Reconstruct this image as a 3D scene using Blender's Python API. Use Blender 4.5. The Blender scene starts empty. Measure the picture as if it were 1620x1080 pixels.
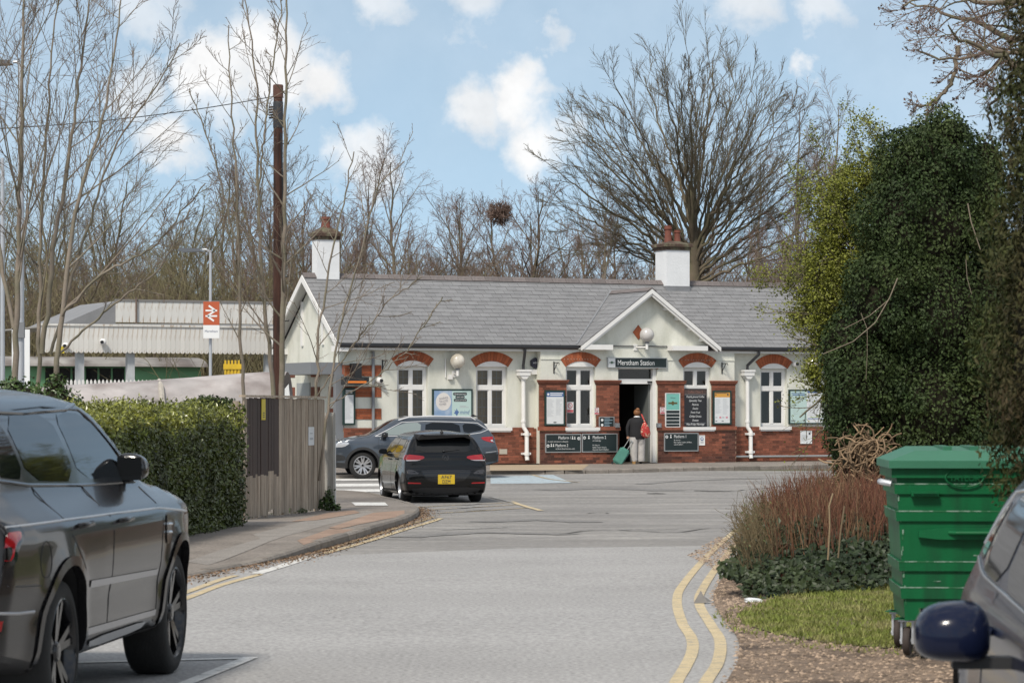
import bpy, bmesh, math, random
import numpy as np
from mathutils import Vector, Matrix
from mathutils.bvhtree import BVHTree

R = math.radians
rng = np.random.default_rng(7)
random.seed(7)
SC = bpy.context.scene
COL = SC.collection

# ------------------------------------------------------------------ camera
F, CH, HY = 4500.0, 1.68, 645.0          # focal length in photo pixels, eye height, horizon row
cam_d = bpy.data.cameras.new('camera')
cam_d.sensor_width = 36.0
cam_d.lens = 36.0 * F / 1620.0
cam_d.shift_y = (HY - 540.0) / 1620.0
cam_d.clip_start, cam_d.clip_end = 0.5, 3000.0
cam_d.dof.use_dof = True
cam_d.dof.focus_distance = 78.0
cam_d.dof.aperture_fstop = 9.0
cam = bpy.data.objects.new('camera', cam_d)
cam.location = (0, 0, CH)
cam.rotation_euler = (R(90), 0, 0)
COL.objects.link(cam)
SC.camera = cam

# ------------------------------------------------------------------ sky, sun, exposure
SUN_EL, SUN_AZ = 48.0, 205.0             # azimuth clockwise from +Y (205: behind the camera, to its left)
world = bpy.data.worlds.new('World')
SC.world = world
world.use_nodes = True
wn, wl = world.node_tree.nodes, world.node_tree.links
wn.clear()

def wnode(t, **kw):
    n = wn.new(t)
    for k, v in kw.items():
        setattr(n, k, v)
    return n

def wmath(op, a, b=None, c=None, clamp=False):
    n = wn.new('ShaderNodeMath'); n.operation = op; n.use_clamp = clamp
    for i, v in enumerate((a, b, c)):
        if v is None: continue
        if isinstance(v, (int, float)): n.inputs[i].default_value = v
        else: wl.new(v, n.inputs[i])
    return n.outputs[0]

tc = wnode('ShaderNodeTexCoord')
sky = wnode('ShaderNodeTexSky', sky_type='NISHITA', sun_disc=False)
sky.sun_elevation = R(SUN_EL); sky.sun_rotation = R(SUN_AZ)
sky.air_density = 1.0; sky.dust_density = 0.6; sky.ozone_density = 1.6
lift = wnode('ShaderNodeVectorMath', operation='ADD')
wl.new(tc.outputs['Generated'], lift.inputs[0]); lift.inputs[1].default_value = (0, 0, 0.16)
nrm = wnode('ShaderNodeVectorMath', operation='NORMALIZE')
wl.new(lift.outputs[0], nrm.inputs[0]); wl.new(nrm.outputs[0], sky.inputs['Vector'])
# clouds: a field of cumulus by direction
warp = wnode('ShaderNodeTexNoise'); warp.inputs['Scale'].default_value = 46; warp.inputs['Detail'].default_value = 6
warp.inputs['Roughness'].default_value = 0.58
wl.new(tc.outputs['Generated'], warp.inputs['Vector'])
ws = wnode('ShaderNodeVectorMath', operation='SUBTRACT'); wl.new(warp.outputs['Color'], ws.inputs[0]); ws.inputs[1].default_value = (.5, .5, .5)
wsc = wnode('ShaderNodeVectorMath', operation='SCALE'); wl.new(ws.outputs[0], wsc.inputs[0]); wsc.inputs['Scale'].default_value = 0.036
wadd = wnode('ShaderNodeVectorMath', operation='ADD'); wl.new(tc.outputs['Generated'], wadd.inputs[0]); wl.new(wsc.outputs[0], wadd.inputs[1])
clouds = [(340, 112, 84, 1.0), (425, 95, 92, 1), (495, 125, 62, 1), (255, 222, 62, 1), (212, 135, 56, .75), (745, 165, 62, .9), (815, 150, 64, 1),
          (850, 222, 70, 1), (580, 250, 64, .85), (865, 74, 36, .6), (1270, 101, 32, .8), (740, 10, 60, .7), (600, 6, 56, .7), (1180, 0, 62, .75), (1300, 2, 50, .7), (240, 20, 60, .6)]
field = None
for (px, py, r, a) in clouds:
    d = Vector(((px - 810) / F, 1.0, (HY - py) / F)).normalized()
    dn = wnode('ShaderNodeVectorMath', operation='DISTANCE')
    wl.new(wadd.outputs[0], dn.inputs[0]); dn.inputs[1].default_value = d
    mr = wnode('ShaderNodeMapRange'); mr.interpolation_type = 'SMOOTHSTEP'
    wl.new(dn.outputs['Value'], mr.inputs[0])
    mr.inputs[1].default_value = r / F * 0.35; mr.inputs[2].default_value = r / F * 1.35
    mr.inputs[3].default_value = a; mr.inputs[4].default_value = 0.0
    field = mr.outputs[0] if field is None else wmath('MAXIMUM', field, mr.outputs[0])
# the same kind of clouds over the rest of the sky
far = wnode('ShaderNodeTexNoise'); far.inputs['Scale'].default_value = 5.5; far.inputs['Detail'].default_value = 4
wl.new(wadd.outputs[0], far.inputs['Vector'])
fm = wnode('ShaderNodeMapRange'); wl.new(far.outputs[0], fm.inputs[0])
fm.inputs[1].default_value = .40; fm.inputs[2].default_value = .60
sep = wnode('ShaderNodeSeparateXYZ'); wl.new(tc.outputs['Generated'], sep.inputs[0])
inview = wnode('ShaderNodeMapRange'); wl.new(sep.outputs['Y'], inview.inputs[0])
inview.inputs[1].default_value = .97; inview.inputs[2].default_value = .90
outer = wmath('MULTIPLY', fm.outputs[0], inview.outputs[0])
cf = wmath('MULTIPLY', wmath('MAXIMUM', field, outer), 0.86, clamp=True)
veil = wnode('ShaderNodeTexNoise'); veil.inputs['Scale'].default_value = 9; veil.inputs['Detail'].default_value = 3
wl.new(tc.outputs['Generated'], veil.inputs['Vector'])
vm = wnode('ShaderNodeMapRange'); wl.new(veil.outputs[0], vm.inputs[0])
vm.inputs[1].default_value = .3; vm.inputs[2].default_value = .75; vm.inputs[3].default_value = .08; vm.inputs[4].default_value = .26
cf = wmath('MAXIMUM', cf, vm.outputs[0])
shade = wnode('ShaderNodeMapRange'); wl.new(warp.outputs[0], shade.inputs[0])
shade.inputs[1].default_value = .35; shade.inputs[2].default_value = .62; shade.inputs[3].default_value = .84; shade.inputs[4].default_value = 1.0
ccol = wnode('ShaderNodeVectorMath', operation='SCALE'); ccol.inputs[0].default_value = (7.3, 7.1, 6.9)
wl.new(shade.outputs[0], ccol.inputs['Scale'])
mixc = wnode('ShaderNodeMix', data_type='RGBA')
hs = wnode('ShaderNodeHueSaturation'); hs.inputs['Hue'].default_value = .482; hs.inputs['Saturation'].default_value = .88; hs.inputs['Value'].default_value = .98
wl.new(sky.outputs[0], hs.inputs['Color'])
wl.new(cf, mixc.inputs[0]); wl.new(hs.outputs[0], mixc.inputs[6]); wl.new(ccol.outputs[0], mixc.inputs[7])
bg = wnode('ShaderNodeBackground'); bg.inputs['Strength'].default_value = 0.088
wl.new(mixc.outputs[2], bg.inputs['Color'])
wo = wnode('ShaderNodeOutputWorld'); wl.new(bg.outputs[0], wo.inputs['Surface'])

sun_d = bpy.data.lights.new('sun', 'SUN')
sun_d.energy = 2.0; sun_d.angle = R(10); sun_d.color = (1.0, 0.93, 0.82)
sun = bpy.data.objects.new('sun', sun_d)
az, el = R(SUN_AZ), R(SUN_EL)
sdir = Vector((math.sin(az) * math.cos(el), math.cos(az) * math.cos(el), math.sin(el)))
sun.rotation_euler = (-sdir).to_track_quat('-Z', 'Y').to_euler()
COL.objects.link(sun)
SC.view_settings.view_transform = 'Standard'
SC.view_settings.look = 'None'
SC.view_settings.exposure = 0.80
SC.view_settings.gamma = 1.0
SC.view_settings.use_curve_mapping = False
SC.cycles.max_bounces = 6; SC.cycles.diffuse_bounces = 3; SC.cycles.glossy_bounces = 3
SC.cycles.transparent_max_bounces = 12; SC.cycles.transmission_bounces = 4
SC.cycles.use_denoising = True
SC.cycles.sample_clamp_indirect = 4.0

# ------------------------------------------------------------------ where things stand
_gy = np.array([-50, 0, 18, 30, 45, 58, 68, 73, 78, 84, 95, 160, 3000.])
_gz = np.array([.05, .03, 0, -.06, -.20, -.29, -.21, -.14, -.08, 0.0, .05, .05, .05])
_ys = np.arange(-60, 200, .5)
_zs = np.interp(_ys, _gy, _gz)
_k = np.exp(-np.linspace(-2, 2, 17) ** 2); _k /= _k.sum()
_zs = np.convolve(np.pad(_zs, 8, mode='edge'), _k, mode='valid')
def g(Y):
    return float(np.interp(Y, _ys, _zs)) if np.isscalar(Y) else np.interp(Y, _ys, _zs)
def at(px, py, Y):
    return Vector(((px - 810) / F * Y, Y, CH - (py - HY) / F * Y))
def gp(px, py, dz=0.0):
    Y = 40.0
    for _ in range(60):
        Y = .5 * Y + .5 * F * (CH - g(Y) - dz) / (py - HY)
    return Vector(((px - 810) / F * Y, Y, g(Y) + dz))

# ------------------------------------------------------------------ materials
MATS = {}
def mat(name, col=(.5, .5, .5), rough=.6, metal=0., var=.0, vscale=4., fine=.0, fscale=60., bump=.0, bscale=40.,
        spec=.5, coat=.0, isl=.0, trans=.0, alpha=1., emit=None, col2=None, c2scale=1.5, c2lo=.45, c2hi=.6, ior=None, stretch=None, sss=0.):
    if name in MATS: return MATS[name]
    m = bpy.data.materials.new(name); m.use_nodes = True
    n, l = m.node_tree.nodes, m.node_tree.links
    p = n['Principled BSDF']
    p.inputs['Base Color'].default_value = (*col, 1); p.inputs['Roughness'].default_value = rough
    p.inputs['Metallic'].default_value = metal; p.inputs['Specular IOR Level'].default_value = spec
    p.inputs['Coat Weight'].default_value = coat; p.inputs['Coat Roughness'].default_value = .03
    p.inputs['Transmission Weight'].default_value = trans; p.inputs['Alpha'].default_value = alpha
    if ior: p.inputs['IOR'].default_value = ior
    if emit:
        p.inputs['Emission Color'].default_value = (*emit[:3], 1); p.inputs['Emission Strength'].default_value = emit[3]
    t = n.new('ShaderNodeTexCoord'); src = t.outputs['Object']
    if stretch:
        mp = n.new('ShaderNodeMapping'); mp.inputs['Scale'].default_value = stretch
        l.new(src, mp.inputs[0]); src = mp.outputs[0]
    cur = None
    def noise(scale, detail=4):
        a = n.new('ShaderNodeTexNoise'); a.inputs['Scale'].default_value = scale; a.inputs['Detail'].default_value = detail
        l.new(src, a.inputs['Vector']); return a.outputs[0]
    def hsv(fac_socket, lo, hi, colsock):
        mr = n.new('ShaderNodeMapRange'); l.new(fac_socket, mr.inputs[0])
        mr.inputs[1].default_value = .25; mr.inputs[2].default_value = .75
        mr.inputs[3].default_value = lo; mr.inputs[4].default_value = hi
        h = n.new('ShaderNodeHueSaturation'); l.new(mr.outputs[0], h.inputs['Value'])
        if colsock is None: h.inputs['Color'].default_value = (*col, 1)
        else: l.new(colsock, h.inputs['Color'])
        return h.outputs[0]
    if col2 is not None:
        mr = n.new('ShaderNodeMapRange'); l.new(noise(c2scale, 7), mr.inputs[0])
        mr.inputs[1].default_value = c2lo; mr.inputs[2].default_value = c2hi
        mx = n.new('ShaderNodeMix'); mx.data_type = 'RGBA'
        l.new(mr.outputs[0], mx.inputs[0]); mx.inputs[6].default_value = (*col, 1); mx.inputs[7].default_value = (*col2, 1)
        cur = mx.outputs[2]
    if isl > 0:
        gi = n.new('ShaderNodeNewGeometry'); oi = n.new('ShaderNodeObjectInfo')
        ad = n.new('ShaderNodeMath'); ad.operation = 'ADD'; l.new(gi.outputs['Random Per Island'], ad.inputs[0]); l.new(oi.outputs['Random'], ad.inputs[1])
        fr = n.new('ShaderNodeMath'); fr.operation = 'FRACT'; l.new(ad.outputs[0], fr.inputs[0])
        mr = n.new('ShaderNodeMapRange'); l.new(fr.outputs[0], mr.inputs[0]); mr.inputs[3].default_value = .25; mr.inputs[4].default_value = .75
        cur = hsv(mr.outputs[0], 1 - isl, 1 + isl, cur)
    if var > 0: cur = hsv(noise(vscale), 1 - var, 1 + var, cur)
    if fine > 0: cur = hsv(noise(fscale, 2), 1 - fine, 1 + fine, cur)
    if cur is not None: l.new(cur, p.inputs['Base Color'])
    if bump > 0:
        b = n.new('ShaderNodeBump'); b.inputs['Strength'].default_value = bump; b.inputs['Distance'].default_value = .02
        l.new(noise(bscale, 5), b.inputs['Height']); l.new(b.outputs[0], p.inputs['Normal'])
    MATS[name] = m
    return m

# ------------------------------------------------------------------ objects
def tag(o, label=None, cat=None, group=None, kind=None):
    if label: o['label'] = label
    if cat: o['category'] = cat
    if group: o['group'] = group
    if kind: o['kind'] = kind
    return o
def link(name, data, parent=None, loc=None, rot=None):
    o = bpy.data.objects.new(name, data); COL.objects.link(o)
    if parent is not None: o.parent = parent
    if loc is not None: o.location = loc
    if rot is not None: o.rotation_euler = rot
    return o
def thing(name, label, cat, loc=(0, 0, 0), rz=0., group=None):
    return tag(link(name, None, None, loc, (0, 0, rz)), label, cat, group)
def copy_tree(o, parent=None):
    c = o.copy(); COL.objects.link(c); c.parent = parent
    for ch in o.children: copy_tree(ch, c)
    return c
def set_smooth(me, ang=None):
    me.polygons.foreach_set('use_smooth', [True] * len(me.polygons))
    if ang is not None:
        try: me.set_sharp_from_angle(angle=R(ang))
        except Exception: pass
def np_mesh(name, V, Fs, m=None, smooth=False):
    """V (n,3); Fs: list of index arrays (k,3) or (k,4)"""
    me = bpy.data.meshes.new(name)
    V = np.asarray(V, np.float32).reshape(-1, 3)
    me.vertices.add(len(V)); me.vertices.foreach_set('co', V.ravel())
    Fs = [np.asarray(f, np.int32) for f in Fs if len(f)]
    nl = sum(f.size for f in Fs); npl = sum(len(f) for f in Fs)
    me.loops.add(nl); me.loops.foreach_set('vertex_index', np.concatenate([f.ravel() for f in Fs]))
    me.polygons.add(npl)
    tot = np.concatenate([np.full(len(f), f.shape[1], np.int32) for f in Fs])
    st_ = np.concatenate([[0], np.cumsum(tot)[:-1]]).astype(np.int32)
    me.polygons.foreach_set('loop_start', st_)
    try: me.polygons.foreach_set('loop_total', tot)
    except Exception: pass
    me.polygons.foreach_set('use_smooth', np.full(npl, bool(smooth)))
    me.update(calc_edges=True); me.validate()
    if m: me.materials.append(m)
    return me

class MB:
    """collects shapes, build() links them as one mesh object"""
    def __init__(s): s.v, s.f, s.mi, s.cur = [], [], [], 0
    def add(s, vs, fs):
        o = len(s.v); s.v += [tuple(v) for v in vs]; s.f += [tuple(i + o for i in f) for f in fs]; s.mi += [s.cur] * len(fs)
        return s
    def box(s, x0, x1, y0, y1, z0, z1, M=None):
        vs = [Vector(p) for p in ((x0, y0, z0), (x1, y0, z0), (x1, y1, z0), (x0, y1, z0), (x0, y0, z1), (x1, y0, z1), (x1, y1, z1), (x0, y1, z1))]
        if M is not None: vs = [M @ v for v in vs]
        return s.add(vs, [(0, 3, 2, 1), (4, 5, 6, 7), (0, 1, 5, 4), (1, 2, 6, 5), (2, 3, 7, 6), (3, 0, 4, 7)])
    def quad(s, a, b, c, d): return s.add([a, b, c, d], [(0, 1, 2, 3)])
    def poly(s, pts): return s.add(pts, [tuple(range(len(pts)))])
    def prism(s, pts2, axis, a, b, M=None):
        """outline pts2 extruded along axis from a to b; axis 'y': pts are (x,z); 'x': (y,z); 'z': (x,y)"""
        def P(p, t):
            v = Vector({'y': (p[0], t, p[1]), 'x': (t, p[0], p[1]), 'z': (p[0], p[1], t)}[axis])
            return M @ v if M is not None else v
        n = len(pts2)
        vs = [P(p, a) for p in pts2] + [P(p, b) for p in pts2]
        fs = [tuple(range(n)), tuple(range(2 * n - 1, n - 1, -1))] + [(i, i + n, (i + 1) % n + n, (i + 1) % n) for i in range(n)]
        return s.add(vs, fs)
    def tube(s, pts, rad, sides=8, cap=True):
        pts = [Vector(p) for p in pts]; n = len(pts)
        if not hasattr(rad, '__len__'): rad = [rad] * n
        base = len(s.v); vs, fs = [], []
        ref = None
        for i, p in enumerate(pts):
            T = (pts[min(i + 1, n - 1)] - pts[max(i - 1, 0)]).normalized()
            if ref is None: ref = Vector((0, 0, 1)) if abs(T.z) < .9 else Vector((1, 0, 0))
            a = T.cross(ref)
            if a.length < 1e-5: a = T.cross(Vector((0.3, 1, 0.2)))
            a.normalize(); b = T.cross(a)
            ref = a.cross(T) * -1 if False else ref
            for k in range(sides):
                t = 2 * math.pi * k / sides
                vs.append(p + (a * math.cos(t) + b * math.sin(t)) * rad[i])
        for i in range(n - 1):
            for k in range(sides):
                fs.append((i * sides + k, i * sides + (k + 1) % sides, (i + 1) * sides + (k + 1) % sides, (i + 1) * sides + k))
        if cap:
            fs.append(tuple(range(sides - 1, -1, -1))); fs.append(tuple((n - 1) * sides + k for k in range(sides)))
        return s.add(vs, fs)
    def lathe(s, prof, sides=20, M=None, cap=True):
        """prof: list (r, z) turned round z"""
        n = len(prof); vs, fs = [], []
        for r, z in prof:
            for k in range(sides):
                t = 2 * math.pi * k / sides
                v = Vector((r * math.cos(t), r * math.sin(t), z)); vs.append(M @ v if M is not None else v)
        for i in range(n - 1):
            for k in range(sides):
                fs.append((i * sides + k, i * sides + (k + 1) % sides, (i + 1) * sides + (k + 1) % sides, (i + 1) * sides + k))
        if cap and prof[0][0] > 1e-6: fs.append(tuple(range(sides - 1, -1, -1)))
        if cap and prof[-1][0] > 1e-6: fs.append(tuple((n - 1) * sides + k for k in range(sides)))
        return s.add(vs, fs)
    def mesh(s, name, mats, smooth=None, merge=False):
        me = bpy.data.meshes.new(name); me.from_pydata(s.v, [], s.f)
        for m in (mats if isinstance(mats, (list, tuple)) else [mats]): me.materials.append(m)
        me.polygons.foreach_set('material_index', s.mi)
        if merge:
            bm = bmesh.new(); bm.from_mesh(me); bmesh.ops.remove_doubles(bm, verts=bm.verts, dist=1e-5); bmesh.ops.recalc_face_normals(bm, faces=bm.faces); bm.to_mesh(me); bm.free()
        me.update()
        if smooth is not None: set_smooth(me, smooth)
        return me
    def build(s, name, mats, parent=None, loc=None, rot=None, smooth=None, merge=False):
        return link(name, s.mesh(name, mats, smooth, merge), parent, loc, rot)

BOX5 = None
def pieces(parent, name, mats, tf, template=None, limit=300, rest='pieces'):
    """tf: list of 4x4 matrices in the parent's frame; the first LIMIT are objects sharing one mesh, the rest one joined mesh"""
    if template is None:
        template = MB().box(-.5, .5, -.5, .5, -.5, .5)
    me = template.mesh(name, mats)
    for M in tf[:limit]:
        o = link(name, me, parent); o.matrix_local = M
    if len(tf) > limit:
        T = np.array([v for v in template.v]); T = np.c_[T, np.ones(len(T))]
        MM = np.array([[list(r) for r in M] for M in tf[limit:]])
        V = np.einsum('nij,vj->nvi', MM, T)[..., :3]
        nV = len(T); fs = {}
        for f in template.f: fs.setdefault(len(f), []).append(f)
        Fs = []
        for k, L in fs.items():
            a = np.array(L)[None] + (np.arange(len(MM)) * nV)[:, None, None]
            Fs.append(a.reshape(-1, k))
        me2 = np_mesh(rest, V.reshape(-1, 3), Fs, mats if not isinstance(mats, list) else mats[0])
        if isinstance(mats, list):
            for q in mats[1:]: me2.materials.append(q)
            if len(fs) == 1: me2.polygons.foreach_set('material_index', np.tile(np.array(template.mi, np.int32), len(MM)))
        o = link(rest, me2, parent)
        tag(o, kind='stuff')

def text_mesh(txt, size, m, width=None, align='LEFT', shear=0.):
    cu = bpy.data.curves.new('lettering', 'FONT'); cu.body = txt; cu.size = size; cu.align_x = align; cu.shear = shear
    cu.resolution_u = 3
    o = bpy.data.objects.new('lettering', cu); COL.objects.link(o)
    dg = bpy.context.evaluated_depsgraph_get(); dg.update()
    me = bpy.data.meshes.new_from_object(o.evaluated_get(dg))
    bpy.data.objects.remove(o); bpy.data.curves.remove(cu)
    if width and len(me.vertices):
        xs = [v.co.x for v in me.vertices]; w = max(xs) - min(xs); k = width / w
        for v in me.vertices: v.co.x *= k
    me.materials.clear(); me.materials.append(m)
    return me
def lettering(txt, size, m, parent, loc, rot=(R(90), 0, 0), width=None, align='LEFT', shear=0., name='lettering'):
    return link(name, text_mesh(txt, size, m, width, align, shear), parent, loc, rot)

def sheet(name, pts, m, dz, step=2.0, dzf=None, kind='structure', parent=None, lab=None):
    """a flat polygon (x,y) draped on the ground profile"""
    bm = bmesh.new()
    bm.faces.new([bm.verts.new((p[0], p[1], 0)) for p in pts])
    ys = [p[1] for p in pts]
    y = math.floor(min(ys) / step) * step
    while y < min(max(ys), 120):
        bmesh.ops.bisect_plane(bm, geom=bm.verts[:] + bm.edges[:] + bm.faces[:], plane_co=(0, y, 0), plane_no=(0, 1, 0)); y += step
    bmesh.ops.recalc_face_normals(bm, faces=bm.faces)
    if sum(f.normal.z for f in bm.faces) < 0: bmesh.ops.reverse_faces(bm, faces=bm.faces)
    for v in bm.verts: v.co.z = g(v.co.y) + (dzf(v.co.x, v.co.y) if dzf else dz)
    me = bpy.data.meshes.new(name); bm.to_mesh(me); bm.free(); me.materials.append(m)
    o = link(name, me, parent)
    if kind: tag(o, kind=kind)
    return o
def strip_pts(path, w):
    """outline of a painted line of width w along path (list of Vector)"""
    P = [Vector((p[0], p[1])) for p in path]; L, Rr = [], []
    for i, p in enumerate(P):
        t = (P[min(i + 1, len(P) - 1)] - P[max(i - 1, 0)]).normalized(); n = Vector((-t.y, t.x))
        L.append(p + n * w / 2); Rr.append(p - n * w / 2)
    return L + Rr[::-1]
def smooth_path(P, k=6):
    P = [np.array(p[:2], float) for p in P]; out = []
    for i in range(len(P) - 1):
        p0, p1, p2, p3 = P[max(i - 1, 0)], P[i], P[i + 1], P[min(i + 2, len(P) - 1)]
        for j in range(k):
            t = j / k
            out.append(.5 * ((2 * p1) + (-p0 + p2) * t + (2 * p0 - 5 * p1 + 4 * p2 - p3) * t * t + (-p0 + 3 * p1 - 3 * p2 + p3) * t ** 3))
    out.append(P[-1]); return [Vector((a[0], a[1], 0)) for a in out]
# ------------------------------------------------------------------ ground, roads, pavements
m_earth = mat('earth', (.10, .085, .055), .95, var=.3, vscale=1.2, fine=.25, fscale=25, bump=.4, bscale=20, col2=(.07, .09, .03), c2scale=.5)
m_road_new = mat('asphalt_light', (.335, .328, .322), .9, var=.10, vscale=.45, fine=.34, fscale=30, bump=.30, bscale=90, spec=.3, stretch=(1, 1, 1))
m_road_old = mat('asphalt_worn', (.235, .225, .215), .9, var=.20, vscale=.5, fine=.34, fscale=22, bump=.35, bscale=60, spec=.3, col2=(.32, .305, .285), c2scale=.9, c2lo=.5, c2hi=.75, stretch=(.45, 1.2, 1))
m_pave = mat('pavement_tarmac', (.225, .20, .178), .95, var=.22, vscale=.8, fine=.3, fscale=26, bump=.4, bscale=50, spec=.25)
m_pave_pink = mat('pavement_pink_patch', (.31, .22, .17), .95, var=.2, vscale=1.5, fine=.28, fscale=45, bump=.4, bscale=50, spec=.25)
m_pave_grey = mat('pavement_grey_patch', (.265, .245, .225), .95, var=.15, vscale=1.5, fine=.28, fscale=45, bump=.4, bscale=50, spec=.25)
m_kerb = mat('kerb_concrete', (.215, .19, .165), .95, isl=.14, var=.25, vscale=6, fine=.2, fscale=60, bump=.5, bscale=30)
m_yellow = mat('yellow_paint', (.53, .43, .265), .85, var=.12, vscale=2, fine=.2, fscale=70, col2=(.34, .30, .24), c2scale=9, c2lo=.52, c2hi=.68, bump=.2, bscale=90)
m_yellow_worn = mat('worn_yellow_paint', (.50, .38, .20), .85, fine=.25, fscale=70, col2=(.17, .16, .15), c2scale=14, c2lo=.46, c2hi=.56, bump=.2, bscale=90)
m_white = mat('road_white_paint', (.64, .63, .60), .8, var=.1, vscale=3, fine=.18, fscale=70, col2=(.27, .265, .26), c2scale=10, c2lo=.56, c2hi=.70)
m_white_worn = mat('worn_white_paint', (.36, .355, .345), .85, fine=.2, fscale=70, col2=(.15, .148, .145), c2scale=12, c2lo=.44, c2hi=.58)
m_blue = mat('pale_blue_paint', (.36, .43, .47), .85, fine=.2, fscale=60, col2=(.25, .25, .25), c2scale=8, c2lo=.55, c2hi=.7)
m_tan = mat('tan_paving', (.36, .28, .19), .95, var=.16, vscale=1.4, fine=.2, fscale=40, bump=.3, bscale=40)
m_verge = mat('gravel_verge', (.215, .155, .11), .95, var=.22, vscale=1.4, fine=.55, fscale=24, bump=.8, bscale=45, col2=(.09, .062, .045), c2scale=1.6, c2lo=.48, c2hi=.66)
m_soil = mat('grass_soil', (.13, .11, .05), .95, var=.3, vscale=3, fine=.4, fscale=40, bump=.6, bscale=30)

yy = [-40, 0, 10, 14] + list(range(16, 112, 4)) + [120, 160, 300, 2500]
xx = [-2500, -200, -40, -12, -6, 0, 6, 12, 40, 200, 2500]
V = [(x, y, g(min(y, 190)) - .02) for y in yy for x in xx]
Fq = [(j * len(xx) + i, j * len(xx) + i + 1, (j + 1) * len(xx) + i + 1, (j + 1) * len(xx) + i) for j in range(len(yy) - 1) for i in range(len(xx) - 1)]
gme = bpy.data.meshes.new('ground'); gme.from_pydata(V, [], Fq); gme.materials.append(m_earth)
tag(link('ground', gme), kind='structure')

# kerb line on the near side street, from beside the parked car round the corner
KERB_PX = [(20, 1000), (160, 943), (290, 913), (390, 894), (460, 880), (520, 864), (590, 842), (640, 826), (657, 814), (650, 806), (628, 799), (606, 794), (588, 788), (545, 783), (440, 781), (300, 781)]
kerb_path = smooth_path([gp(*p) for p in KERB_PX], 6)
def kerb_h(y): 
    t = min(max((y - 31.0) / 5.0, 0), 1); return .035 + .075 * t * t * (3 - 2 * t)

edge_l = [p for p in kerb_path]
yel_out = [(1165, 838), (1127, 872), (1083, 922), (1071, 950), (1079, 985), (1094, 1010), (1095, 1032), (1083, 1058), (1070, 1080), (1050, 1130)]
yel_in = [(1182, 846), (1150, 878), (1114, 928), (1106, 955), (1124, 988), (1139, 1014), (1136, 1048), (1117, 1080), (1095, 1130)]
yo = smooth_path([gp(*p) for p in yel_out], 8); yi = smooth_path([gp(*p) for p in yel_in], 8)

# far street surface, then the lighter resurfaced stretch over it
sheet('road', [(-60, 8), (60, 8), (60, 79), (-60, 79)], m_road_old, 0.0)
bl, br = gp(440, 882), gp(1176, 863)
tag(sheet('road', [(-8, 6), (2.2, 6)] + [(p.x + .35, p.y) for p in yi[::-1] if p.y < br.y - .3] + [(br.x, br.y), (gp(820, 867).x, gp(820, 867).y), (bl.x, bl.y), (-8, bl.y)], m_road_new, .004), kind='structure')

def paint(name, path, w, m, dz=.009, kind='structure'):
    return sheet(name, strip_pts(path, w), m, dz)
def line(name, px, w, m, sm=4, dz=.009):
    P = [gp(*p) for p in px]
    return paint(name, smooth_path(P, sm) if len(P) > 2 else P, w, m, dz)
paint('yellow_line', yo, .085, m_yellow); paint('yellow_line', yi, .085, m_yellow, .010)
line('yellow_line', [(180, 987), (292, 948), (350, 926), (411, 909)], .09, m_yellow)
line('yellow_line', [(170, 980), (285, 941), (345, 919), (372, 911)], .09, m_yellow, dz=.010)
line('white_line', [(405, 908), (455, 893), (500, 877)], .14, m_white)
line('yellow_line', [(512, 876), (580, 857), (640, 838), (680, 826), (698, 820)], .10, m_yellow)
line('yellow_line', [(505, 873), (572, 853), (632, 834), (664, 825), (684, 818)], .10, m_yellow_worn, dz=.010)
line('yellow_line', [(645, 803), (720, 799), (812, 795)], .10, m_yellow_worn)
line('yellow_line', [(690, 812), (760, 808), (838, 803)], .10, m_yellow_worn)
line('yellow_line', [(655, 808), (740, 803), (825, 798)], .09, m_yellow_worn, dz=.010)
line('yellow_line', [(808, 793), (856, 808)], .12, m_yellow, dz=.011)
line('white_line', [(775, 786), (812, 795)], .10, m_white_worn, dz=.012)
for a in ([(727, 804), (760, 801)], [(733, 799), (757, 797)], [(742, 808), (770, 806)]): line('white_line', a, .16, m_white_worn, dz=.012)
line('white_line', [(790, 796), (1000, 795), (1300, 797)], .05, m_white, dz=.0085)
line('white_line', [(980, 837.5), (1075, 837)], .10, m_white_worn, dz=.0085)
line('white_line', [(700, 838), (806, 834)], .10, m_white_worn, dz=.0085)
line('white_line', [(90, 1050), (400, 1042)], .09, m_white, dz=.010)
line('white_line', [(397, 1041), (345, 1062), (250, 1100)], .10, m_white, dz=.011)
m_crack = mat('dark_crack', (.085, .08, .075), .95, fine=.3, fscale=20)
m_scar = mat('patched_asphalt', (.185, .178, .172), .95, fine=.34, fscale=22, var=.15, vscale=1)
def crack(px, w, m=None, seed=1):
    P = smooth_path([gp(*p) for p in px], 5); rr = random.Random(seed)
    P = [Vector((p.x + rr.uniform(-.04, .04), p.y + rr.uniform(-.12, .12), 0)) for p in P]
    sheet('road_crack', strip_pts(P, w), m or m_crack, .0075)
crack([(1028, 781), (1036, 780), (1046, 781)], .22); crack([(1105, 776), (1125, 777), (1152, 777)], .25, seed=2); crack([(1152, 777), (1200, 773), (1245, 768)], .07, seed=3)
crack([(930, 812), (948, 811), (962, 812)], .05, seed=4); crack([(1275, 757), (1330, 756)], .2, m_scar, 5); crack([(1010, 766), (1090, 760), (1200, 757)], .35, m_scar, 6)
crack([(880, 845), (960, 838), (1060, 842), (1120, 836)], .05, seed=7); crack([(760, 826), (850, 822), (930, 826)], .6, m_scar, 8); crack([(640, 850), (760, 842), (900, 846)], .5, m_scar, 9)
crack([(860, 775), (960, 772), (1060, 776)], .9, m_scar, 11)
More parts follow.
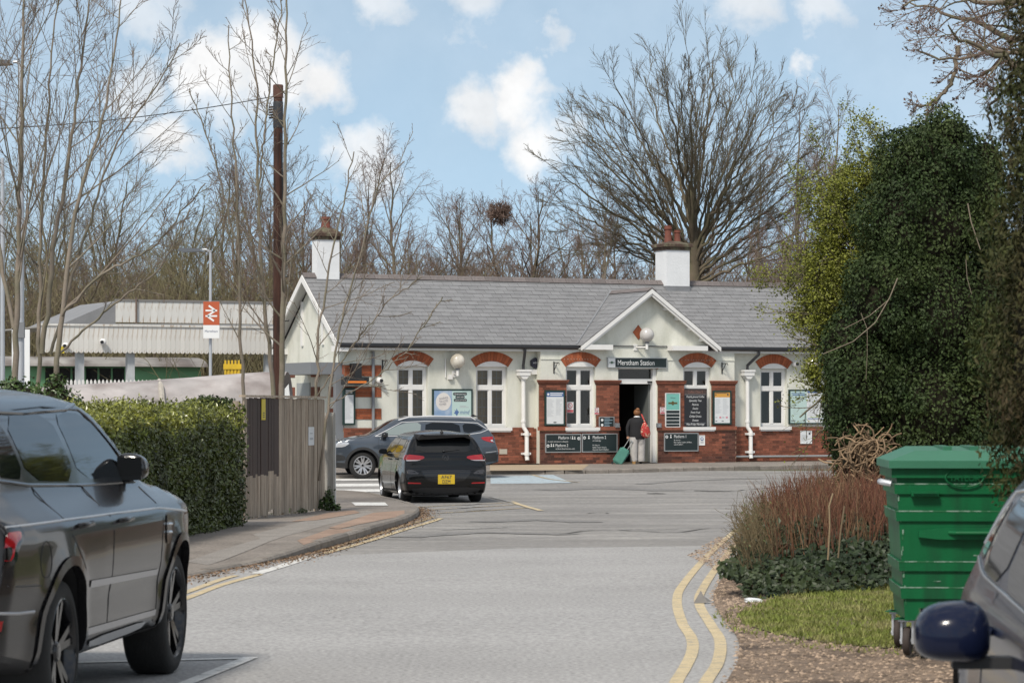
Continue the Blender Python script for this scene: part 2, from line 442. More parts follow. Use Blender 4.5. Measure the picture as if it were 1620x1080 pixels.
# zebra crossing in front of the fence, and the pale blue bay
for (y0, x0, x1) in ((759, 500, 640), (768, 470, 700), (777, 440, 690)):
    tag(line('zebra_stripe', [(x0, y0), (x1, y0 - 1.5)], 1.7, m_white, dz=.010), kind='structure')
sheet('blue_bay', [gp(*p)[:2] for p in ((776, 765), (905, 764), (875, 751), (776, 754))], m_blue, .006)
line('yellow_line', [(842, 751), (870, 758), (915, 763)], .10, m_yellow_worn, dz=.011)
line('white_line', [(776, 767), (850, 765), (905, 764)], .08, m_white_worn, dz=.0115)

# left pavement with its kerb
inner = [(-14, 52), (-14, 8)]
pv = [(p.x, p.y) for p in kerb_path]
sheet('pavement', pv + [(-30, pv[-1][1]), (-30, 10), pv[0]][:-1], m_pave, 0, dzf=lambda x, y: kerb_h(y) + .0)
def patch(px, m, dz):
    P = [gp(*p, .1)[:2] for p in px]
    sheet('pavement_patch', P, m, 0, dzf=lambda x, y: kerb_h(y) + dz)
patch([(292, 880), (420, 852), (470, 836), (500, 832), (455, 848), (400, 866), (330, 884)], m_pave_grey, .004)
patch([(470, 856), (520, 838), (560, 838), (520, 852), (480, 862)], m_pave_pink, .004)
patch([(520, 836), (590, 812), (640, 808), (640, 816), (570, 830), (535, 838)], m_pave_pink, .0055)
patch([(460, 826), (520, 812), (560, 808), (570, 812), (500, 824)], m_pave_pink, .007)
patch([(400, 846), (500, 820), (580, 808), (600, 812), (520, 830), (420, 858)], m_pave_grey, .0025)
wp = [gp(*p, .11)[:2] for p in ((556, 795), (609, 795), (614, 800), (562, 800))]
sheet('white_line', wp, m_white, 0, dzf=lambda x, y: kerb_h(y) + .011)
kb = tag(link('kerb', None), kind='structure')
acc, i0 = 0.0, 0
for i in range(1, len(kerb_path)):
    acc += (kerb_path[i] - kerb_path[i - 1]).length
    if acc > .9 or i == len(kerb_path) - 1:
        seg = kerb_path[i0:i + 1]; a, b = seg[0], seg[-1]
        d = (b - a); L = d.length
        if L > .1:
            h0, h1 = g(a.y) + kerb_h(a.y), g(b.y) + kerb_h(b.y)
            t = d.normalized(); n = Vector((-t.y, t.x, 0)); 
            e = .012
            A, B = a + t * e, b - t * e
            jig = random.uniform(-.006, .006)
            vs = []
            for P, h in ((A, h0), (B, h1)):
                for (o, z) in ((-.07 , -.2), (-.07 + .0, -.022), (-.045, .006 + jig), (.075, .006 + jig), (.075, -.2)):
                    q = P + n * o; vs.append((q.x, q.y, h + z))
            fs = [(k, k + 1, k + 6, k + 5) for k in range(4)] + [(4, 3, 2, 1, 0), (5, 6, 7, 8, 9)]
            MB().add(vs, fs).build('kerbstone', m_kerb, kb, merge=True)
        acc, i0 = 0.0, i

# station forecourt pavement: kerb runs from the zebra to the far right
SK = [Vector((-45, 68, 0)), gp(380, 757, 0), gp(520, 757, 0), gp(650, 754, 0), gp(780, 750, 0), gp(925, 749, 0), gp(1120, 744, 0), gp(1330, 739, 0), gp(1600, 733, 0)]
sk = smooth_path(SK, 5)
def sp_h(x, y):
    return .105 + .0 * x
sheet('pavement', [(p.x, p.y) for p in sk] + [(30, 100), (-45, 100)], m_pave, 0, dzf=lambda x, y: .10 - max(0, (y - 79)) * .004)
tan = [gp(775, 744.5, .1)[:2], gp(921, 743.5, .1)[:2], gp(932, 734, .1)[:2], gp(775, 735, .1)[:2]]
sheet('tan_paving', tan, m_tan, 0, dzf=lambda x, y: .105 - max(0, (y - 79)) * .004)
kb2 = tag(link('kerb', None), kind='structure')
i0, acc = 0, 0
dense = []
for i in range(len(sk) - 1):
    L = (sk[i + 1] - sk[i]).length; n = max(1, round(L / .92))
    for k in range(n): dense.append(sk[i].lerp(sk[i + 1], k / n))
for a, b in zip(dense[:-1], dense[1:]):
    t = (b - a).normalized(); n = Vector((-t.y, t.x, 0)); A, B = a + t * .01, b - t * .01
    vs = []
    for P in (A, B):
        h = g(P.y) + .10
        for (o, z) in ((-.07, -.2), (-.07, -.015), (-.05, .008), (.08, .008), (.08, -.2)):
            q = P + n * o; vs.append((q.x, q.y, h + z))
    MB().add(vs, [(k, k + 1, k + 6, k + 5) for k in range(4)] + [(4, 3, 2, 1, 0), (5, 6, 7, 8, 9)]).build('kerbstone', m_kerb, kb2, merge=True)

# right-hand verge: gravel, worn earth, a patch of grass
vr = [(p.x + .13, p.y) for p in yi if p.y < 41]
sheet('verge', vr + [(2.3, 6), (9, 6), (9, 37), (3.9, 38.5)], m_verge, .018)
gr_px = [(1165, 975), (1230, 950), (1300, 935), (1420, 915), (1560, 905), (1700, 915), (1700, 1010), (1500, 1020), (1400, 1030), (1300, 1020), (1220, 1005), (1178, 992)]
gr_poly = [gp(*p)[:2] for p in gr_px]
sheet('grass_patch', gr_poly, m_soil, .026)
def in_poly(P, poly):
    x, y = P[:, 0], P[:, 1]; ins = np.zeros(len(P), bool); n = len(poly); j = n - 1
    for i in range(n):
        xi, yi_, xj, yj = poly[i][0], poly[i][1], poly[j][0], poly[j][1]
        c = ((yi_ > y) != (yj > y)) & (x < (xj - xi) * (y - yi_) / (yj - yi_ + 1e-12) + xi); ins ^= c; j = i
    return ins
m_grass = mat('grass_blades', (.15, .18, .035), .7, isl=.45, col2=(.26, .24, .10), c2scale=2.6, c2lo=.46, c2hi=.66, spec=.3)
def blades(name, poly, n, h0, h1, m, parent=None, seed=3):
    r = np.random.default_rng(seed)
    lo = np.min(poly, 0); hi = np.max(poly, 0)
    P = r.uniform(lo, hi, (n * 2, 2)); P = P[in_poly(P, poly)][:n]
    dens = np.sin(P[:, 0] * 4.1) * np.sin(P[:, 1] * 2.3 + 1) + r.normal(0, .6, len(P)); P = P[dens > -.9]
    n = len(P); a = r.uniform(0, 6.283, n); h = r.uniform(h0, h1, n); w = r.uniform(.004, .009, n)
    base = np.c_[P, g(P[:, 1]) + .022]
    side = np.c_[np.cos(a), np.sin(a), np.zeros(n)] * w[:, None]
    lean = np.c_[r.normal(0, .5, (n, 2)) * h[:, None], h]
    V = np.stack([base - side, base + side, base + lean], 1).reshape(-1, 3)
    o = link(name, np_mesh(name, V, [np.arange(3 * n).reshape(-1, 3)], m), parent); tag(o, kind='stuff'); return o
blades('grass', np.array(gr_poly), 46000, .015, .05, m_grass)
gc_ = np.mean(np.array(gr_poly), 0); blades('grass', gc_ + (np.array(gr_poly) - gc_) * 1.16, 9000, .01, .045, m_grass, seed=8)
# loose stones and litter on the verge
m_stone = mat('verge_stones', (.27, .20, .145), .9, isl=.6)
r_ = np.random.default_rng(5)
vp = np.array([(p.x + .1, p.y) for p in yi if p.y < 40] + [(2.0, 15), (3.2, 15), (3.0, 24), (2.2, 27), (2.1, 34), (2.9, 40)])
P = r_.uniform(vp.min(0), vp.max(0), (16000, 2)); P = P[in_poly(P, vp)]
P = P[~in_poly(P, np.array(gr_poly))]
n = len(P); sz = r_.uniform(.006, .022, n)
octa = np.array([(1, 0, 0), (0, 1, 0), (-1, 0, 0), (0, -1, 0), (0, 0, .6), (0, 0, -.6)])
V = np.c_[P, g(P[:, 1]) + .02][:, None, :] + octa[None] * sz[:, None, None] * r_.uniform(.6, 1.3, (n, 6, 1))
Ff = np.array([(0, 1, 4), (1, 2, 4), (2, 3, 4), (3, 0, 4)])[None] + (np.arange(n) * 6)[:, None, None]
tag(link('gravel', np_mesh('gravel', V.reshape(-1, 3), [Ff.reshape(-1, 3)], m_stone)), kind='stuff')
# brown leaf litter in the left gutter
m_litter = mat('leaf_litter', (.20, .13, .08), .9, isl=.5)
def litter(path, n, spread, sz, seed, name, m, off=0.):
    r = np.random.default_rng(seed); K = np.array([(p[0], p[1]) for p in path])
    i = r.integers(0, len(K) - 1, n); t = r.random(n)[:, None]
    T = K[i + 1] - K[i]; T /= np.linalg.norm(T, axis=1)[:, None] + 1e-9; N = np.c_[T[:, 1], -T[:, 0]]
    P = K[i] * (1 - t) + K[i + 1] * t + N * (off + np.abs(r.normal(0, spread, n)))[:, None]
    a = r.uniform(0, 6.28, n); s = r.uniform(.4, 1.2, n) * sz; tl = r.normal(0, .3, n)
    u = np.c_[np.cos(a), np.sin(a), tl] * s[:, None]; v = np.c_[-np.sin(a), np.cos(a), r.normal(0, .3, n)] * s[:, None] * .6
    B = np.c_[P, g(P[:, 1]) + .016]
    V = np.stack([B - u, B - v, B + u, B + v], 1).reshape(-1, 3)
    tag(link(name, np_mesh(name, V, [np.arange(4 * n).reshape(-1, 4)], m)), kind='stuff')
litter([p for p in kerb_path if 25 < p.y < 56], 5200, .16, .02, 4, 'leaf_litter', m_litter, .07)
# ------------------------------------------------------------------ the station building
TH = R(25.0); C_, S_ = math.cos(TH), math.sin(TH); SY0 = 81.6
def su(px, v=0.0):
    t = (px - 810) / F; Y = (v + SY0 * C_) / (C_ - t * S_)
    return t * Y * C_ + (Y - SY0) * S_
def sz(px, py, v=0.0):
    t = (px - 810) / F; Y = (v + SY0 * C_) / (C_ - t * S_)
    return CH - (py - HY) / F * Y
def rect(x0, x1, y0, y1, v=0.0):
    """pixel box on the facade plane v -> u0,u1,z0,z1"""
    xm = (x0 + x1) / 2
    return su(x0, v), su(x1, v), sz(xm, y1, v), sz(xm, y0, v)
def on_station(name, label, cat, u, v, z, group=None):
    """a thing mounted on the station; its frame is the facade's (x along, y inwards)"""
    return thing(name, label, cat, (u * C_ - v * S_, SY0 + u * S_ + v * C_, z), TH, group)

m_render = mat('painted_render', (.66, .66, .59), .85, var=.06, vscale=1.2, fine=.05, fscale=30, bump=.35, bscale=14, col2=(.50, .505, .43), c2scale=1.3, c2lo=.46, c2hi=.78, stretch=(2.2, 2.2, .7))
m_brick = mat('red_brick', (.20, .066, .038), .85, isl=.42, var=.2, vscale=9, bump=.4, bscale=60)
m_brick_d = mat('dark_brick', (.10, .038, .026), .85, isl=.4, var=.2, vscale=9, bump=.4, bscale=60)
m_brick_o = mat('orange_brick', (.31, .085, .034), .8, isl=.22, var=.2, vscale=9, bump=.3, bscale=60)
m_mortar = mat('mortar', (.25, .155, .105), .95, var=.2, vscale=12)
m_wwood = mat('white_painted_wood', (.74, .73, .71), .5, var=.05, vscale=3)
m_slate = mat('roof_slate', (.205, .204, .208), .55, isl=.08, var=.10, vscale=2.5, fine=.06, fscale=40, bump=.15, bscale=30)
m_slate_under = mat('roof_underlay', (.10, .10, .105), .9)
m_ridge = mat('ridge_tile', (.145, .125, .12), .8, isl=.15, var=.2, vscale=6, bump=.3, bscale=30)
m_lead = mat('lead_flashing', (.20, .205, .215), .5, var=.15, vscale=5)
m_gutter = mat('dark_grey_gutter', (.030, .031, .036), .4)
m_chim = mat('white_chimney_render', (.70, .71, .72), .85, bump=.4, bscale=14, var=.05, vscale=3)
m_chimcap = mat('chimney_crown', (.075, .045, .032), .9, var=.35, vscale=8, bump=.5, bscale=20, col2=(.12, .11, .07), c2scale=4)
m_terra = mat('terracotta', (.15, .045, .028), .75, var=.2, vscale=8)
m_grey_paint = mat('grey_paint', (.19, .20, .215), .5)
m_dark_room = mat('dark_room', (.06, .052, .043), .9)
m_floor_in = mat('hall_floor', (.16, .125, .09), .8, var=.2, vscale=3)
m_blind = mat('cream_blind', (.46, .34, .17), .8, var=.2, vscale=3)
m_black = mat('black_metal', (.015, .015, .016), .45)
m_sign_dk = mat('sign_dark_green', (.010, .020, .021), .5)
m_sign_wh = mat('sign_white', (.72, .73, .73), .5)
m_alu = mat('grey_aluminium', (.42, .43, .43), .4, .6)
m_poster_gr = mat('poster_frame_green', (.012, .035, .03), .5)
m_paper = mat('poster_paper', (.66, .68, .69), .6, var=.03, vscale=6)
m_ink = mat('grey_ink', (.42, .44, .46), .7)
m_inkd = mat('dark_ink', (.05, .055, .07), .7)
m_mint = mat('mint_paper', (.46, .60, .57), .6)
m_teal = mat('teal_panel', (.17, .45, .39), .5)
m_skyblue = mat('poster_sky_blue', (.22, .33, .50), .6, col2=(.42, .50, .60), c2scale=2.5)
m_pblue = mat('poster_blue', (.08, .15, .33), .6)
m_orange = mat('poster_orange', (.62, .31, .06), .6)
m_red = mat('sign_red', (.50, .10, .12), .6)

def glass_mat(name, tint=.75, rough=.02, dark=.25):
    m = bpy.data.materials.new(name); m.use_nodes = True; n, l = m.node_tree.nodes, m.node_tree.links; n.clear()
    o = n.new('ShaderNodeOutputMaterial'); mx = n.new('ShaderNodeMixShader'); tr = n.new('ShaderNodeBsdfTransparent')
    gl = n.new('ShaderNodeBsdfGlossy'); fr = n.new('ShaderNodeFresnel'); fr.inputs['IOR'].default_value = 1.5
    tr.inputs[0].default_value = (tint, tint, tint * .98, 1); gl.inputs['Roughness'].default_value = rough
    ad = n.new('ShaderNodeMath'); ad.operation = 'ADD'; l.new(fr.outputs[0], ad.inputs[0]); ad.inputs[1].default_value = .0; ad.use_clamp = True
    l.new(ad.outputs[0], mx.inputs[0]); l.new(tr.outputs[0], mx.inputs[1]); l.new(gl.outputs[0], mx.inputs[2]); l.new(mx.outputs[0], o.inputs[0])
    return m
m_glass = glass_mat('window_glass')

SU0, SU1, SD = -5.16, 15.0, 4.92
EAVE_Z, RIDGE_Z = 3.47, 5.47
OV = .34                                   # eaves overhang
slope = (RIDGE_Z - EAVE_Z) / (SD / 2 + OV)
BASE = 0.05
DADO = 1.09
PV = -.30                                  # front plane of the entrance block
ST = thing('station_building', 'pale rendered single-storey railway station with slate roof and brick-trimmed entrance gable', 'building', (0, SY0, 0), TH)

def wall_cells(mb, u0, u1, z0, z1, v, ops, reveal=.16):
    us = sorted({u0, u1, *[o[0] for o in ops], *[o[1] for o in ops]}); zs = sorted({z0, z1, *[o[2] for o in ops], *[o[3] for o in ops]})
    us = [a for a in us if u0 <= a <= u1]; zs = [a for a in zs if z0 <= a <= z1]
    for a, b in zip(us[:-1], us[1:]):
        for c, d in zip(zs[:-1], zs[1:]):
            um, zm = (a + b) / 2, (c + d) / 2
            if any(o[0] < um < o[1] and o[2] < zm < o[3] for o in ops): continue
            mb.quad((a, v, c), (b, v, c), (b, v, d), (a, v, d))
    for (a, b, c, d) in ops:
        w = v + reveal
        mb.quad((a, v, c), (a, v, d), (a, w, d), (a, w, c)); mb.quad((b, v, d), (b, v, c), (b, w, c), (b, w, d))
        mb.quad((a, v, d), (b, v, d), (b, w, d), (a, w, d)); mb.quad((b, v, c), (a, v, c), (a, w, c), (b, w, c))

# openings in (u, z)
W = {}
W['a'] = rect(628, 677, 579, 676, 0); W['b'] = rect(753, 803, 580, 676, 0)
W['c'] = rect(895, 942, 580, 676, PV); W['e'] = rect(1081, 1125, 581, 676, PV)
W['f'] = rect(1203, 1245, 583, 675, 0); W['h'] = rect(1304, 1346, 585, 675, 0)
PU0, PU1 = su(855, PV), su(1162, PV)
dr = rect(978, 1040, 580, 730, PV); DOOR = (dr[0], dr[1], BASE - .05, dr[3])
W['j'] = (W['h'][0] + 1.85, W['h'][1] + 1.85, W['h'][2], W['h'][3])
for k in W: W[k] = (W[k][0], W[k][1], 1.12, W[k][3])
mb = MB()
wall_cells(mb, SU0, PU0, BASE - .3, EAVE_Z + .05, 0, [W['a'], W['b']])
wall_cells(mb, PU1, SU1, BASE - .3, EAVE_Z + .05, 0, [W['f'], W['h'], W['j']])
wall_cells(mb, PU0, PU1, BASE - .3, EAVE_Z + .05, PV, [W['c'], W['e'], DOOR], .28)
mb.quad((PU0, 0, BASE - .3), (PU0, PV, BASE - .3), (PU0, PV, EAVE_Z + .05), (PU0, 0, EAVE_Z + .05))
mb.quad((PU1, PV, BASE - .3), (PU1, 0, BASE - .3), (PU1, 0, EAVE_Z + .05), (PU1, PV, EAVE_Z + .05))
# gable of the entrance, end walls, back wall
GU = su(1023, PV - .0); GH = 2.12; GZ = 5.02
mb.poly([(GU - GH, PV + .002, EAVE_Z + .05), (GU + GH, PV + .002, EAVE_Z + .05), (GU, PV + .002, GZ)])
for u in (SU0, SU1):
    mb.poly([(u, 0, BASE - .3), (u, SD, BASE - .3), (u, SD, EAVE_Z + .05), (u, SD / 2, RIDGE_Z - .12), (u, 0, EAVE_Z + .05)])
mb.quad((SU0, SD, BASE - .3), (SU1, SD, BASE - .3), (SU1, SD, EAVE_Z), (SU0, SD, EAVE_Z))
mb.build('wall', m_render, ST)
# inside: ceiling, floor, hall partition walls
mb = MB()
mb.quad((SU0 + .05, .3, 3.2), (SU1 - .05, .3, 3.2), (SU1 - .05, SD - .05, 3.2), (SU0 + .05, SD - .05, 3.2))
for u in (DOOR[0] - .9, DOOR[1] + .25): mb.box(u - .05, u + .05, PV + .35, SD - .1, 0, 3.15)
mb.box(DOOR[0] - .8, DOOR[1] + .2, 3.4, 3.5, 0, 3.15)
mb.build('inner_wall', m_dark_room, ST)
MB().quad((SU0 + .05, PV + .05, .085), (SU1 - .05, PV + .05, .085), (SU1 - .05, SD - .05, .085), (SU0 + .05, SD - .05, .085)).build('floor', m_floor_in, ST)

# ---- brickwork: backing slabs of mortar with single bricks in stretcher bond
BRW, BRH, BRJ = .215, .065, .010
bt = MB(); bt.add([(-.5, .5, -.5), (.5, .5, -.5), (.5, .5, .5), (-.5, .5, .5), (-.5, -.5, -.5), (.5, -.5, -.5), (.5, -.5, .5), (-.5, -.5, .5)],
                  [(4, 5, 6, 7), (0, 4, 7, 3), (5, 1, 2, 6), (7, 6, 2, 3), (0, 1, 5, 4)])
def bricks_on(u0, u1, z0, z1, v, holes=()):
    out = []; zc, row = z0, 0
    while zc + BRH <= z1 + .012:
        u = u0 - (0 if row % 2 else .1125)
        while u < u1 - .03:
            a, b = max(u, u0), min(u + BRW, u1)
            if b - a > .04 and not any(h[0] < b and h[1] > a and h[2] < zc + BRH and h[3] > zc for h in holes):
                out.append((a, b, zc, zc + BRH, v))
            u += BRW + BRJ
        zc += BRH + BRJ; row += 1
    return out
def brick_tf(B, proud=.008):
    a, b, c, d, v = B
    return Matrix.Translation(((a + b) / 2, v, (c + d) / 2)) @ Matrix.Diagonal((b - a, proud * 2, d - c, 1))
pil = [(su(852, PV), W['c'][0] - .0), (W['c'][1] + .01, DOOR[0]), (DOOR[1], W['e'][0]), (W['e'][1] + .0, su(1162, PV))]
PZ = sz(1000, 606, PV)
bw = link('brick_wall', None, ST)
slabs = MB(); B_or, B_red, B_dk = [], [], []
VD, VP = -.03, PV - .05
slabs.box(SU0 - .03, PU0, VD, .0, BASE - .2, DADO); B_red += bricks_on(SU0 - .03, PU0, BASE - .02, DADO - .0, VD)
slabs.box(PU1, SU1, VD, .0, BASE - .2, DADO); B_red += bricks_on(PU1, SU1, BASE - .02, DADO, VD)
slabs.box(SU0 - .03, SU0, .0, SD, BASE - .2, DADO)
for (a, b) in ((PU0 - .03, DOOR[0]), (DOOR[1], PU1 + .03)):
    slabs.box(a, b, VP, PV, BASE - .2, DADO)
    B = bricks_on(a, b, BASE - .02, DADO - .07, VP)
    for q in B:
        (B_dk if min(q[0] - a, b - q[1]) < .28 or q[2] < .22 and random.random() < .5 else B_red).append(q)
for i, (a, b) in enumerate(pil):
    slabs.box(a, b, VP, PV, DADO, PZ); B_or += bricks_on(a, b, DADO + .055, PZ, VP)
tag(slabs.build('mortar_backing', m_mortar, bw), kind='stuff')
# the bricks of the entrance piers show largest: those come first
allp = [('brick', m_brick_o if False else m_brick, B_or)]
pieces(bw, 'brick', m_brick, [brick_tf(q) for q in B_or][:230], bt)
pieces(bw, 'brick', m_brick, [brick_tf(q) for q in B_or][230:] + [brick_tf(q) for q in B_red], bt, limit=0, rest='brickwork')
pieces(bw, 'brick', m_brick_d, [brick_tf(q) for q in B_dk], bt, limit=60, rest='dark_brickwork')
# moulded caps of the piers and the ledge under them
for (a, b) in pil:
    mb = MB()
    mb.box(a - .045, b + .045, VP - .05, PV, PZ + .001, PZ + .05); mb.box(a - .02, b + .02, VP - .025, PV, PZ - .04, PZ + .001); mb.box(a - .06, b + .06, VP - .065, PV, PZ + .05, PZ + .085)
    mb.build('brick_cap', m_brick, bw)
for a, b in ((pil[0][0], pil[0][1]), (pil[1][0], pil[1][1]), (pil[2][0], pil[2][1]), (pil[3][0], pil[3][1])):
    MB().box(a - .03, b + .03, VP - .05, PV, DADO - .06, DADO + .05).build('brick_ledge', m_brick, bw)
# plinth course of dark brick on the main wall
MB().box(SU0 - .045, PU0 - .08, VD - .012, VD, DADO - .02, DADO + .03).box(PU1 + .08, SU1, VD - .012, VD, DADO - .02, DADO + .03).build('plinth_course', m_brick, bw)
# brick bands at the building's corner
bands = []
for (y0, y1) in ((577, 595), (611, 628), (646, 663)):
    a, b, c, d = rect(545, 603, y0, y1, 0); a = SU0
    bn = link('brick_band', MB().box(a - .012, b, -.012, .0, c, d).mesh('brick_band', m_mortar), ST)
    pieces(bn, 'brick', m_brick_o, [brick_tf(q) for q in bricks_on(a, b, c + .004, d, -.012)], bt, limit=60, rest='brickwork')
    for (y0_, y1_) in ((0, 1.2), (1.9, 2.6), (3.9, SD)): MB().box(SU0 - .012, SU0, y0_, y1_, c, d).build('brick_band', m_brick, ST)

# ---- windows
def arch_bricks(u0, u1, z, v, rise=.16, th=.27, n=13):
    """segmental arch of single gauged bricks"""
    w = (u1 - u0); r = (w * w / 4 + rise * rise) / (2 * rise); uc, zc = (u0 + u1) / 2, z + rise - r
    a0 = math.asin(w / 2 / r) * 1.02
    ar = link('window_arch', None, ST)
    back = MB(); A = [(-a0 + 2 * a0 * k / 16) for k in range(17)]
    pts = [(uc + (r - .0) * math.sin(a), zc + r * math.cos(a)) for a in A] + [(uc + (r + th) * math.sin(a), zc + (r + th) * math.cos(a)) for a in A[::-1]]
    back.prism(pts, 'y', v - .006, v + .03); back.build('mortar_backing', m_mortar, ar)
    da = 2 * a0 / n
    t = MB(); g0 = .006 / r
    hw0, hw1 = r * math.tan(da / 2) - .004, (r + th) * math.tan(da / 2) - .004
    t.prism([(-hw0, r), (hw0, r), (hw1, r + th), (-hw1, r + th)], 'y', -.014, .0)
    me = t.mesh('brick', m_brick_o)
    for k in range(n):
        a = -a0 + da * (k + .5)
        o = link('brick', me, ar); o.matrix_local = Matrix.Translation((uc, v - .006, zc)) @ Matrix.Rotation(a, 4, 'Y')
    # curved white filler between frame head and arch
    return uc, zc, r, a0
def window(op, v, back='dark', bars=False, lower=True, rise=.16):
    a, b, c, d = op
    w = link('window', None, ST)
    vf = v + .13; fw = .085; zt = c + (d - c) * .655
    mid = (a + b) / 2
    f = MB()
    f.box(a, a + fw, vf, vf + .07, c, d).box(b - fw, b, vf, vf + .07, c, d).box(a + fw, b - fw, vf, vf + .07, d - fw, d).box(a + fw, b - fw, vf, vf + .07, c, c + fw)
    f.box(a + fw, b - fw, vf - .012, vf + .065, zt - .06, zt + .06)
    f.box(mid - .045, mid + .045, vf - .006, vf + .06, c + fw, zt - .06).box(mid - .045, mid + .045, vf - .006, vf + .06, zt + .06, d - fw)
    for (x0, x1) in ((a + fw, mid - .045), (mid + .045, b - fw)):      # sash rails
        for (z0, z1) in ((c + fw, zt - .06), (zt + .06, d - fw)):
            s = .022
            f.box(x0, x0 + s, vf + .01, vf + .05, z0, z1).box(x1 - s, x1, vf + .01, vf + .05, z0, z1).box(x0 + s, x1 - s, vf + .01, vf + .05, z0, z0 + s).box(x0 + s, x1 - s, vf + .01, vf + .05, z1 - s, z1)
    f.build('frame', m_wwood, w)
    for (x0, x1) in ((a + fw, mid - .045), (mid + .045, b - fw)):
        for (z0, z1) in ((c + fw, zt - .06), (zt + .06, d - fw)):
            MB().box(x0 + .015, x1 - .015, vf + .026, vf + .032, z0 + .015, z1 - .015).build('pane', m_glass, w)
            if bars:
                bb = MB(); n = 3 if z0 < zt - .2 and z1 < zt else 1
                xm = (x0 + x1) / 2
                bb.box(xm - .012, xm + .012, vf + .036, vf + .05, z0 + .022, z1 - .022)
                for k in range(n):
                    z = z0 + (z1 - z0) * (k + 1) / (n + 1); bb.box(x0 + .022, x1 - .022, vf + .0355, vf + .0495, z - .012, z + .012)
                bb.build('glazing_bar', m_blind if False else mat('bar_cream', (.42, .40, .33), .6), w)
    # segmental head filler, sill
    n = 10; W_ = b - a; r = (W_ * W_ / 4 + rise * rise) / (2 * rise); uc, zc = mid, d + rise - r; A = [(-1 + 2 * k / n) * math.asin(W_ / 2 / r) for k in range(n + 1)]
    MB().prism([(a, d + .001)] + [(uc + r * math.sin(t), zc + r * math.cos(t)) for t in A[1:-1]] + [(b, d + .001)], 'y', v - .003, v + .0).build('head_panel', m_wwood, w)
    MB().box(a - .06, b + .09, v - .13, vf, c - .09, c - .0).box(a - .03, b + .06, v - .10, v - .0, c - .13, c - .0905).build('sill', m_wwood, w)
    if back == 'blind':
        MB().box(a - .05, b + .05, vf + .16, vf + .17, c - .1, d + .1).build('blind', m_blind, w)
    return w
for k, v, bk, br_ in (('a', 0, 'blind', True), ('b', 0, 'blind', True), ('c', PV, 'dark', False), ('e', PV, 'dark', False), ('f', 0, 'dark', False), ('h', 0, 'dark', False), ('j', 0, 'dark', False)):
    window(W[k], v, bk, br_); arch_bricks(W[k][0] - .0, W[k][1] + .0, W[k][3], v)
# ---- entrance door: frame, fanlight, open leaf
d_ = link('door', None, ST)
zt = sz(1008, 599, PV); zb = sz(1008, 607, PV); vf = PV + .16
MB().box(DOOR[0], DOOR[0] + .05, vf, vf + .1, .085, DOOR[3]).box(DOOR[1] - .11, DOOR[1], vf - .08, vf + .1, .085, DOOR[3]).box(DOOR[0] + .05, DOOR[1] - .11, vf - .02, vf + .1, zb, zt).box(DOOR[0] + .05, DOOR[1] - .11, vf, vf + .1, DOOR[3] - .07, DOOR[3]).build('frame', m_wwood, d_)
MB().box(DOOR[0] + .05, DOOR[1] - .11, vf + .04, vf + .046, zt, DOOR[3] - .07).build('fanlight', m_glass, d_)
MB().box(DOOR[1] - .16, DOOR[1] - .115, vf + .11, vf + 1.0, .1, zb - .02).build('leaf', mat('grey_door', (.13, .14, .135), .5), d_)
mbk = MB(); mbk.box(DOOR[0] + .02, DOOR[0] + .16, vf - .06, vf - .021, zb + .03, zb + .08).box(DOOR[1] - .26, DOOR[1] - .115, vf - .06, vf - .021, zb + .03, zb + .08).build('closer', m_black, d_)
arch_bricks(DOOR[0], DOOR[1], DOOR[3] - .06, PV, .12, .16, 15)

# ---- roof: slabs, slates, ridge
rf = link('roof', None, ST)
RU0, RU1 = SU0 - .32, SU1 + .32
YE = -OV
mb = MB()
th = .05
mb.quad((RU0, YE, EAVE_Z), (RU1, YE, EAVE_Z), (RU1, SD / 2, RIDGE_Z), (RU0, SD / 2, RIDGE_Z))
mb.quad((RU1, SD - YE, EAVE_Z), (RU0, SD - YE, EAVE_Z), (RU0, SD / 2, RIDGE_Z), (RU1, SD / 2, RIDGE_Z))
mb.build('roof_deck', m_slate_under, rf)
n_s = Vector((0, -slope, 1)).normalized(); d_s = Vector((0, 1, slope)).normalized()
LEN = (Vector((0, SD / 2, RIDGE_Z)) - Vector((0, YE, EAVE_Z))).length
gauge = LEN / 17
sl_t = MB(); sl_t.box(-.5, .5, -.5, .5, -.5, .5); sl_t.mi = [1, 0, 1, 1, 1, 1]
m_slate = [m_slate, mat('slate_edge_shadow', (.10, .10, .102), .8)]  # edges coloured dark to stand in for the shadow lines between courses
front, gab_u = [], (GU - GH, GU + GH)
SW = .305
def gable_cover(u, y, z):
    zg = GZ + .13 - abs(u - GU) * (GZ - EAVE_Z) / GH
    return zg > z + .10 and y < 2.1
for row in range(17):
    u = RU0 + (0 if row % 2 else -SW / 2)
    while u < RU1 - .02:
        a, b = max(u, RU0), min(u + SW - .006, RU1)
        c0 = Vector(((a + b) / 2, YE, EAVE_Z)) + d_s * (gauge * row + gauge * .52) + n_s * (.012 + random.uniform(0, .005))
        if b - a > .05 and not gable_cover(c0.x, c0.y, c0.z):
            tilt = Matrix.Rotation(math.atan(slope) - .045 + random.uniform(-.004, .004), 4, 'X') @ Matrix.Rotation(random.uniform(-.004, .004), 4, 'Z')
            front.append((Matrix.Translation(c0) @ tilt @ Matrix.Diagonal((b - a, gauge * 1.10, .016, 1)), a))
        u += SW
vis = [q for q in front if q[1] < 12]; hid = [q for q in front if q[1] >= 12]
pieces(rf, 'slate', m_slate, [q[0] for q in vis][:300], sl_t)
pieces(rf, 'slate', m_slate, [q[0] for q in vis][300:] + [q[0] for q in hid], sl_t, limit=0, rest='slates')
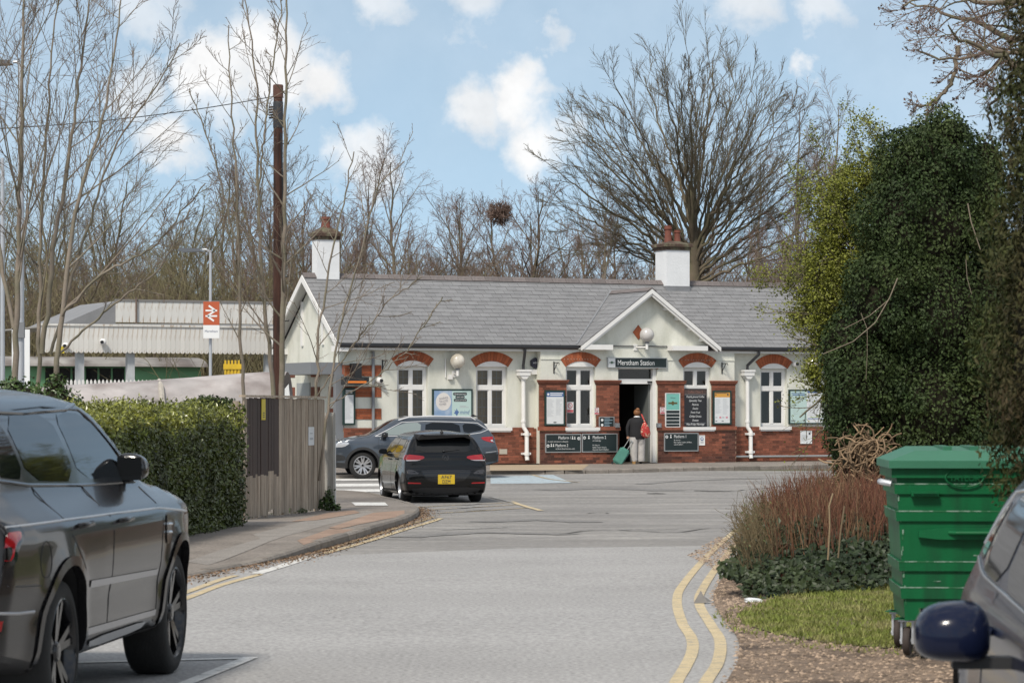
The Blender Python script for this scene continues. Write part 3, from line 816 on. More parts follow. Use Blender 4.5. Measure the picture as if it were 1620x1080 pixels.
# ridge tiles
rt = MB(); rt.prism([(-.5, -.14), (0, 0), (.5, -.14), (.42, -.17), (0, -.035), (-.42, -.17)], 'x', -.5, .5)
k, L = 0, .44
tf = []
u = RU0
while u < RU1:
    tf.append(Matrix.Translation((u + L / 2, SD / 2, RIDGE_Z + .085 + random.uniform(-.004, .004))) @ Matrix.Diagonal((L - .012, .34, 1, 1))); u += L
pieces(rf, 'ridge_tile', m_ridge, tf, rt)
# entrance gable roof
gs = (GZ - EAVE_Z) / GH
GE = GH + .17; GYF = PV - .34
zr_ = GZ + .12; ze_ = zr_ - GE * gs
yb = (zr_ - EAVE_Z) / slope + YE
ye_b = max((ze_ - EAVE_Z) / slope + YE, YE)
mb = MB()
for s in (-1, 1):
    mb.poly([(GU, GYF, zr_), (GU + s * GE, GYF, ze_), (GU + s * GE, ye_b + .1, ze_), (GU, yb + .1, zr_)])
mb.build('gable_deck', m_slate_under, rf)
tf = []
for s in (-1, 1):
    nn = Vector((s * gs, 0, 1)).normalized(); dd = Vector((-s, 0, gs)).normalized(); LL = GE * math.sqrt(1 + gs * gs); rows = round(LL / gauge); gg = LL / rows
    for row in range(rows):
        y = GYF + (0 if row % 2 else -SW / 2)
        while y < yb:
            e = Vector((GU + s * GE, 0, ze_)) + dd * (gg * (row + .52)) + nn * (.012 + random.uniform(0, .004))
            ymax = (e.z - EAVE_Z) / slope + YE + .02
            a, b = max(y, GYF), min(y + SW - .006, ymax)
            if b - a > .04:
                rot = Matrix.Rotation(-s * (math.atan(gs) - .03) * -1 if False else s * (math.atan(gs) - .03), 4, 'Y')
                tf.append(Matrix.Translation((e.x, (a + b) / 2, e.z)) @ rot @ Matrix.Diagonal((gg * 1.1, b - a, .009, 1)))
            y += SW
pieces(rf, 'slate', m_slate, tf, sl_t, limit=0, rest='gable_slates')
MB().prism([(GU - .16, zr_ - .06), (GU, zr_ + .05), (GU + .16, zr_ - .06), (GU, zr_ + .005)], 'y', GYF, yb + .1).build('gable_ridge', m_ridge, rf)
mb = MB()
for s in (-1, 1):
    mb.tube([(GU + s * GE, ye_b + .02, ze_ + .035), (GU, yb, zr_ + .02)], .045, 6)
mb.build('valley_flashing', m_lead, rf)
# barge boards of the entrance gable with returns, soffit
def barge(parent, apex, ends, y0, y1, h, name='barge_board'):
    mb = MB()
    for (ue, ze) in ends:
        (ua, za) = apex
        mb.prism([(ua, za), (ue, ze), (ue, ze - h), (ua, za - h)] if ue < ua else [(ua, za), (ua, za - h), (ue, ze - h), (ue, ze)], 'y', y0, y1)
    return mb
mb = barge(rf, (GU, zr_ - .005), ((GU - GE, ze_ - .005), (GU + GE, ze_ - .005)), GYF - .02, GYF + .05, .125)
for (ue, ze) in ((GU - GE, ze_ - .05), (GU + GE, ze_ - .05)):
    pass
mb.build('barge_board', m_wwood, rf)
mb = barge(rf, (GU, zr_ - .12), ((GU - GE + .1, ze_ - .06), (GU + GE - .1, ze_ - .06)), GYF + .02, GYF + .10, .08)
mb.build('barge_moulding', m_wwood, rf)
mb = MB()
for s in (-1, 1):
    mb.quad((GU, GYF + .05, zr_ - .09), (GU + s * GE, GYF + .05, ze_ - .09), (GU + s * GE, PV + .03, ze_ - .09), (GU, PV + .03, zr_ - .09))
mb.build('gable_soffit', mat('soffit_white', (.62, .62, .60), .6), rf)
mb = MB()
tq = [.25, .42, .6, .78]
for t in tq:
    for s in (-1, 1):
        uc, zc = GU + s * GE * t, zr_ - .10 - GE * t * gs
        MB().box(uc - .05, uc + .05, GYF + .1, PV, zc - .09, zc).build('purlin_end', m_wwood, rf)
e0 = rect(923, 969, 545, 553, PV - .3); e1 = rect(1063, 1119, 547, 554.5, PV - .3)
for e in (e0, e1): MB().box(e[0], e[1], PV - .34, PV, e[2], e[3]).build('eaves_return', m_wwood, rf)
# fascia, soffit, gutter along the main eaves
gl0, gl1 = su(567, -.4) - .2, e0[0]
mb = MB(); mg = MB()
for (a, b) in ((RU0 + .05, e0[0]), (e1[1], RU1)):
    mb.box(a, b, YE + .03, YE + .06, EAVE_Z - .17, EAVE_Z - .02); mb.box(a, b, YE + .06, .0, EAVE_Z - .16, EAVE_Z - .13)
    n = 8; A = [math.pi * k / n for k in range(n + 1)]
    prof = [(YE - .03 + .065 * math.cos(t), EAVE_Z - .035 - .075 * math.sin(t)) for t in A] + [(YE - .03 - .065, EAVE_Z + .0), (YE + .035, EAVE_Z + .0)]
    mg.prism(prof, 'x', a - .02, b)
mb.build('fascia', m_wwood, rf); mg.build('gutter', m_gutter, rf)
# left gable end: barge boards and framing
mb = MB()
for (y0, y1) in ((SD / 2, YE - .03), (SD / 2, SD + OV + .03)):
    z1 = EAVE_Z - .02
    pts = [(y0, RIDGE_Z + .01), (y1, z1), (y1, z1 - .2), (y0, RIDGE_Z - .19)]
    mb.prism(pts if y1 > y0 else pts[::-1], 'x', RU0 - .03, RU0 + .02)
mb.box(RU0 - .01, SU0, YE - .02, YE + .5, EAVE_Z - .22, EAVE_Z - .06); mb.box(RU0 - .01, SU0, SD - .4, SD + OV, EAVE_Z - .22, EAVE_Z - .06)
mb.box(SU0 - .05, SU0, 1.55, 1.68, EAVE_Z, 4.75); mb.box(SU0 - .05, SU0, 3.2, 3.33, EAVE_Z, 4.75)
mb.build('barge_board', m_wwood, rf)
mb = MB(); mb.quad((RU0, SD / 2, RIDGE_Z - .06), (SU0, SD / 2, RIDGE_Z - .06), (SU0, YE, EAVE_Z - .06), (RU0, YE, EAVE_Z - .06)); mb.quad((RU0, SD / 2, RIDGE_Z - .06), (SU0, SD / 2, RIDGE_Z - .06), (SU0, SD + OV, EAVE_Z - .06), (RU0, SD + OV, EAVE_Z - .06)); mb.build('verge_soffit', MATS['soffit_white'], rf)
# chimneys
def chimney(px0, px1, ptop, pcap, pots, dep):
    v = SD / 2
    a, b = su(px0, v - dep / 2), su(px1, v - dep / 2)
    zt_ = sz((px0 + px1) / 2, pcap, v); zc = sz((px0 + px1) / 2, ptop, v)
    c = link('chimney', None, rf)
    w = (b - a)
    MB().box(a, b, v - dep / 2, v + dep / 2, RIDGE_Z - .6, zt_).build('stack', m_chim, c)
    cap = MB()
    cap.box(a - .03, b + .03, v - dep / 2 - .03, v + dep / 2 + .03, zt_, zt_ + .10).box(a - .09, b + .09, v - dep / 2 - .09, v + dep / 2 + .09, zt_ + .10, zt_ + .18)
    vs = [(a - .09, v - dep / 2 - .09, zt_ + .18), (b + .09, v - dep / 2 - .09, zt_ + .18), (b + .09, v + dep / 2 + .09, zt_ + .18), (a - .09, v + dep / 2 + .09, zt_ + .18),
          (a + w * .3, v - .12, zc), (b - w * .3, v - .12, zc), (b - w * .3, v + .12, zc), (a + w * .3, v + .12, zc)]
    cap.add(vs, [(0, 1, 5, 4), (1, 2, 6, 5), (2, 3, 7, 6), (3, 0, 4, 7), (4, 5, 6, 7)]); cap.build('crown', m_chimcap, c)
    MB().box(a - .02, b + .02, v - dep / 2 - .02, v - dep / 2 + .3, RIDGE_Z - .35, RIDGE_Z - .1).build('flashing', m_lead, c)
    for (pxc, ptp, r) in pots:
        u = su(pxc, v); z1 = sz(pxc, ptp, v); h = z1 - zc
        MB().lathe([(r * 1.05, -.12), (r * 1.05, .03), (r * .95, .05), (r * .88, h * .72), (r * 1.08, h * .76), (r * 1.08, h * .84), (r * .95, h * .87), (r * .95, h), (r * .7, h), (r * .7, h - .1)], 16).build('pot', m_terra, c, (u, v, zc), smooth=40)
chimney(502, 537, 360, 380, [(515.5, 343, .135)], .42)
chimney(1055, 1091, 382, 397, [(1057, 357, .115), (1071.5, 364, .10)], .74)
# flush moulding line over the entrance
MB().box(PU0, PU1, PV - .02, PV, 3.07, 3.10).build('string_course', m_render, ST)
MB().box(PU0 - .0, PU0 + .001, PV, 0, 0, 0.01).build('corner_bead', m_render, ST) if False else None
# terracotta diamond
a, b, c, d = rect(1001, 1018, 514, 537, PV); uc, zc = (a + b) / 2, (c + d) / 2
MB().prism([(a, zc), (uc, c), (b, zc), (uc, d)], 'y', PV - .02, PV + .01).build('diamond_tile', m_brick_o, ST)
# downpipes
def downpipe(px, pxt):
    dp = link('downpipe', None, ST)
    u = su(px, -.12); ut = su(pxt, -.3)
    zh = sz(px, 596, -.12); zo = sz(px, 676, -.12)
    MB().tube([(ut, YE - .03, EAVE_Z - .08), (ut, YE - .02, EAVE_Z - .2), (u, -.12, zh + .34), (u, -.12, zh + .1)], .045, 8).build('swan_neck', m_gutter, dp, smooth=40)
    h = MB(); h.box(u - .17, u + .17, -.25, -.005, zh + .04, zh + .15); h.box(u - .19, u + .19, -.27, -.005, zh + .15, zh + .21)
    h.prism([(u - .15, zh + .04), (u - .06, zh - .06), (u + .06, zh - .06), (u + .15, zh + .04)], 'y', -.23, -.005); h.build('hopper', m_wwood, dp)
    MB().tube([(u, -.12, zh), (u, -.12, zo + .03), (u + .03, -.14, zo - .04), (u + .08, -.17, zo - .12), (u + .085, -.17, .3), (u + .085, -.2, .18)], .062, 10).build('pipe', m_wwood, dp, smooth=40)
    for z in (zo - .22, .34): MB().box(u - .04, u + .21, -.19, -.03, z, z + .06).lathe([(.08, 0), (.08, .09)], 12, Matrix.Translation((u + .085, -.17, z - .02))).build('bracket', m_wwood, dp)
    for z in (zo + .15, zh - .1): MB().lathe([(.075, 0), (.075, .06)], 12, Matrix.Translation((u, -.12, z))).build('pipe_collar', m_wwood, dp)
downpipe(828, 829); downpipe(1182.5, 1199)
MB().tube([(su(590.5, -.06), -.06, EAVE_Z - .2), (su(590.5, -.06), -.06, 1.0), (su(590.5, -.06), -.10, .9), (su(590.5, -.06), -.10, .1)], .045, 8).build('conduit', m_grey_paint, ST, smooth=40)
a, b, c, d = rect(1139, 1345, 716, 723, -.16)
MB().tube([(a, -.08, c + .15), (a + .02, -.16, c + .1), (a + .15, -.16, c + .03), (b + 1.5, -.16, c + .03)], .035, 8).build('wall_pipe', m_alu, ST, smooth=40)
a, b, c, d = rect(790, 802, 710, 718, -.04); MB().box(a, b, -.055, -.03, c, d).build('air_brick', mat('cream_airbrick', (.45, .42, .35), .8), ST)
# left end details: flat grey porch canopy, grey box trunking, posts
MB().box(SU0 - .95, SU0 + .05, .15, 2.9, 2.62, 2.95).build('porch_canopy', m_grey_paint, ST)
MB().box(SU0 - .25, SU0 - .02, .02, .22, .1, 2.62).box(SU0 - .32, SU0 - .02, -.02, .28, .1, 1.0).build('trunking', m_grey_paint, ST)
MB().box(SU0 - .9, SU0 - .8, 2.3, 2.4, .1, 2.62).build('porch_post', m_grey_paint, ST)
MB().box(SU0 - .03, SU0, 2.65, 3.7, .1, 2.4).build('side_door', mat('side_door_grey', (.32, .34, .34), .5), ST)

# ------------------------------------------------------------------ things fixed to the station
def panel(name, label, cat, box, v, frame_m, face_m, fw=.025, dep=.04, group=None):
    a, b, c, d = box
    o = on_station(name, label, cat, (a + b) / 2, v, c, group)
    w, h = (b - a) / 2, d - c
    MB().box(-w, w, -dep, 0, 0, fw).box(-w, w, -dep, 0, h - fw, h).box(-w, -w + fw, -dep, 0, fw, h - fw).box(w - fw, w, -dep, 0, fw, h - fw).build('frame', frame_m, o)
    MB().box(-w + fw, w - fw, -dep + .01, 0, fw, h - fw).build('face', face_m, o)
    return o, w, h
def inks(o, rows, y, m, name='print'):
    mb = MB()
    for (x0, x1, z0, z1) in rows: mb.quad((x0, y, z0), (x1, y, z0), (x1, y, z1), (x0, y, z1))
    return mb.build(name, m, o)
YT = -.0335
# station name board
o, w, h = panel('station_sign', 'dark station name board reading Merstham Station above the entrance', 'sign', rect(960, 1054, 565.5, 582, PV), PV, m_alu, m_sign_dk, .022, .06)
MB().box(-w + .022, -w + .25, -.054, -.05, .022, h - .022).build('logo_panel', m_sign_wh, o)
MB().prism([(-w + .055, h * .47), (-w + .10, h * .47), (-w + .137, h * .36), (-w + .17, h * .47), (-w + .22, h * .47), (-w + .22, h * .55), (-w + .17, h * .55), (-w + .137, h * .66), (-w + .10, h * .55), (-w + .055, h * .55)], 'y', -.057, -.054).build('logo', mat('logo_green', (.03, .09, .045), .6), o)
lettering('Merstham Station', .21, m_sign_wh, o, (-w + .32, -.0525, .085), width=1.20)
def arrow(parent, x, z, r, ang, y=-.034):
    MB().prism([(x + r * math.cos(t), z + r * math.sin(t)) for t in [2 * math.pi * k / 16 for k in range(16)]], 'y', y - .002, y + .003).build('arrow_disc', m_sign_wh, parent)
    M = Matrix.Translation((x, y - .003, z)) @ Matrix.Rotation(-ang, 4, 'Y')
    MB().prism([(-.7 * r, .13 * r), (.1 * r, .13 * r), (-.15 * r, .5 * r), (.15 * r, .55 * r), (.7 * r, 0), (.15 * r, -.55 * r), (-.15 * r, -.5 * r), (.1 * r, -.13 * r), (-.7 * r, -.13 * r)], 'y', -.001, .001, M).build('arrow', m_sign_dk, parent)
def picto(parent, x, z, s, y=-.034):
    MB().prism([(x + .2 * s * math.cos(t), z + .8 * s + .18 * s * math.sin(t)) for t in [2 * math.pi * k / 10 for k in range(10)]], 'y', y, y + .004).prism([(x - .28 * s, z), (x - .1 * s, z + .55 * s), (x + .1 * s, z + .55 * s), (x + .3 * s, z)], 'y', y, y + .004).build('pictogram', m_sign_wh, parent)
VB = VP - .008
o, w, h = panel('direction_board', 'dark board for Platform 1 and Platform 2 with two round arrows', 'sign', rect(862, 918.5, 686, 715.5, VB), VB, m_alu, m_sign_dk)
lettering('Platform 1', .118, m_sign_wh, o, (-.16, YT, h * .72), width=.40); picto(o, .30, h * .71, .09); picto(o, .37, h * .71, .08); arrow(o, w - .075, h * .75, .045, 0)
lettering('via main entrance or side gate', .055, m_sign_wh, o, (-w + .07, YT, h * .56), width=.66)
arrow(o, -w + .085, h * .36, .045, math.pi); picto(o, -w + .19, h * .32, .09); picto(o, -w + .26, h * .32, .08)
lettering('Platform 2', .118, m_sign_wh, o, (-w + .32, YT, h * .31), width=.40); lettering('via Brook Road entrance only', .055, m_sign_wh, o, (-w + .32, YT, h * .17), width=.62)
o, w, h = panel('direction_board', 'dark board for Platform 2 via footbridge, beside the suitcase', 'sign', rect(920, 976, 685.5, 715, VB), VB, m_alu, m_sign_dk)
arrow(o, -w + .08, h * .78, .045, math.pi); picto(o, -w + .22, h * .72, .1); lettering('Platform 2', .125, m_sign_wh, o, (-w + .34, YT, h * .72), width=.43)
for k, (tx, wd) in enumerate((('via footbridge', .27), (None, 0), ('for trains to', .23), ('Redhill, Gatwick Airport,', .45), ('Haywards Heath & Brighton', .52))):
    if tx: lettering(tx, .055, m_sign_wh, o, (-w + .34, YT, h * (.59 - .12 * k)), width=wd)
o, w, h = panel('direction_board', 'dark board for Platform 1 to the other side of the doorway', 'sign', rect(1050, 1104, 684.5, 713.5, VB), VB, m_alu, m_sign_dk)
arrow(o, -w + .085, h * .79, .045, math.pi / 2); picto(o, -w + .22, h * .73, .1); lettering('Platform 1', .125, m_sign_wh, o, (-w + .32, YT, h * .73), width=.40)
for k, (tx, wd) in enumerate((('for trains to', .22), ('East Croydon, London, St Albans,', .60), ('Luton & Bedford', .30))):
    lettering(tx, .055, m_sign_wh, o, (-w + .32, YT, h * (.58 - .12 * k)), width=wd)
# posters
def textlines(w, z0, z1, n, seed, x0=None, x1=None, th=.35):
    r = random.Random(seed); out = []
    for k in range(n):
        z = z1 - (z1 - z0) * (k + .5) / n; hh = (z1 - z0) / n * th
        a = x0 if x0 is not None else -w + .06; b = (x1 if x1 is not None else w - .06)
        out.append((a, a + (b - a) * r.uniform(.55, 1), z - hh / 2, z + hh / 2))
    return out
o, w, h = panel('information_poster', 'tall poster with blue heading on the brick pier by the sash window', 'poster', rect(861, 893, 617, 673, VB), VB, m_poster_gr, m_paper, .05, .05)
inks(o, [(-w + .05, w - .05, h - .19, h - .05)], -.0415, m_pblue, 'heading'); inks(o, [(-w + .17, w - .07, h - .10, h - .075), (-w + .17, w - .1, h - .155, h - .125)], -.0425, m_sign_wh)
MB().prism([(-w + .11 + .035 * math.cos(t), h - .12 + .035 * math.sin(t)) for t in [2 * math.pi * k / 12 for k in range(12)]], 'y', -.0425, -.0415).build('emblem', m_sign_wh, o)
inks(o, textlines(w, .25, h - .25, 16, 1, -w + .08, -.02, .25) + textlines(w, .3, h - .25, 14, 2, .03, w - .08, .25), -.0415, m_ink)
inks(o, [(-.06, .06, .085, .10), (-.03, .03, .075, .11)], -.0415, m_inkd, 'logo')
o, w, h = panel('information_poster', 'tall poster with orange heading on the brick pier by the chalkboard', 'poster', rect(1127, 1156, 617.5, 671.5, VB), VB, m_poster_gr, m_paper, .05, .05)
inks(o, [(-w + .05, w - .05, h - .2, h - .05)], -.0415, m_orange, 'heading'); inks(o, [(-w + .07, w - .16, h - .09, h - .07), (-w + .07, -w + .12, h - .14, h - .12), (w - .14, w - .1, h - .15, h - .08)], -.0425, m_inkd)
inks(o, textlines(w, .33, h - .24, 14, 3, -w + .08, -.02, .22) + textlines(w, .3, h - .24, 14, 4, .02, w - .08, .22), -.0415, m_ink)
inks(o, [(-w + .08, -w + .15, .20, .23), (.0, .07, .20, .23)], -.0415, m_ink); inks(o, [(-.1, -.03, .19, .24), (.12, .19, .19, .24)], -.0415, mat('pink_ink', (.6, .25, .3), .7)); inks(o, [(-.02, .05, .10, .12), (-w + .08, -w + .14, .10, .12)], -.0415, m_inkd)
o, w, h = panel('advertising_poster', 'wide poster with round balloon and Mind charity panel in green frame', 'poster', rect(683, 746.6, 615, 668, 0), 0, m_poster_gr, m_mint, .045, .06)
MB().quad((-w + .045, -.0515, .045), (-.02, -.0515, .045), (-.02, -.0515, h - .045), (-w + .045, -.0515, h - .045)).build('sky_picture', m_skyblue, o)
bx, bz = -w + .34, h - .36
MB().prism([(bx + .235 * math.cos(t), bz + .25 * math.sin(t)) for t in [2 * math.pi * k / 28 for k in range(28)]], 'y', -.054, -.0516).build('balloon', mat('balloon_cream', (.66, .63, .60), .6, var=.08, vscale=4), o)
for k, tx in enumerate(('SAVINGS', 'TOO GOOD', 'TO MISS')):
    lettering(tx, .085, mat('balloon_print', (.11, .11, .16), .6), o, (bx - .13, -.0555, bz + .045 - .085 * k), rot=(R(90), R(-9), 0), width=.27 if k < 2 else .22)
for k, (tx, wd) in enumerate((('Great journeys', .36), ('start with', .22), ('peace of mind', .34))):
    zz = h - .16 - .09 * k; x0 = .05 + (.07 if k == 1 else .02 * (k > 1))
    MB().prism([(x0 - .02 + .0, zz - .02), (x0 + wd + .02, zz - .02), (x0 + wd + .035, zz + .02), (x0 + wd + .02, zz + .06), (x0 - .02, zz + .06), (x0 - .035, zz + .02)], 'y', -.053, -.0505).build('slogan_bar', m_sign_dk, o)
    lettering(tx, .065, m_sign_wh, o, (x0, -.0540, zz), width=wd)
lettering('mind', .17, m_pblue, o, (.22, -.0525, .24), width=.30, shear=.25)
MB().prism([(.04, .27), (.10, .23), (.13, .18), (.16, .24), (.2, .3), (.16, .33), (.12, .40), (.11, .32), (.06, .36), (.08, .30)], 'y', -.053, -.0505).build('charity_mark', m_pblue, o)
inks(o, [(.22, .42, .46, .475), (.22, .50, .425, .44)], -.0515, m_ink)
o, w, h = panel('map_poster', 'pale green and white travel poster in a dark frame beside the shrub', 'poster', rect(1247, 1303, 616, 670.5, 0), 0, m_poster_gr, m_mint, .04, .06)
MB().quad((.0, -.0515, .04), (w - .04, -.0515, .04), (w - .04, -.0515, h - .04), (.0, -.0515, h - .04)).build('right_sheet', m_paper, o)
inks(o, [(-w + .08, -.08, h - .13, h - .105), (-w + .12, -.06, h - .18, h - .155), (.02, w - .05, h - .10, h - .05)], -.053, m_pblue)
inks(o, [(-w + .16, -w + .165, .3, .65), (-w + .165, -w + .3, .3, .305), (-w + .3, -w + .305, .3, .74), (-w + .2, -w + .205, .25, .5)] + textlines(w, .25, h - .2, 12, 9, .05, w - .08, .2), -.053, m_ink)
inks(o, [(.03, w - .06, .15, .175)], -.053, m_pblue); inks(o, [(.1, w - .06, .2, .215)], -.0531, mat('lime_ink', (.3, .45, .08), .7)); inks(o, [(-w + .07, -w + .22, .09, .115), (-.14, -.04, .09, .115)], -.053, m_inkd)
o, w, h = panel('timetable_case', 'narrow green timetable case on the striped brick corner', 'notice board', rect(541.6, 561, 613, 672, -.02), -.02, m_poster_gr, m_paper, .05, .06)
inks(o, [(-w + .05, w - .05, h - .2, h - .05)], -.0515, m_poster_gr, 'heading'); inks(o, [(-w + .08, w - .07, h - .1, h - .07), (-w + .08, w - .09, h - .155, h - .125)], -.0525, m_sign_wh); inks(o, textlines(w, .15, h - .25, 22, 5, -w + .07, w - .07, .25), -.0515, m_ink)
# chalkboard menu
o, w, h = panel('menu_board', 'black menu board with white italic lettering hung in the window bay', 'sign', rect(1081, 1117.5, 614.5, 675, PV - .02), PV - .02, m_black, mat('menu_black', (.018, .018, .022), .5), .015, .03)
YM = -.0225
inks(o, [(-w + .015, w - .015, h - .17, h - .03)], -.0212, mat('menu_brown', (.07, .045, .04), .6), 'heading')
lettering('Coffee Class 2', .10, mat('menu_title', (.26, .13, .10), .6), o, (0, YM, h - .13), width=.50, align='CENTER')
for k, (tx, wd) in enumerate((('Freshly ground Coffee', .60), ('Speciality Teas', .42), ('Pastries', .23), ('Snacks', .19), ('Fresh Fruit', .32), ('Chilled Drinks', .40), ('Sweets', .21), ('Mon-Friday Mornings', .60))):
    lettering(tx, .088, m_sign_wh, o, (0, YM, h - .265 - .1155 * k), width=wd, align='CENTER', shear=.35)
inks(o, [(-w + .03, w - .03, .115, .119), (-w + .03, w - .03, h - .178, h - .172)], -.0215, m_ink)
# teal totem panel
o, w, h = panel('operator_panel', 'teal and black operator information panel to one side of the doorway', 'sign', rect(1052, 1075, 621.5, 675.5, VB), VB, m_sign_wh, m_sign_dk, .018, .045)
MB().quad((-w + .018, -.0365, h * .50), (w - .018, -.0365, h * .50), (w - .018, -.0365, h - .018), (-w + .018, -.0365, h - .018)).build('teal_face', m_teal, o)
for k in range(5): inks(o, [(-w + .018, w - .018, h * (.49 - .1 * k), h * (.505 - .1 * k))], -.0372, m_sign_wh)
MB().prism([(-.15, h * .68), (-.05, h * .68), (0, h * .64), (.05, h * .68), (.15, h * .68), (.15, h * .73), (.05, h * .73), (0, h * .77), (-.05, h * .73), (-.15, h * .73)], 'y', -.040, -.0366).build('logo', mat('logo_bronze', (.10, .08, .025), .6), o)
lettering('Welcome', .06, m_inkd, o, (0, -.038, h * .84), width=.16, align='CENTER')
# small signs
def nosmoke(label, box, v):
    o, w, h = panel('no_smoking_sign', label, 'sign', box, v, m_sign_wh, m_sign_wh, .008, .012)
    zc, r = h * .66, min(w, h) * .72
    MB().prism([(r * math.cos(t), zc + r * math.sin(t)) for t in [2 * math.pi * k / 18 for k in range(18)]], 'y', -.0145, -.0125).build('red_ring', m_red, o)
    MB().prism([(.72 * r * math.cos(t), zc + .72 * r * math.sin(t)) for t in [2 * math.pi * k / 18 for k in range(18)]], 'y', -.0155, -.0146).build('ring_centre', m_sign_wh, o)
    MB().box(-.6 * r, .6 * r, -.0175, -.0165, -.08 * r, .08 * r, Matrix.Translation((0, 0, zc)) @ Matrix.Rotation(R(45), 4, 'Y')).build('red_bar', m_red, o)
    MB().box(-.45 * r, .45 * r, -.0163, -.0157, -.09 * r, .06 * r, Matrix.Translation((0, 0, zc))).build('cigarette', m_inkd, o)
    inks(o, [(-w + .006, w - .006, .008, h * .28)], -.0131, m_red, 'caption')
nosmoke('small no smoking sign on the brick pier between sash window and doorway', rect(940, 947.2, 644.5, 655.5, VB), VB)
nosmoke('small no smoking sign on the pier next to the teal panel', rect(1044.2, 1051.4, 644, 654.5, VB), VB)
nosmoke('large no smoking sign in the sash window', rect(896.5, 907, 635.5, 652.5, PV + .14), PV + .14)
o, w, h = panel('help_sign', 'small dark information plate with two round symbols beside the doorway', 'sign', rect(947, 971, 659, 677, VB), VB, m_alu, m_sign_dk, .02, .04)
for z in (.72, .28): MB().prism([(-w + .1 + .04 * math.cos(t), h * z + .04 * math.sin(t)) for t in [2 * math.pi * k / 12 for k in range(12)]], 'y', -.0335, -.0305).build('symbol', m_sign_wh, o)
inks(o, textlines(w, .04, h - .03, 6, 8, -w + .17, w - .05, .4), -.0315, mat('pale_blue_ink', (.25, .35, .42), .7))
for px in (975.5, 1041.5):
    a, b, c, d = rect(px - 3.5, px + 3, 669, 676, VB)
    k = on_station('entry_box', 'small grey box fixed on the pier beside the %s' % ('information plate' if px < 1000 else 'teal panel'), 'switch box', (a + b) / 2, VB, c)
    MB().box(-(b - a) / 2, (b - a) / 2, -.08, 0, 0, d - c).build('case', m_grey_paint, k); MB().box(-.03, .03, -.084, -.08, .03, .09).build('lens', m_alu, k)
o, w, h = panel('notice', 'small white notice with blue ring emblem beside the Platform 1 board', 'sign', rect(1105.5, 1115, 688, 704, VB), VB, m_sign_wh, m_sign_wh, .008, .012)
MB().prism([(.05 * math.cos(t), h * .64 + .05 * math.sin(t)) for t in [2 * math.pi * k / 16 for k in range(16)]], 'y', -.0145, -.0125).build('ring', m_pblue, o)
MB().prism([(.03 * math.cos(t), h * .64 + .03 * math.sin(t)) for t in [2 * math.pi * k / 16 for k in range(16)]], 'y', -.0155, -.0146).build('ring_centre', m_sign_wh, o)
inks(o, [(-.05, .05, .08, .10)], -.0125, m_ink)
o, w, h = panel('notice', 'white notice on the red brick below the map poster', 'sign', rect(1266, 1284, 681, 701.5, VD - .01), VD - .01, m_sign_wh, m_paper, .01, .02)
inks(o, textlines(w, .08, h - .12, 7, 12, -w + .04, w - .1, .3), -.0125, m_ink); inks(o, [(w - .11, w - .05, h - .12, h - .05)], -.0126, m_inkd)
# globe lamps
m_globe = mat('smoked_globe', (.43, .39, .32), .12, coat=.5, var=.12, vscale=3, col2=(.60, .56, .49), c2scale=2.2)
m_globe_b = mat('milky_globe', (.50, .48, .46), .15, coat=.5, var=.12, vscale=3)
def globe(px, py, v, mb_, label, arm='down'):
    u, z = su(px, v - .28), sz(px, py, v - .28)
    o = on_station('globe_lamp', label, 'lamp', u, v, z)
    b = bmesh.new(); bmesh.ops.create_uvsphere(b, u_segments=24, v_segments=14, radius=.215); me = bpy.data.meshes.new('globe'); b.to_mesh(me); b.free(); me.materials.append(mb_); set_smooth(me)
    link('globe', me, o, (0, -.28, 0))
    MB().lathe([(.06, -.25), (.075, -.2), (.10, -.185)], 14).build('collar', m_globe if False else m_grey_paint, o, (0, -.28, 0), smooth=40)
    MB().tube([(0, -.28, -.2), (0, -.28, -.42)], .042, 10).build('stem', m_wwood, o, smooth=40)
    MB().tube([(0, -.28, -.36), (-.18, -.14, -.36), (-.24, 0, -.36)] if arm == 'side' else [(0, -.28, -.36), (0, 0, -.36)], .022, 8).box(-.3 if arm == 'side' else -.06, -.18 if arm == 'side' else .06, -.03, 0, -.45, -.27).build('wall_bracket', m_wwood, o)
    return o
globe(724, 571, 0, m_globe, 'amber tinted globe lamp on the wall between the barred windows')
globe(1023.5, 529.5, PV, m_globe_b, 'milky globe lamp under the entrance gable beside the diamond', 'side')
globe(1286.5, 575, 0, m_globe, 'amber tinted globe lamp above the map poster')
o = on_station('conduit_box', 'white conduit and junction box beside the amber globe lamp', 'junction box', su(704, 0), 0, sz(704, 597, 0))
MB().tube([(0, -.03, 0), (0, -.03, .55)], .02, 6).build('conduit', m_wwood, o); MB().box(.08, .2, -.09, 0, -.05, .09).build('box', m_wwood, o)
# cameras
def dome(px, py, v, label):
    o = on_station('security_camera', label, 'camera', su(px, v - .1), v, sz(px, py, v - .1))
    b = bmesh.new(); bmesh.ops.create_uvsphere(b, u_segments=16, v_segments=10, radius=.095); me = bpy.data.meshes.new('housing'); b.to_mesh(me); b.free(); me.materials.append(m_wwood); set_smooth(me)
    link('housing', me, o, (0, -.1, 0)); MB().lathe([(.055, 0), (.05, .05)], 14, Matrix.Rotation(R(90), 4, 'X')).build('lens', m_black, o, (.02, -.16, 0), smooth=40)
    MB().box(-.04, .04, -.04, 0, .02, .09).build('mount', m_wwood, o)
dome(574, 603, -.012, 'white dome camera on the striped brick corner by the timetable')
dome(600.5, 602, 0, 'white dome camera just past the grey conduit')
dome(1258, 575.5, 0, 'white dome camera beside the lamp over the map poster')
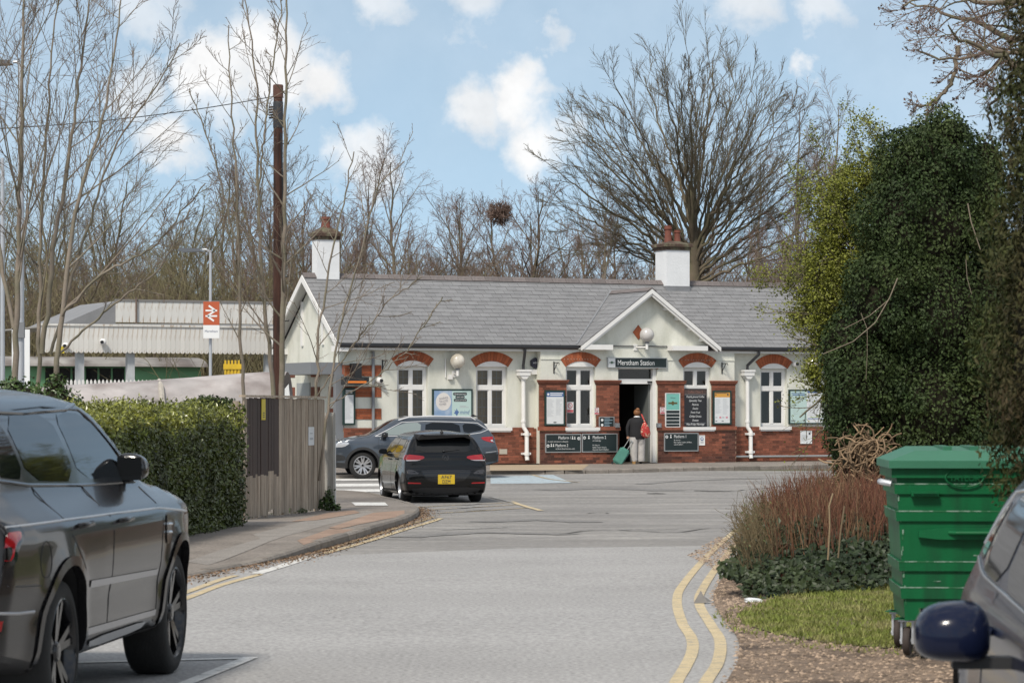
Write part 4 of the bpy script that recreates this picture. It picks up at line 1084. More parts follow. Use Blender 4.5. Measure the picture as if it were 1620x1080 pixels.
# alarm box, bracket irons
o = on_station('alarm_box', 'dark hexagonal alarm bell box beside the downpipe hopper', 'alarm', su(845, 0), 0, sz(845, 574, 0))
MB().prism([(.145 * math.cos(t), .155 * math.sin(t)) for t in [math.pi / 3 * k + math.pi / 6 for k in range(6)]], 'y', -.1, 0).build('case', mat('alarm_blue', (.012, .012, .03), .4), o)
lettering('ADT', .07, m_sign_wh, o, (0, -.102, -.02), align='CENTER', width=.16)
MB().box(-.12, .13, -.08, 0, -.33, -.19).build('siren', m_wwood, o)
def bracket(px, py, v, label, s=1):
    o = on_station('hanging_bracket', label, 'bracket', su(px, v), v, sz(px, py, v))
    MB().box(-.015, .015, -.02, 0, -.17, .17).box(-.012, .012, -.34, -.02, .12, .145).tube([(0, -.02, -.1), (0, -.12, 0), (0, -.24, .12)], .011, 6).tube([(0, -.33, .13), (0, -.37, .1), (0, -.34, .07)], .01, 6).build('iron', m_black, o)
bracket(876, 581, PV, 'black iron hanging basket bracket above the blue headed poster')
bracket(1142, 582, PV, 'black iron hanging basket bracket above the orange headed poster')
bracket(605, 578, 0, 'black iron hanging basket bracket on the striped corner')
# departure display under the porch canopy
o = on_station('departure_display', 'black departure display with orange text under the grey porch canopy', 'display', SU0 + .25, -.02, 2.42)
MB().box(-.4, .3, -.45, -.1, -.1, .12).build('case', m_black, o); MB().box(-.1, .1, -.4, .02, .12, .5).build('hanger', m_black, o)
MB().quad((-.34, -.452, -.05), (.22, -.452, -.05), (.22, -.452, .01), (-.34, -.452, .01)).build('screen', mat('led_orange', (.3, .08, .01), .5, emit=(1, .28, .04, .22)), o)
# ------------------------------------------------------------------ trees and plants
def resample(ctrl, k):
    P = np.array([list(p) for p in ctrl], float)
    d = np.r_[0, np.cumsum(np.linalg.norm(np.diff(P, axis=0), axis=1))]
    # smooth the control polygon
    t = np.linspace(0, d[-1], k)
    Q = np.c_[[np.interp(t, d, P[:, i]) for i in range(3)]].T
    for _ in range(2):
        Q[1:-1] = .25 * Q[:-2] + .5 * Q[1:-1] + .25 * Q[2:]
    return Q
def stem(ctrl, r0, r1, k=20, wob=.02, seed=0, p=1.0):
    r = np.random.default_rng(seed); Q = resample(ctrl, k); Q[1:-1] += r.normal(0, wob, (k - 2, 3))
    return Q[None], (r0 + (r1 - r0) * np.linspace(0, 1, k) ** p)[None]
def ramify(pts, rad, m, t0, t1, ang, asd, lmin, lmax, k, up, wob, rr, seed, taper=.25, lfall=.5, rmin=.003, flat=0., bias=None):
    r = np.random.default_rng(seed); N, K, _ = pts.shape
    idx = np.repeat(np.arange(N), m); n = len(idx)
    t = t0 + (t1 - t0) * ((np.tile(np.arange(m), N) + r.random(n)) / m)
    f = t * (K - 1); i = np.clip(f.astype(int), 0, K - 2); w = (f - i)[:, None]
    p = pts[idx, i] * (1 - w) + pts[idx, i + 1] * w
    T = pts[idx, i + 1] - pts[idx, i]; T /= np.linalg.norm(T, axis=1)[:, None] + 1e-9
    rp = rad[idx, i] * (1 - w[:, 0]) + rad[idx, i + 1] * w[:, 0]
    q = r.normal(size=(n, 3)); q -= (q * T).sum(1)[:, None] * T; q /= np.linalg.norm(q, axis=1)[:, None] + 1e-9
    if bias is not None:
        q += np.array(bias); q -= (q * T).sum(1)[:, None] * T; q /= np.linalg.norm(q, axis=1)[:, None] + 1e-9
    a = np.clip(r.normal(ang, asd, n), .1, 1.6)[:, None]
    d = np.cos(a) * T + np.sin(a) * q
    if flat: d[:, 2] *= (1 - flat); d /= np.linalg.norm(d, axis=1)[:, None]
    plen = np.linalg.norm(np.diff(pts, axis=1), axis=2).sum(1)[idx]
    L = plen * r.uniform(lmin, lmax, n) * (1 - lfall * (t - t0) / max(t1 - t0, 1e-6))
    out = np.zeros((n, k, 3)); out[:, 0] = p
    for j in range(1, k):
        out[:, j] = out[:, j - 1] + d * (L / (k - 1))[:, None]
        d = d + r.normal(0, wob, (n, 3)) + np.array([0, 0, up]); d /= np.linalg.norm(d, axis=1)[:, None]
    r0 = np.maximum(rp * rr, rmin); R_ = r0[:, None] * (1 - (1 - taper) * np.linspace(0, 1, k)[None]); R_ = np.maximum(R_, rmin * .7)
    return out, R_
def tubes(sets):
    """sets: list of (pts (N,K,3), rad (N,K), sides) -> V, quads"""
    VV, QQ, off = [], [], 0
    for pts, rad, s in sets:
        N, K, _ = pts.shape
        T = np.zeros_like(pts); T[:, 1:-1] = pts[:, 2:] - pts[:, :-2]; T[:, 0] = pts[:, 1] - pts[:, 0]; T[:, -1] = pts[:, -1] - pts[:, -2]
        T /= np.linalg.norm(T, axis=2)[..., None] + 1e-9
        ref = np.where((np.abs(T[:, :1, 2]) < .8)[..., None], np.array([0, 0, 1.]), np.array([1., 0, 0]))
        a = np.cross(T, np.broadcast_to(ref, T.shape)); a /= np.linalg.norm(a, axis=2)[..., None] + 1e-9
        b = np.cross(T, a)
        th = 2 * np.pi * np.arange(s) / s
        ring = pts[:, :, None] + (a[:, :, None] * np.cos(th)[None, None, :, None] + b[:, :, None] * np.sin(th)[None, None, :, None]) * rad[:, :, None, None]
        VV.append(ring.reshape(-1, 3))
        base = (np.arange(N) * K * s)[:, None, None] + (np.arange(K - 1) * s)[None, :, None]
        kk = np.arange(s)[None, None]; k2 = (np.arange(s) + 1) % s
        q = np.stack([base + kk, base + k2[None, None], base + s + k2[None, None], base + s + kk], -1).reshape(-1, 4)
        QQ.append(q + off); off += N * K * s
    return np.concatenate(VV), np.concatenate(QQ)
def leaves(P, Nrm, L, Wd, seed, jit=.6, droop=0., bend=.15):
    """rhombic leaves folded along the midrib; returns V,quads"""
    r = np.random.default_rng(seed); n = len(P)
    N_ = Nrm + r.normal(0, jit, (n, 3)); N_ /= np.linalg.norm(N_, axis=1)[:, None] + 1e-9
    u = r.normal(size=(n, 3)); u[:, 2] -= droop; u -= (u * N_).sum(1)[:, None] * N_; u /= np.linalg.norm(u, axis=1)[:, None] + 1e-9
    v = np.cross(N_, u); l = (L * r.uniform(.65, 1.3, n))[:, None]; w = (Wd * r.uniform(.65, 1.3, n))[:, None]
    V = np.stack([P, P + u * l * .45 - v * w * .5 + N_ * bend * w, P + u * l, P + u * l * .45 + v * w * .5 + N_ * bend * w], 1)
    return V.reshape(-1, 3), np.arange(4 * n).reshape(-1, 4)
def bark(name, c, c2):
    return mat(name, c, .9, var=.25, vscale=3, col2=c2, c2scale=2.5, c2lo=.42, c2hi=.62, bump=.4, bscale=30)
m_bark_g = bark('grey_bark', (.21, .175, .14), (.16, .145, .10))
m_bark_b = bark('brown_bark', (.15, .115, .085), (.12, .11, .065))
m_bark_big = bark('olive_bark', (.125, .098, .066), (.118, .104, .06))
m_twig = mat('twig', (.17, .128, .096), .9, isl=.25)
m_twig_r = mat('reddish_twig', (.185, .125, .10), .9, isl=.25)
m_twig_o = mat('olive_twig', (.185, .16, .085), .9, isl=.3)
def put_tree(name, label, big, twigs, mb_, mt, loc=(0, 0, 0), group=None, cat='tree'):
    o = thing(name, label, cat, loc, 0, group)
    V, Q = tubes(big); link('trunk', np_mesh('trunk', V, [Q], mb_, True), o)
    V, Q = tubes(twigs); link('crown', np_mesh('crown', V, [Q], mt, True), o)
    return o

# ---- woodland behind the station: a few bare trees, each copied
def wood_tree(seed, H, spread, style):
    r = np.random.default_rng(seed)
    s0 = stem([(0, 0, -.3), (r.normal(0, .2), r.normal(0, .2), H * .35), (r.normal(0, .4), r.normal(0, .4), H * .7), (r.normal(0, .6), r.normal(0, .6), H)], .15 if style else .12, .02, 22, .04, seed)
    if style == 2:   # several stems from the ground
        S = [stem([(r.normal(0, .25), r.normal(0, .25), -.3), (r.normal(0, .9), r.normal(0, .9), H * .5), (r.normal(0, 1.6), r.normal(0, 1.6), H * r.uniform(.75, 1))], .085, .014, 22, .05, seed + i) for i in range(5)]
        s0 = (np.concatenate([a for a, _ in S]), np.concatenate([b for _, b in S]))
    m1 = 20 if style != 2 else 9
    b1 = ramify(*s0, m1, .25, .97, .75 if style == 1 else .55, .2, .22 * spread, .45 * spread, 8, .05, .07, .55, seed + 1, lfall=.6, rmin=.010)
    b2 = ramify(*b1, 7, .2, .98, .6, .2, .3, .6, 6, .03, .09, .55, seed + 2, rmin=.0075)
    b3 = ramify(*b2, 6, .15, 1., .6, .25, .35, .7, 5, .02 if style != 3 else -.10, .12, .6, seed + 3, rmin=.0058)
    b4 = ramify(*b3, 2, .2, 1., .6, .25, .4, .8, 4, .0 if style != 3 else -.15, .12, .7, seed + 4, rmin=.0048)
    return [(*s0, 7), (*b1, 5)], [(*b2, 3), (*b3, 3), (*b4, 3)]
protos = []
specs = [(11, 10.5, 1.0, 0, m_bark_b, m_twig), (23, 9.5, 1.15, 1, m_bark_b, m_twig_r), (37, 8.6, .9, 2, m_bark_b, m_twig), (41, 11.5, .9, 3, m_bark_g, m_twig_r), (59, 7.8, 1.1, 2, m_bark_b, m_twig_o), (67, 9.8, 1.0, 0, m_bark_big, m_twig_o)]
for (sd, H, sp, sty, mb_, mt) in specs:
    protos.append((*wood_tree(sd, H, sp, sty), mb_, mt))
WL = {0: 'slender bare tree standing in the wood behind the station', 1: 'spreading bare tree with reddish twigs in the wood behind the station', 2: 'bare many-stemmed tree in the wood behind the station',
      3: 'bare birch with drooping reddish twigs in the wood behind the station', 4: 'low olive-twigged thicket tree in the wood behind the station', 5: 'bare tree with mossy olive twigs in the wood behind the station'}
first = {}
rw = random.Random(12)
spots = []
for row, (Y, n) in enumerate(((101, 26), (107, 28), (114, 28), (122, 28), (132, 28), (146, 26))):
    for i in range(n):
        x = (-.20 + .40 * (i + rw.random()) / n) * Y * 1.02
        spots.append((x, Y + rw.uniform(-3, 3)))
for i, (x, y) in enumerate(spots):
    px = 810 + x / y * F
    # the wood is taller to the left and thins above the station roof
    if px < 330: k = rw.choice([5, 4, 0, 2, 5, 2]); sc = rw.uniform(.80, 1.1)
    elif px < 900: k = rw.choice([0, 1, 2, 1, 2, 3]); sc = rw.uniform(.72, 1.04)
    else: k = rw.choice([1, 2, 3, 1, 2]); sc = rw.uniform(.75, 1.0)
    sc *= y / 112
    if k not in first:
        b, t, mb_, mt = protos[k]
        o = put_tree('bare_tree', WL[k], b, t, mb_, mt, group='bare trees of the wood behind the station, kind %s' % 'abcdef'[k]); first[k] = o
    else:
        o = copy_tree(first[k])
    zone = 'behind the platform canopy' if px < 450 else 'behind the station roof' if px < 1040 else 'beyond the great bare tree' if px < 1330 else 'behind the ivy-clad tree'
    if px < 0: zone = 'past the platform canopy'
    row = 'in the front row' if y < 112 else 'deeper in the wood'
    tag(o, WL[k].split(' in the wood')[0].split(' standing')[0] + ' %s, %s' % (row, zone), group='%s trees %s, %s' % ('abcdef'[k], row, zone))
    o.location = (x, y, g(y)); o.rotation_euler = (0, 0, rw.uniform(0, 6.28)); o.scale = (sc, sc, sc * rw.uniform(.92, 1.08))
# brushwood at the wood's foot
r_ = np.random.default_rng(77)
n = 7500
x = r_.uniform(-.22, .22, n) * 100; y = r_.uniform(96, 135, n); x *= y / 100
H = r_.uniform(1.5, 6.0, n) * np.where(x < -5, 1.15, .9)
base = np.c_[x, y, np.full(n, 0.0)]; lean = r_.normal(0, .35, (n, 2))
pts = np.stack([base + np.c_[lean * (t * t)[:, None] * H[:, None], H * t] for t in [np.full(n, q) for q in (0, .35, .7, 1.)]], 1)
b1 = ramify(pts, np.full((n, 4), .012), 4, .3, 1., .6, .2, .3, .6, 4, .02, .1, .7, 5, rmin=.007)
V, Q = tubes([(pts, np.linspace(.022, .007, 4)[None].repeat(n, 0), 3), (*b1, 3)])
tag(link('brushwood', np_mesh('brushwood', V, [Q], m_twig_o, True)), kind='stuff')

# ---- the great bare tree behind the roof
BY = 104.0
def P3(px, py, dy=0.): return at(px, py, BY + dy)
tr = stem([P3(1098, 640), P3(1099, 520), P3(1098, 430), P3(1097, 360), P3(1093, 290)], .34, .07, 16, .01, 1, 1.6)
r_ = np.random.default_rng(3)
limbs = []
NL = 42
for i in range(NL):
    f = (i + .5) / NL * 2 - 1                      # across the dome
    ang_ = f * R(88) + r_.normal(0, .04)
    rr_ = r_.uniform(.74, .92) if i % 3 else r_.uniform(.50, .72)
    hx_, hy_ = 262 * math.sin(ang_), 378 * math.cos(ang_) ** .75
    ex, ey = 1092 + hx_ * rr_, 420 - hy_ * rr_
    sy = 455 - (1 - abs(f)) * 120 * r_.uniform(.2, 1)
    dy = r_.uniform(-4.5, 4.5) * (1 - .4 * abs(f)); sx = 1097
    m1 = (sx + (ex - sx) * .30, sy + (ey - sy) * .36); m2 = (sx + (ex - sx) * .66, sy + (ey - sy) * .68)
    limbs.append(stem([P3(sx, sy), P3(*m1, dy * .35), P3(*m2, dy * .75), P3(ex, ey, dy)], r_.uniform(.045, .08), .011, 22, .035, 100 + i))
lb = (np.concatenate([a for a, _ in limbs]), np.concatenate([b for _, b in limbs]))
b1 = ramify(*lb, 9, .2, .99, .40, .12, .22, .46, 10, .022, .04, .5, 11, lfall=.45, rmin=.012)
b2 = ramify(*b1, 7, .2, .99, .42, .14, .28, .55, 7, .02, .055, .55, 12, lfall=.35, rmin=.0085)
b3 = ramify(*b2, 7, .2, 1., .45, .16, .35, .75, 5, .02, .07, .6, 13, lfall=.3, rmin=.0062)
put_tree('bare_tree', 'great spreading bare tree rising behind the station chimney with two pots', [(*tr, 14), (*lb, 8), (*b1, 4)], [(*b2, 3), (*b3, 3)], m_bark_big, m_bark_big)
nb = at(790, 338, 106)
rn = np.random.default_rng(44); n = 260
d = rn.normal(size=(n, 3)); d /= np.linalg.norm(d, axis=1)[:, None]
pts = np.stack([np.array(nb) + d * q + rn.normal(0, .05, (n, 3)) for q in (.05, .2, .34, .46)], 1)
wb_ = thing('twig_ball', 'round reddish ball of dense twigs high in the trees behind the roof', 'nest')
V, Q = tubes([(pts, np.full((n, 4), .012), 3), (*ramify(pts, np.full((n, 4), .01), 3, .3, 1., .7, .2, .3, .6, 4, 0, .1, .8, 45, rmin=.008), 3)])
tag(link('twigs', np_mesh('twigs', V, [Q], m_twig_r, True), wb_), kind='stuff')
# birches to its side
for i, (px, top, yy_, sd) in enumerate(((1262, 165, 112, 5), (1322, 170, 116, 6), (1200, 250, 118, 8))):
    Hh = (HY - top) / F * yy_ + 1.7
    s0 = stem([(0, 0, -.2), (.1, .1, Hh * .4), (.0, .2, Hh * .75), (.1, 0, Hh)], .14, .015, 24, .03, sd)
    c1 = ramify(*s0, 30, .2, .98, .5, .15, .14, .30, 9, .03, .05, .45, sd + 1, lfall=.55, rmin=.009)
    c2 = ramify(*c1, 9, .25, .98, .6, .2, .3, .6, 6, -.06, .08, .5, sd + 2, rmin=.0065)
    c3 = ramify(*c2, 6, .15, 1., .5, .2, .4, .8, 5, -.14, .08, .6, sd + 3, rmin=.005)
    put_tree('birch_tree', ['bare birch with fine drooping reddish twigs just past the great bare tree', 'tall bare birch behind the yellow-green hawthorn', 'lower bare birch half hidden by the great bare tree'][i], [(*s0, 8), (*c1, 4)], [(*c2, 3), (*c3, 3)], m_bark_g, m_twig_r, ((px - 810) / F * yy_, yy_, 0))

# ---- bare young trees behind the hedge and fence
def young(name, label, ctrls, Y, r0, lev, seed, mb_=None, mt=None, m1=16, up=.06, ang=.6, l=(.22, .5), wob=.05, t0=.25, m2=8, m3=5, bias=None):
    S = [stem([at(px, py, Y + dy) for (px, py, dy) in c], r0 * q * .86, .010, 30, .015, seed + 31 * i) for i, (c, q) in enumerate(ctrls)]
    s0 = (np.concatenate([a for a, _ in S]), np.concatenate([b for _, b in S]))
    b1 = ramify(*s0, m1, t0, .97, ang, .18, l[0], l[1], 10, up, wob, .45, seed + 1, lfall=.6, rmin=.008, bias=bias)
    b2 = ramify(*b1, m2, .2, .98, .6, .2, .22, .5, 7, .04, .07, .5, seed + 2, rmin=.0052)
    b3 = ramify(*b2, m3, .15, 1., .6, .25, .25, .6, 5, .02, .10, .55, seed + 3, rmin=.0036)
    return put_tree(name, label, [(*s0, 9), (*b1, 5)], [(*b2, 3), (*b3, 3)], mb_ or m_bark_g, mt or m_twig, )
young('young_tree', 'pale-trunked bare tree rising beside the tall white lamp column', [([(20, 700, 0), (28, 480, 0), (30, 300, 0), (36, 120, 0), (40, -120, 0)], 1.0), ([(22, 520, 0), (-20, 300, .5), (-40, 60, .5), (-60, -120, 1)], .6)], 50, .075, 3, 200, m1=17, m2=9, m3=7)
young('young_tree', 'bare tree with arching branches behind the laurel bush', [([(60, 700, 0), (62, 540, 0), (66, 330, .3), (78, 150, .5), (92, -40, .8)], .8), ([(66, 560, 0), (85, 400, 0), (118, 180, 0), (150, -60, .4)], .9), ([(80, 560, 0), (125, 400, 0), (180, 230, -.3), (240, 150, -.5), (285, 68, -.6)], .55)], 51, .066, 3, 230, m1=13, ang=.55, up=.03, m2=9, m3=7)
young('young_tree', 'bare leaning tree with long low branches towards the railway sign', [([(84, 700, 0), (90, 590, 0), (100, 470, 0), (118, 340, .2), (165, 180, .4), (200, -40, .5)], .9), ([(98, 500, 0), (150, 440, -.3), (240, 395, -.5), (325, 290, -.8)], .42), ([(92, 560, 0), (170, 490, -.4), (260, 420, -.8), (300, 330, -1)], .36)], 49, .072, 3, 260, m1=10, ang=.5, up=.03, l=(.18, .42), m2=8, m3=6)
young('young_tree', 'tallest slim bare tree close beside the telegraph pole', [([(450, 720, 0), (445, 600, 0), (448, 400, 0), (452, 220, 0), (452, 60, 0), (455, -90, 0)], 1.0)], 52, .07, 3, 300, m1=26, up=.05, l=(.10, .24), ang=.7, t0=.2, m2=6, m3=3)
young('young_tree', 'slim bare tree in front of the canopy with upright shoots', [([(440, 720, 0), (430, 600, 0), (415, 450, 0), (408, 280, 0), (404, 110, 0), (385, -10, 0)], .9), ([(408, 300, 0), (425, 150, 0), (450, -20, 0)], .4)], 53, .062, 3, 330, m1=17, up=.05, l=(.10, .25), ang=.7, t0=.22, m2=6, m3=3)
young('young_tree', 'thin bare tree next to the railway station totem sign', [([(390, 720, 0), (384, 600, 0), (380, 470, 0), (374, 300, 0), (366, 140, 0), (362, 40, 0)], .75), ([(382, 420, 0), (345, 270, 0), (310, 165, 0), (300, 140, 0)], .38)], 52.5, .058, 3, 360, m1=14, up=.05, l=(.10, .24), ang=.7, t0=.25, m2=6, m3=3)
young('young_tree', 'slender bare tree leaning across the station gable end', [([(490, 720, 0), (500, 610, 0), (506, 520, 0), (522, 410, 0), (548, 300, 0), (560, 240, 0)], .8), ([(497, 630, 0), (560, 545, -.3), (620, 470, -.6), (668, 438, -.8)], .34)], 50.5, .045, 3, 390, m1=13, up=.03, l=(.14, .36), ang=.75, t0=.2, m2=5, m3=2)
young('young_tree', 'thin bare sapling leaning over the end of the board fence', [([(505, 760, 0), (518, 650, 0), (528, 570, 0), (545, 480, 0), (572, 400, 0), (596, 290, 0), (640, 255, 0)], .75), ([(520, 640, 0), (590, 600, -.3), (640, 560, -.6), (700, 470, -.8)], .30)], 49.5, .040, 3, 420, m1=11, up=.03, l=(.12, .36), ang=.75, t0=.2, m2=5, m3=2)

# ---- bare tree reaching in at the top right
RY = 42.0
def Q3(px, py, dy=0.): return at(px, py, RY + dy)
tr = stem([Q3(1790, 790), Q3(1780, 500), Q3(1760, 300), Q3(1750, 100), Q3(1740, -80)], .26, .14, 16, .01, 5)
L_ = [stem([Q3(*p, d * i / 4) for i, p in enumerate(pp)], r0, .012, 24, .02, 600 + k) for k, (pp, r0, d) in enumerate((
    ([(1755, 210), (1660, 140), (1590, 92), (1530, 68), (1510, 62), (1500, 40)], .085, -1.), ([(1700, 165), (1600, 95), (1560, 110), (1550, 130), (1530, 134)], .05, .5), ([(1515, 74), (1513, 100), (1505, 125), (1490, 155), (1440, 175)], .04, -.6),
    ([(1750, 80), (1660, 55), (1590, 62), (1560, 40), (1500, 20), (1440, 5)], .075, 1.), ([(1750, 30), (1650, 0), (1560, 5), (1480, -10), (1430, 10)], .07, 0.), ([(1745, 0), (1650, -30), (1560, -40), (1470, -60)], .08, 1.5), ([(1755, 160), (1640, 120), (1580, 150), (1560, 175), (1570, 205)], .05, 1.), ([(1755, 120), (1650, 90), (1570, 80), (1500, 95), (1450, 80)], .05, -.5)))]
lb = (np.concatenate([a for a, _ in L_]), np.concatenate([b for _, b in L_]))
b1 = ramify(*lb, 11, .2, .98, .8, .2, .15, .4, 9, -.01, .12, .5, 21, lfall=.4, rmin=.008)
b2 = ramify(*b1, 8, .15, .98, .7, .2, .3, .6, 6, -.01, .14, .55, 22, rmin=.0055)
b3 = ramify(*b2, 4, .15, 1., .7, .25, .35, .7, 4, 0, .12, .6, 23, rmin=.004)
rt_tree = put_tree('bare_tree', 'gnarled bare tree with crooked limbs above the ivy-covered tree', [(*tr, 12), (*lb, 7), (*b1, 4)], [(*b2, 3), (*b3, 3)], m_bark_b, m_twig_r)
m_deadleaf = mat('dead_leaf', (.09, .05, .03), .9, isl=.4)
pick = b3[0][np.random.default_rng(4).choice(len(b3[0]), 900)][:, -1]
V, Q = leaves(pick, np.tile([0, 0, 1.], (len(pick), 1)), .05, .035, 8, 1.5)
tag(link('dead_leaves', np_mesh('dead_leaves', V, [Q], m_deadleaf), rt_tree), kind='stuff')

# ---- leafy masses
def leaf_mat(name, c, c2, rough=.5, spec=.4, isl=.4):
    m = mat(name, c, rough, isl=isl, col2=c2, c2scale=1.6, c2lo=.42, c2hi=.66, spec=spec)
    return m
m_ivy = leaf_mat('ivy_leaf', (.026, .044, .013), (.046, .066, .019), .6, .22)
m_haw = leaf_mat('hawthorn_leaf', (.165, .178, .022), (.105, .122, .018), .6)
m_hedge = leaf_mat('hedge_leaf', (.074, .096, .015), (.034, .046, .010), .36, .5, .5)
m_hedge_sunlit = leaf_mat('hedge_top_leaf_sunlit', (.185, .195, .030), (.085, .105, .016), .3, .55, .5)  # top leaves coloured lighter and yellower to look sunlit
m_conifer = leaf_mat('conifer_spray', (.050, .062, .018), (.046, .034, .016), .7, .2)
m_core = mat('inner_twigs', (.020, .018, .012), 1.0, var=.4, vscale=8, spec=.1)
def shell(ells, n, seed, depth=.16, lump=.14):
    r = np.random.default_rng(seed); E = np.array(ells, float); vol = (E[:, 3] * E[:, 4] + E[:, 4] * E[:, 5] + E[:, 3] * E[:, 5]); idx = r.choice(len(E), n, p=vol / vol.sum())
    d = r.normal(size=(n, 3)); d /= np.linalg.norm(d, axis=1)[:, None]
    lum = 1 + lump * (np.sin(d[:, 0] * 7 + idx) * np.sin(d[:, 1] * 6 + 2 * idx) * np.sin(d[:, 2] * 8 + idx)) - depth * r.random(n) ** 1.5 * 1.0
    P = E[idx, :3] + d * E[idx, 3:] * lum[:, None]; N_ = d / E[idx, 3:]; N_ /= np.linalg.norm(N_, axis=1)[:, None]
    keep = np.ones(n, bool)
    for j, e in enumerate(E):
        q = ((P - e[:3]) / e[3:]); keep &= ~((np.linalg.norm(q, axis=1) < .82) & (idx != j))
    return P[keep], N_[keep]
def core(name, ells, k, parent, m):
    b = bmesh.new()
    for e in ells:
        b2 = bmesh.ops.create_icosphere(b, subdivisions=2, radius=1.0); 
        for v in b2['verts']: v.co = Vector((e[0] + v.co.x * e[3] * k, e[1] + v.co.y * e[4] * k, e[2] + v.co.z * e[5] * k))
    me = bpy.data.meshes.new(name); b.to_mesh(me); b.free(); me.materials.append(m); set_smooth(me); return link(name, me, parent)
def ell(px, py, Y, rx, rz, ry=None):
    p = at(px, py, Y); s = F / Y; return (p.x, p.y, p.z, rx / s, (ry or rx) / s, rz / s)
# ivy-clad tree
IVY = [ell(1450, 650, 36, 120, 150), ell(1455, 500, 36, 118, 140), ell(1460, 360, 36, 108, 120), ell(1475, 265, 36, 80, 78), ell(1370, 620, 35.6, 62, 110), ell(1350, 700, 35.6, 34, 60), ell(1400, 480, 35.6, 70, 90), ell(1540, 560, 36, 80, 200), ell(1530, 330, 36, 60, 90), ell(1425, 290, 36, 40, 50), ell(1500, 215, 36, 38, 30), ell(1440, 235, 36, 26, 24), ell(1600, 600, 36.4, 80, 160), ell(1400, 750, 36, 70, 80), ell(1500, 740, 36, 90, 90), ell(1325, 560, 35.8, 30, 60), ell(1335, 650, 35.7, 36, 60), ell(1350, 540, 35.7, 46, 60), ell(1340, 730, 35.7, 26, 40), ell(1570, 430, 36.3, 50, 90), ell(1560, 270, 36.3, 34, 60)]
iv = thing('ivy_clad_tree', 'tall tree trunk smothered in dark glossy ivy beside the station', 'tree', gp(1460, 860))
iv.location = (0, 0, 0)
rb = random.Random(3); BUMP = []
for e in IVY[:14]:
    for _ in range(9):
        d = Vector((rb.gauss(0, 1), rb.gauss(-.7, 1), rb.gauss(0, 1))).normalized(); k = rb.uniform(.14, .30)
        BUMP.append((e[0] + d.x * e[3] * .92, e[1] + d.y * e[4] * .92, e[2] + d.z * e[5] * .92, k, k, k * rb.uniform(.8, 1.3)))
P_, N_ = shell(IVY, 105000, 31, .26, .16); P2_, N2_ = shell(BUMP, 70000, 33, .3, .2)
V, Q = leaves(np.r_[P_, P2_], np.r_[N_, N2_], .047, .032, 32, .6, 1.2)
tag(link('crown', np_mesh('crown', V, [Q], m_ivy), iv), kind='stuff')
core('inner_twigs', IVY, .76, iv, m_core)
tp = at(1460, 760, 36); MB().tube([(tp.x, 36, g(36) - .1), (tp.x - .05, 36, 1.5), (tp.x + .05, 36, 4.2)], [.22, .18, .10], 10).build('trunk', m_bark_b, iv, smooth=60)
# bare vines hanging over the ivy
for (pp, r0) in (([(1420, 440), (1408, 470), (1385, 510), (1350, 540), (1302, 560)], .016), ([(1405, 475), (1375, 500), (1335, 520)], .010), ([(1362, 495), (1372, 520), (1372, 560), (1370, 600)], .008), ([(1531, 322), (1536, 350), (1546, 380), (1551, 395)], .016), ([(1528, 410), (1530, 440), (1537, 465)], .009)):
    pts = [at(px, py, 34.9) for px, py in pp]; r0 *= .55; MB().tube([p for p in pts], [r0 * (1 - .5 * i / len(pts)) for i in range(len(pts))], 6).build('vine', mat('vine_bark', (.22, .18, .13), .9, var=.2, vscale=9), iv, smooth=60)
# hawthorn in young leaf
hw = thing('hawthorn_tree', 'hawthorn with fresh yellow-green leaves leaning out from the ivy', 'tree')
S = [stem([at(1410, 720, 36.4), at(1395, 560, 36.4), at(*m1, 36.8), at(*m2, 37), at(*m3, 37)], .06, .010, 22, .02, 700 + i) for i, (m1, m2, m3) in enumerate((((1380, 430), (1370, 340), (1365, 262)), ((1360, 480), (1320, 400), (1300, 300)), ((1350, 520), (1300, 460), (1272, 400)), ((1350, 580), (1300, 540), (1262, 520)), ((1390, 420), (1395, 320), (1398, 200)), ((1385, 400), (1410, 300), (1430, 220)), ((1355, 600), (1310, 620), (1265, 660)), ((1340, 540), (1290, 500), (1268, 470)), ((1370, 450), (1340, 350), (1335, 285)), ((1370, 640), (1330, 655), (1290, 690))))]
s0 = (np.concatenate([a for a, _ in S]), np.concatenate([b for _, b in S]))
h1 = ramify(*s0, 17, .3, .98, .8, .25, .16, .40, 8, .02, .09, .5, 71, rmin=.006, lfall=.35)
h2 = ramify(*h1, 7, .2, 1., .7, .2, .28, .55, 6, .02, .1, .55, 72, rmin=.004)
V, Q = tubes([(*s0, 6), (*h1, 4)]); link('trunk', np_mesh('trunk', V, [Q], m_bark_b, True), hw)
V, Q = tubes([(*h2, 3)]); tag(link('twigs', np_mesh('twigs', V, [Q], m_twig_o, True), hw), kind='stuff')
r_ = np.random.default_rng(8)
tips = h2[0].reshape(-1, 3); pz = CH - (tips[:, 2] - CH) * 0 
pyx = HY - (tips[:, 2] - CH) / tips[:, 1] * F
dens = np.where(pyx < 520, 24, 9)
pk = np.repeat(np.arange(len(tips)), (dens * r_.uniform(0, 1.0, len(tips)) ** 2).astype(int)); Pq = tips[pk] + r_.normal(0, .05, (len(pk), 3))
HAW = [ell(1345, 345, 36.9, 55, 75), ell(1335, 450, 36.8, 62, 80), ell(1372, 295, 37, 48, 42), ell(1312, 520, 36.7, 38, 46), ell(1398, 390, 36.9, 36, 90), ell(1335, 590, 36.2, 46, 50), ell(1300, 420, 36.8, 30, 40), ell(1290, 590, 36.2, 22, 30)]
Ph, Nh = shell(HAW, 80000, 75, .75, .35); keep = (np.sin(Ph[:, 0] * 9) * np.sin(Ph[:, 2] * 11 + Ph[:, 0] * 4) * np.sin(Ph[:, 1] * 8) + r_.normal(0, .35, len(Ph))) > -.14
Pq = np.r_[Pq, Ph[keep]]
